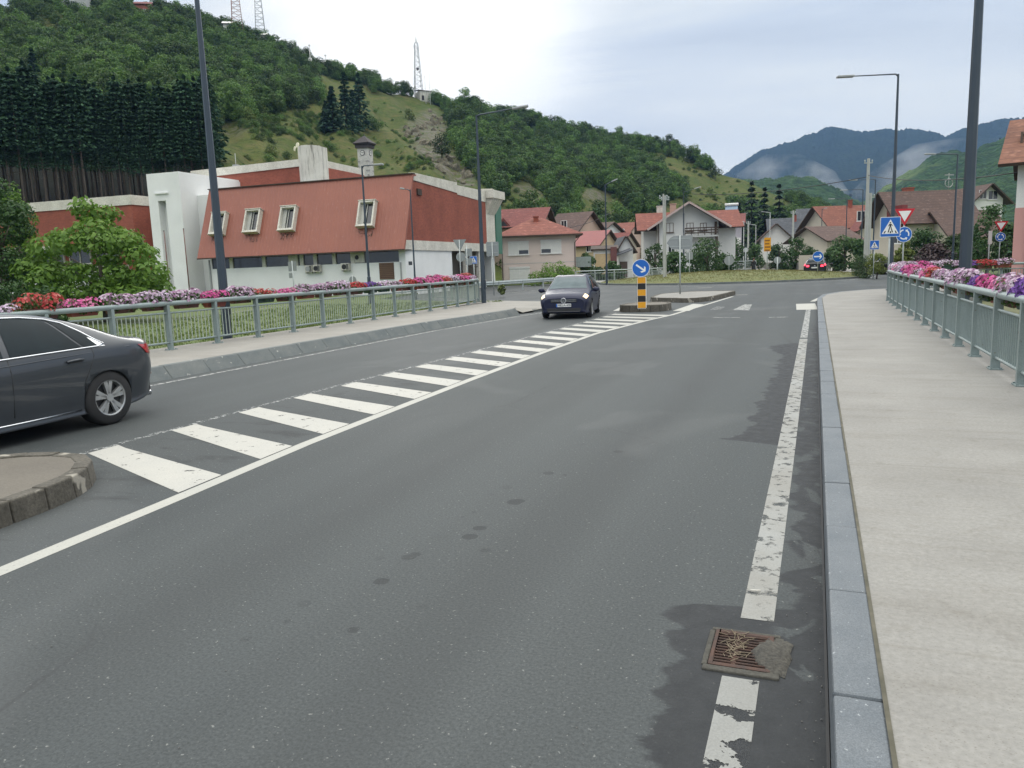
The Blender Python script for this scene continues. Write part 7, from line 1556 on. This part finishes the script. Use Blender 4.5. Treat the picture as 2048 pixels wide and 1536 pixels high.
# --- person walking
x, y, _ = at(1507.5, hor(1507.5), 80); M_SKIN = mat('skin', (.45, .28, .20)); M_BLKCL = mat('black_cloth', (.010, .010, .012), (.016, .016, .018), 4, .9); M_HAIR = mat('dark_hair', (.05, .03, .022), (.03, .02, .015), 20, .6)
pn = thing('person', 'person in a long black coat walking along the far pavement', 'person', (x, y, .13), VIEWROT+.5)
def skinned(name, joints, edges, m, parent, sub=2):
    me = bpy.data.meshes.new(name); me.from_pydata([j[:3] for j in joints], edges, []); o = bpy.data.objects.new(name, me); COL.objects.link(o); o.modifiers.new('skin', 'SKIN'); sd = o.modifiers.new('sub', 'SUBSURF'); sd.levels = sub; sd.render_levels = sub
    if not me.skin_vertices: me.attributes.new('x', 'FLOAT', 'POINT')
    for v, j in zip(me.skin_vertices[0].data, joints): v.radius = (j[3], j[4] if len(j) > 4 else j[3])
    me.skin_vertices[0].data[0].use_root = True
    bpy.context.view_layer.update(); dg = bpy.context.evaluated_depsgraph_get(); n = bpy.data.meshes.new_from_object(o.evaluated_get(dg)); o.modifiers.clear(); o.data = n; n.materials.clear(); n.materials.append(m); n.polygons.foreach_set('use_smooth', [True]*len(n.polygons)); o.parent = parent; return o
def hand(J, E, w_, dx, sgn):
    i = len(J); J.append((w_[0]+dx, w_[1], w_[2]-.09, .036, .018)); E.append((J.index(w_), i))
    for f in range(4): a = len(J); L = (.075, .085, .08, .062)[f]; yy = w_[1]-.03+.02*f; J.append((w_[0]+dx*1.3, yy, w_[2]-.13, .009)); J.append((w_[0]+dx*1.1, yy+.004, w_[2]-.13-L, .008)); E.extend([(i, a), (a, a+1)])
    a = len(J); J.append((w_[0]-sgn*.02, w_[1]-.045, w_[2]-.10, .01)); J.append((w_[0]-sgn*.025, w_[1]-.055, w_[2]-.15, .009)); E.extend([(i, a), (a, a+1)])
J = [(0, 0, .92, .15, .11), (0, 0, 1.12, .135, .095), (0, .01, 1.34, .17, .10), (0, .01, 1.46, .06), (0, -.01, 1.55, .055), (0, -.02, 1.66, .085, .10), (0, -.01, 1.73, .06, .075)]; E_ = [(0, 1), (1, 2), (2, 3), (3, 4), (4, 5), (5, 6)]
for sg, ph in ((-1, 1), (1, -1)):
    a = len(J); J += [(sg*.20, .01, 1.40, .055), (sg*.25, .03+ph*.06, 1.13, .045), (sg*.26, -.02+ph*.14, .90, .032)]; E_ += [(2, a), (a, a+1), (a+1, a+2)]; hand(J, E_, J[a+2], sg*.008, sg)
    b_ = len(J); J += [(sg*.09, 0, .86, .085), (sg*.095, -ph*.14, .50, .06), (sg*.095, -ph*.20+(-.06 if ph < 0 else .06), .10, .042), (sg*.095, -ph*.20-.10, .045, .04, .03)]; E_ += [(0, b_), (b_, b_+1), (b_+1, b_+2), (b_+2, b_+3)]
skinned('body', J, E_, M_SKIN, pn)
b = MB(); N = 20; rings = [(.30, .25, .24), (.55, .225, .2), (.85, .20, .165), (1.08, .165, .13), (1.30, .20, .135), (1.43, .16, .10), (1.50, .075, .07)]; vs = []
for z, rx_, ry in rings:
    for k in range(N): a = 2*math.pi*k/N; q = 1+(.06*math.sin(5*a) if z < .9 else 0); vs.append((math.cos(a)*rx_*q, math.sin(a)*ry*q, z))
b.add(vs, [(i*N+k, i*N+(k+1) % N, (i+1)*N+(k+1) % N, (i+1)*N+k) for i in range(len(rings)-1) for k in range(N)], 0, True)
for sg, ph in ((-1, 1), (1, -1)): b.tube([(sg*.17, .01, 1.43), (sg*.22, .02, 1.36), (sg*.255, .03+ph*.06, 1.13), (sg*.262, -.02+ph*.14, .905)], [.05, .07, .06, .05], 12)
b.build('coat', M_BLKCL, pn); b = MB()
for sg, ph in ((-1, 1), (1, -1)): b.tube([(sg*.095, -ph*.10, .62), (sg*.095, -ph*.17, .35), (sg*.095, -ph*.20+(-.06 if ph < 0 else .06), .09)], [.085, .07, .058], 12); b.box((sg*.095, -ph*.20-.04, .04), (.085, .25, .08), taper=.8)
b.build('trousers', M_BLKCL, pn); b = MB(); bm = bmesh.new(); bmesh.ops.create_uvsphere(bm, u_segments=16, v_segments=10, radius=1)
for v in bm.verts: v.co = Vector((v.co.x*.098, v.co.y*.115+.015, v.co.z*.125+1.675)) if v.co.z > -.35 or v.co.y > -.2 else Vector((v.co.x*.08, .03, 1.63))
b.add([v.co for v in bm.verts], [[v.index for v in f.verts] for f in bm.faces], 0, True); bm.free(); b.build('hair', M_HAIR, pn)
# ================================================================ TREES, SHRUBS, GARDENS, MIST
L_BRIGHT = leafmat('bright_leaves', (.085, .175, .024), (.165, .28, .048), .35, objvar=.05); L_DEEP = leafmat('deep_leaves', (.028, .07, .018), (.055, .115, .03), .25, objvar=.05); L_MID = leafmat('garden_leaves', (.035, .075, .025), (.07, .125, .04), .25, objvar=.3); L_OLIVE = leafmat('olive_leaves', (.08, .115, .03), (.15, .18, .05), .25, objvar=.1); L_PURP = leafmat('copper_leaves', (.04, .028, .03), (.07, .045, .045), .15); L_THUJA = leafmat('thuja_leaves', (.03, .065, .018), (.055, .10, .028), .15, objvar=.1); L_YEL = leafmat('yellow_green_leaves', (.14, .19, .04), (.22, .26, .07), .3, objvar=.1)
def ptree(px, d, top, halfw, z0, n, leaf, m, label, seed, name='tree', cat='tree', base=0.0, lumps=16, group=None, **kw):
    x, y, _ = at(px, hor(px), d); h = zat(x, y, top)-base; return tree(name, label, cat, (x, y, base), h, halfw*d/FPX, z0, n, leaf, m, seed, lumps, group, **kw)
# round big-leaved tree before the hall (its crown in the picture: x 62-345, y 400-600)
x, y, _ = at(203, hor(203), 33); cl = []; r = np.random.default_rng(5); u = 33/FPX
def cpt(px, py, dy, rx_, rz_): q = at(px, py, 33+dy); return (q[0]-x, q[1]-y, q[2]-.1, rx_*u, rx_*u, rz_*u)
for px, py, rr, rz_ in ((170, 420, 26, 22), (212, 428, 22, 16), (140, 478, 38, 24), (195, 465, 44, 26), (245, 482, 42, 24), (285, 510, 34, 22), (95, 500, 36, 24), (310, 545, 30, 26), (120, 545, 48, 24), (215, 520, 30, 14), (285, 560, 42, 26), (85, 560, 34, 28), (150, 590, 42, 20), (270, 590, 46, 18), (325, 575, 24, 22), (200, 480, 40, 22), (100, 600, 40, 20), (55, 540, 30, 24), (205, 575, 34, 22), (165, 550, 30, 20), (240, 590, 34, 22), (235, 545, 28, 20), (180, 600, 40, 18)):
    for dy in (-1.6, 1.2): cl.append(cpt(px+r.normal(0, 6), py+r.normal(0, 4), dy*r.uniform(.4, 1.2)*(1 if py > 440 else .3), rr, rz_))
tree('tree', 'round big-leaved light green tree before the brick wing of the hall', 'tree', (x, y, .1), zat(x, y, 410), 3, 1.2, 9500, .23, L_BRIGHT, 5, clumps=cl, limbs=7, trad=.09, droop=.9, up=.75, aspect=.62)
ptree(8, 33, 330, 85, .6, 6500, .16, L_DEEP, 'tall dense dark green tree at the left edge behind the railing', 21, base=.1, lumps=34, lump=.36)
ptree(50, 38, 338, 42, 1.0, 3500, .15, L_BRIGHT, 'lighter narrow green tree between the dark edge tree and the round tree', 22, base=.1, lumps=22, lump=.38)
for k, (px, d, top, hw, lab) in enumerate(((20, 25, 552, 55, 'low dark shrub under the left edge tree, behind the red flowers'), (85, 28, 566, 45, 'dark shrub at the foot of the round tree'), (-60, 24, 520, 60, 'shrub at the far left behind the grey car'))): ptree(px, d, top, hw, .05, 1600, .12, L_DEEP, lab, 40+k, 'shrub', 'shrub', .1, 14)
# bright shrub over the guard rail
ptree(1108, 72, 524, 46, .05, 3200, .17, L_BRIGHT, 'bright green rounded shrub before the pink house', 50, 'shrub', 'shrub', -.2, 22, lump=.36, flat=1.15)
for k, (px, d, top, hw, m, lab) in enumerate(((1228, 76, 525, 22, L_DEEP, 'dark bush before the white shed, right of the street lamp'), (1197, 80, 532, 14, L_MID, 'small bush before the shed, left of the street lamp'), (1175, 84, 498, 22, L_MID, 'low hedge shrub between the pink house and the shed'), (1310, 80, 478, 26, L_MID, 'loose birch-like small tree before the white house wall'), (1350, 78, 500, 34, L_DEEP, 'dark shrub before the white house, behind the railing end'), (1415, 80, 470, 44, L_MID, 'dense tree covering the right half of the big white house'), (1452, 82, 500, 26, L_DEEP, 'dark shrub right of the white house, behind the round sign back'), (1395, 84, 487, 30, L_DEEP, 'dark tree between the direction sign and the white house'))):
    ptree(px, d, top, hw, .1 if hw > 20 else .05, 1500 if k != 3 else 620, .26, m, lab, 60+k, 'shrub' if top > 480 else 'tree', 'shrub' if top > 480 else 'tree', 0, 18, lump=.4, trad=.1)
for k, (px, d, top, hw, m, lab) in enumerate(((1470, 112, 470, 30, L_DEEP, 'dark garden tree under the left spruce'), (1510, 112, 484, 26, L_MID, 'garden tree left of the orange panel'), (1558, 104, 478, 24, L_MID, 'garden tree right of the orange panel'), (1592, 102, 470, 30, L_DEEP, 'dark rounded garden tree before the slate roofed house'), (1622, 104, 492, 22, L_MID, 'low garden tree between slate and orange roofs'), (1690, 84, 462, 34, L_MID, 'leafy garden tree before the orange roofed house'), (1668, 86, 486, 24, L_DEEP, 'dark garden shrub before the brown lean-to roof'), (1720, 80, 470, 18, L_DEEP, 'dark garden tree behind the twin concrete poles'), (1545, 170, 432, 26, L_DEEP, 'far dark tree behind the slate roof'), (1655, 150, 402, 40, L_MID, 'far tree crowns over the orange roof'), (1610, 175, 415, 22, L_MID, 'far rounded tree above the slate roof'))):
    ptree(px, d, top, hw, .1, 1500, .3, m, lab, 80+k, 'tree', 'tree', 0, 18, 'garden trees beyond the roundabout', lump=.4, trad=.14)
for k, (px, d, top, hw, m, lab) in enumerate(((1846, 62, 452, 44, L_DEEP, 'spiky dark green shrub before the brown roofed house'), (1860, 58, 482, 48, L_PURP, 'dark copper-leaved shrub behind the flower railing'), (1808, 60, 478, 22, L_YEL, 'yellowish shrub between the signs and the copper shrub'), (1905, 60, 460, 34, L_MID, 'green shrub left of the right-hand lamp column'), (1976, 55, 400, 52, L_DEEP, 'large dark leafy tree beside the house at the right edge'), (1940, 62, 440, 34, L_DEEP, 'dark tree behind the right-hand lamp column'), (2012, 52, 440, 30, L_MID, 'leafy tree against the right edge house'), (1925, 58, 492, 30, L_MID, 'low green shrub behind the far flower boxes'))):
    ptree(px, d, top, hw, .1, 2200, .22, m, lab, 100+k, 'shrub' if top > 450 else 'tree', 'shrub' if top > 450 else 'tree', 0, 20, lump=.38, trad=.1)
ptree(1755, 57, 502, 20, .35, 2400, .11, L_YEL, 'round clipped yellow-green bush at the road corner', 120, 'shrub', 'shrub', 0, 14, lump=.5)
for k, (px, d, top) in enumerate(((1713, 62, 509), (1719, 61, 512), (1727, 60, 508), (1734, 59, 516))):
    x, y, _ = at(px, hor(px), d); h = zat(x, y, top); ww = .42; cl = [(0, 0, h*f, ww*(1-.35*f), ww*(1-.35*f), h*.16) for f in (.12, .3, .5, .68, .84)]
    tree('thuja', 'column thuja in the clipped row at the corner, %s' % ('leftmost by the pavement', 'second from the pavement', 'third from the pavement', 'rightmost by the yellow bush')[k], 'shrub', (x, y, 0), h, ww, .05, 900, .10, L_THUJA, 130+k, clumps=cl, limbs=2, trad=.05, group='thuja row at the corner', up=.8)
# weed at the end of the left railing and along the rail feet
for k, (px, py) in enumerate(((1002, 590),)): g = ground(px, py, .15); tree('weed', 'leafy weed growing at the end of the left railing', 'plant', tuple(g), .7, .35, .02, 160, .2, L_OLIVE, 140, 5, limbs=3, trad=.02)
# garden walls and fences along the far road
def wallrun(name, label, cat, pts, h, th, m, z=0.0):
    b = MB()
    for a, c in zip(pts, pts[1:]): b.beam((a[0], a[1], z+h/2-.2), (c[0], c[1], z+h/2-.2), th, h+.4)
    return tag(b.build(name, m), label, cat)
M_GWALL = mat('grey_garden_wall', (.30, .29, .26), (.23, .22, .2), 1.2, .9)
g2 = lambda px, d: tuple(at(px, hor(px), d)[:2])
wallrun('garden_wall', 'low pale garden wall behind the black estate car', 'wall', [g2(1600, 98), g2(1650, 92)], 2.0, .3, mat('cream_garden_wall', (.55, .50, .40), (.48, .44, .36), .8, .9)); wallrun('garden_wall', 'long low grey garden wall along the far bend of the road', 'wall', [g2(1470, 128), g2(1530, 124), g2(1600, 100)], 1.1, .3, M_GWALL); wallrun('garden_wall', 'low grey retaining wall beside the person', 'wall', [g2(1420, 88), g2(1478, 86), g2(1508, 96)], .7, .3, M_GWALL)
railing('pale fence with thin bars on the low wall left of the person', [g2(1468, 86), g2(1505, 87), g2(1512, 96)], .5, 1.6, 1.1, .04, False, gap=.2, m=M_GALV)
# --- air: one closed box of thin haze round everything, and mist banks lying in the valley
def box_volume(name, lo, hi, m): b = MB(); b.b2(lo, hi); return tag(b.build(name, m), kind='stuff')
m = bpy.data.materials.new('haze_air'); m.use_nodes = True; nt = NT(m.node_tree); nt.n.remove(nt.n['Principled BSDF']); pv = nt.new('ShaderNodeVolumePrincipled'); pv.inputs['Color'].default_value = HAZE_C; pv.inputs['Density'].default_value = HAZE_D; pv.inputs['Anisotropy'].default_value = 0; nt.l.new(pv.outputs[0], nt.n['Material Output'].inputs['Volume'])
if HAZE_D: box_volume('haze', (-4200, -400, -60), (2600, 3600, 520), m)
def mist(name, label, pts, rad, dens, seed):
    """a bank of low cloud along pts (x,y,z)"""
    b = MB(); P = [Vector(p) for p in pts]; c = sum(P, Vector())/len(P)
    b.tube([p-c for p in P], rad, 12); o = b.build(name, bpy.data.materials.new(name)); o.location = c; mm = o.data.materials[0]; mm.use_nodes = True; nt = NT(mm.node_tree); nt.n.remove(nt.n['Principled BSDF']); pv = nt.new('ShaderNodeVolumePrincipled'); pos = nt.new('ShaderNodeNewGeometry').outputs['Position']
    n = nt.noise(nt.mapping(pos, (1, 1, 1.6)), 1/90, 4, .6); d = nt.math('MULTIPLY', nt.range(n, .40, .85), dens); pv.inputs['Color'].default_value = (.95, .97, 1, 1); nt.put(pv.inputs['Density'], d); nt.l.new(pv.outputs[0], nt.n['Material Output'].inputs['Volume'])
    return tag(o, kind='stuff')
if MIST:
    mist('mist', '', [at(1470, 352, 1250), at(1530, 338, 1250), at(1590, 345, 1250), at(1650, 368, 1200), at(1700, 392, 1150)], [2, 24, 30, 24, 3], .028, 1)
    mist('mist', '', [at(1690, 400, 1150), at(1760, 365, 1150), at(1840, 318, 1150), at(1910, 300, 1150), at(2000, 280, 1150)], [3, 22, 24, 18, 3], .028, 2)
print('built', len(bpy.data.objects))
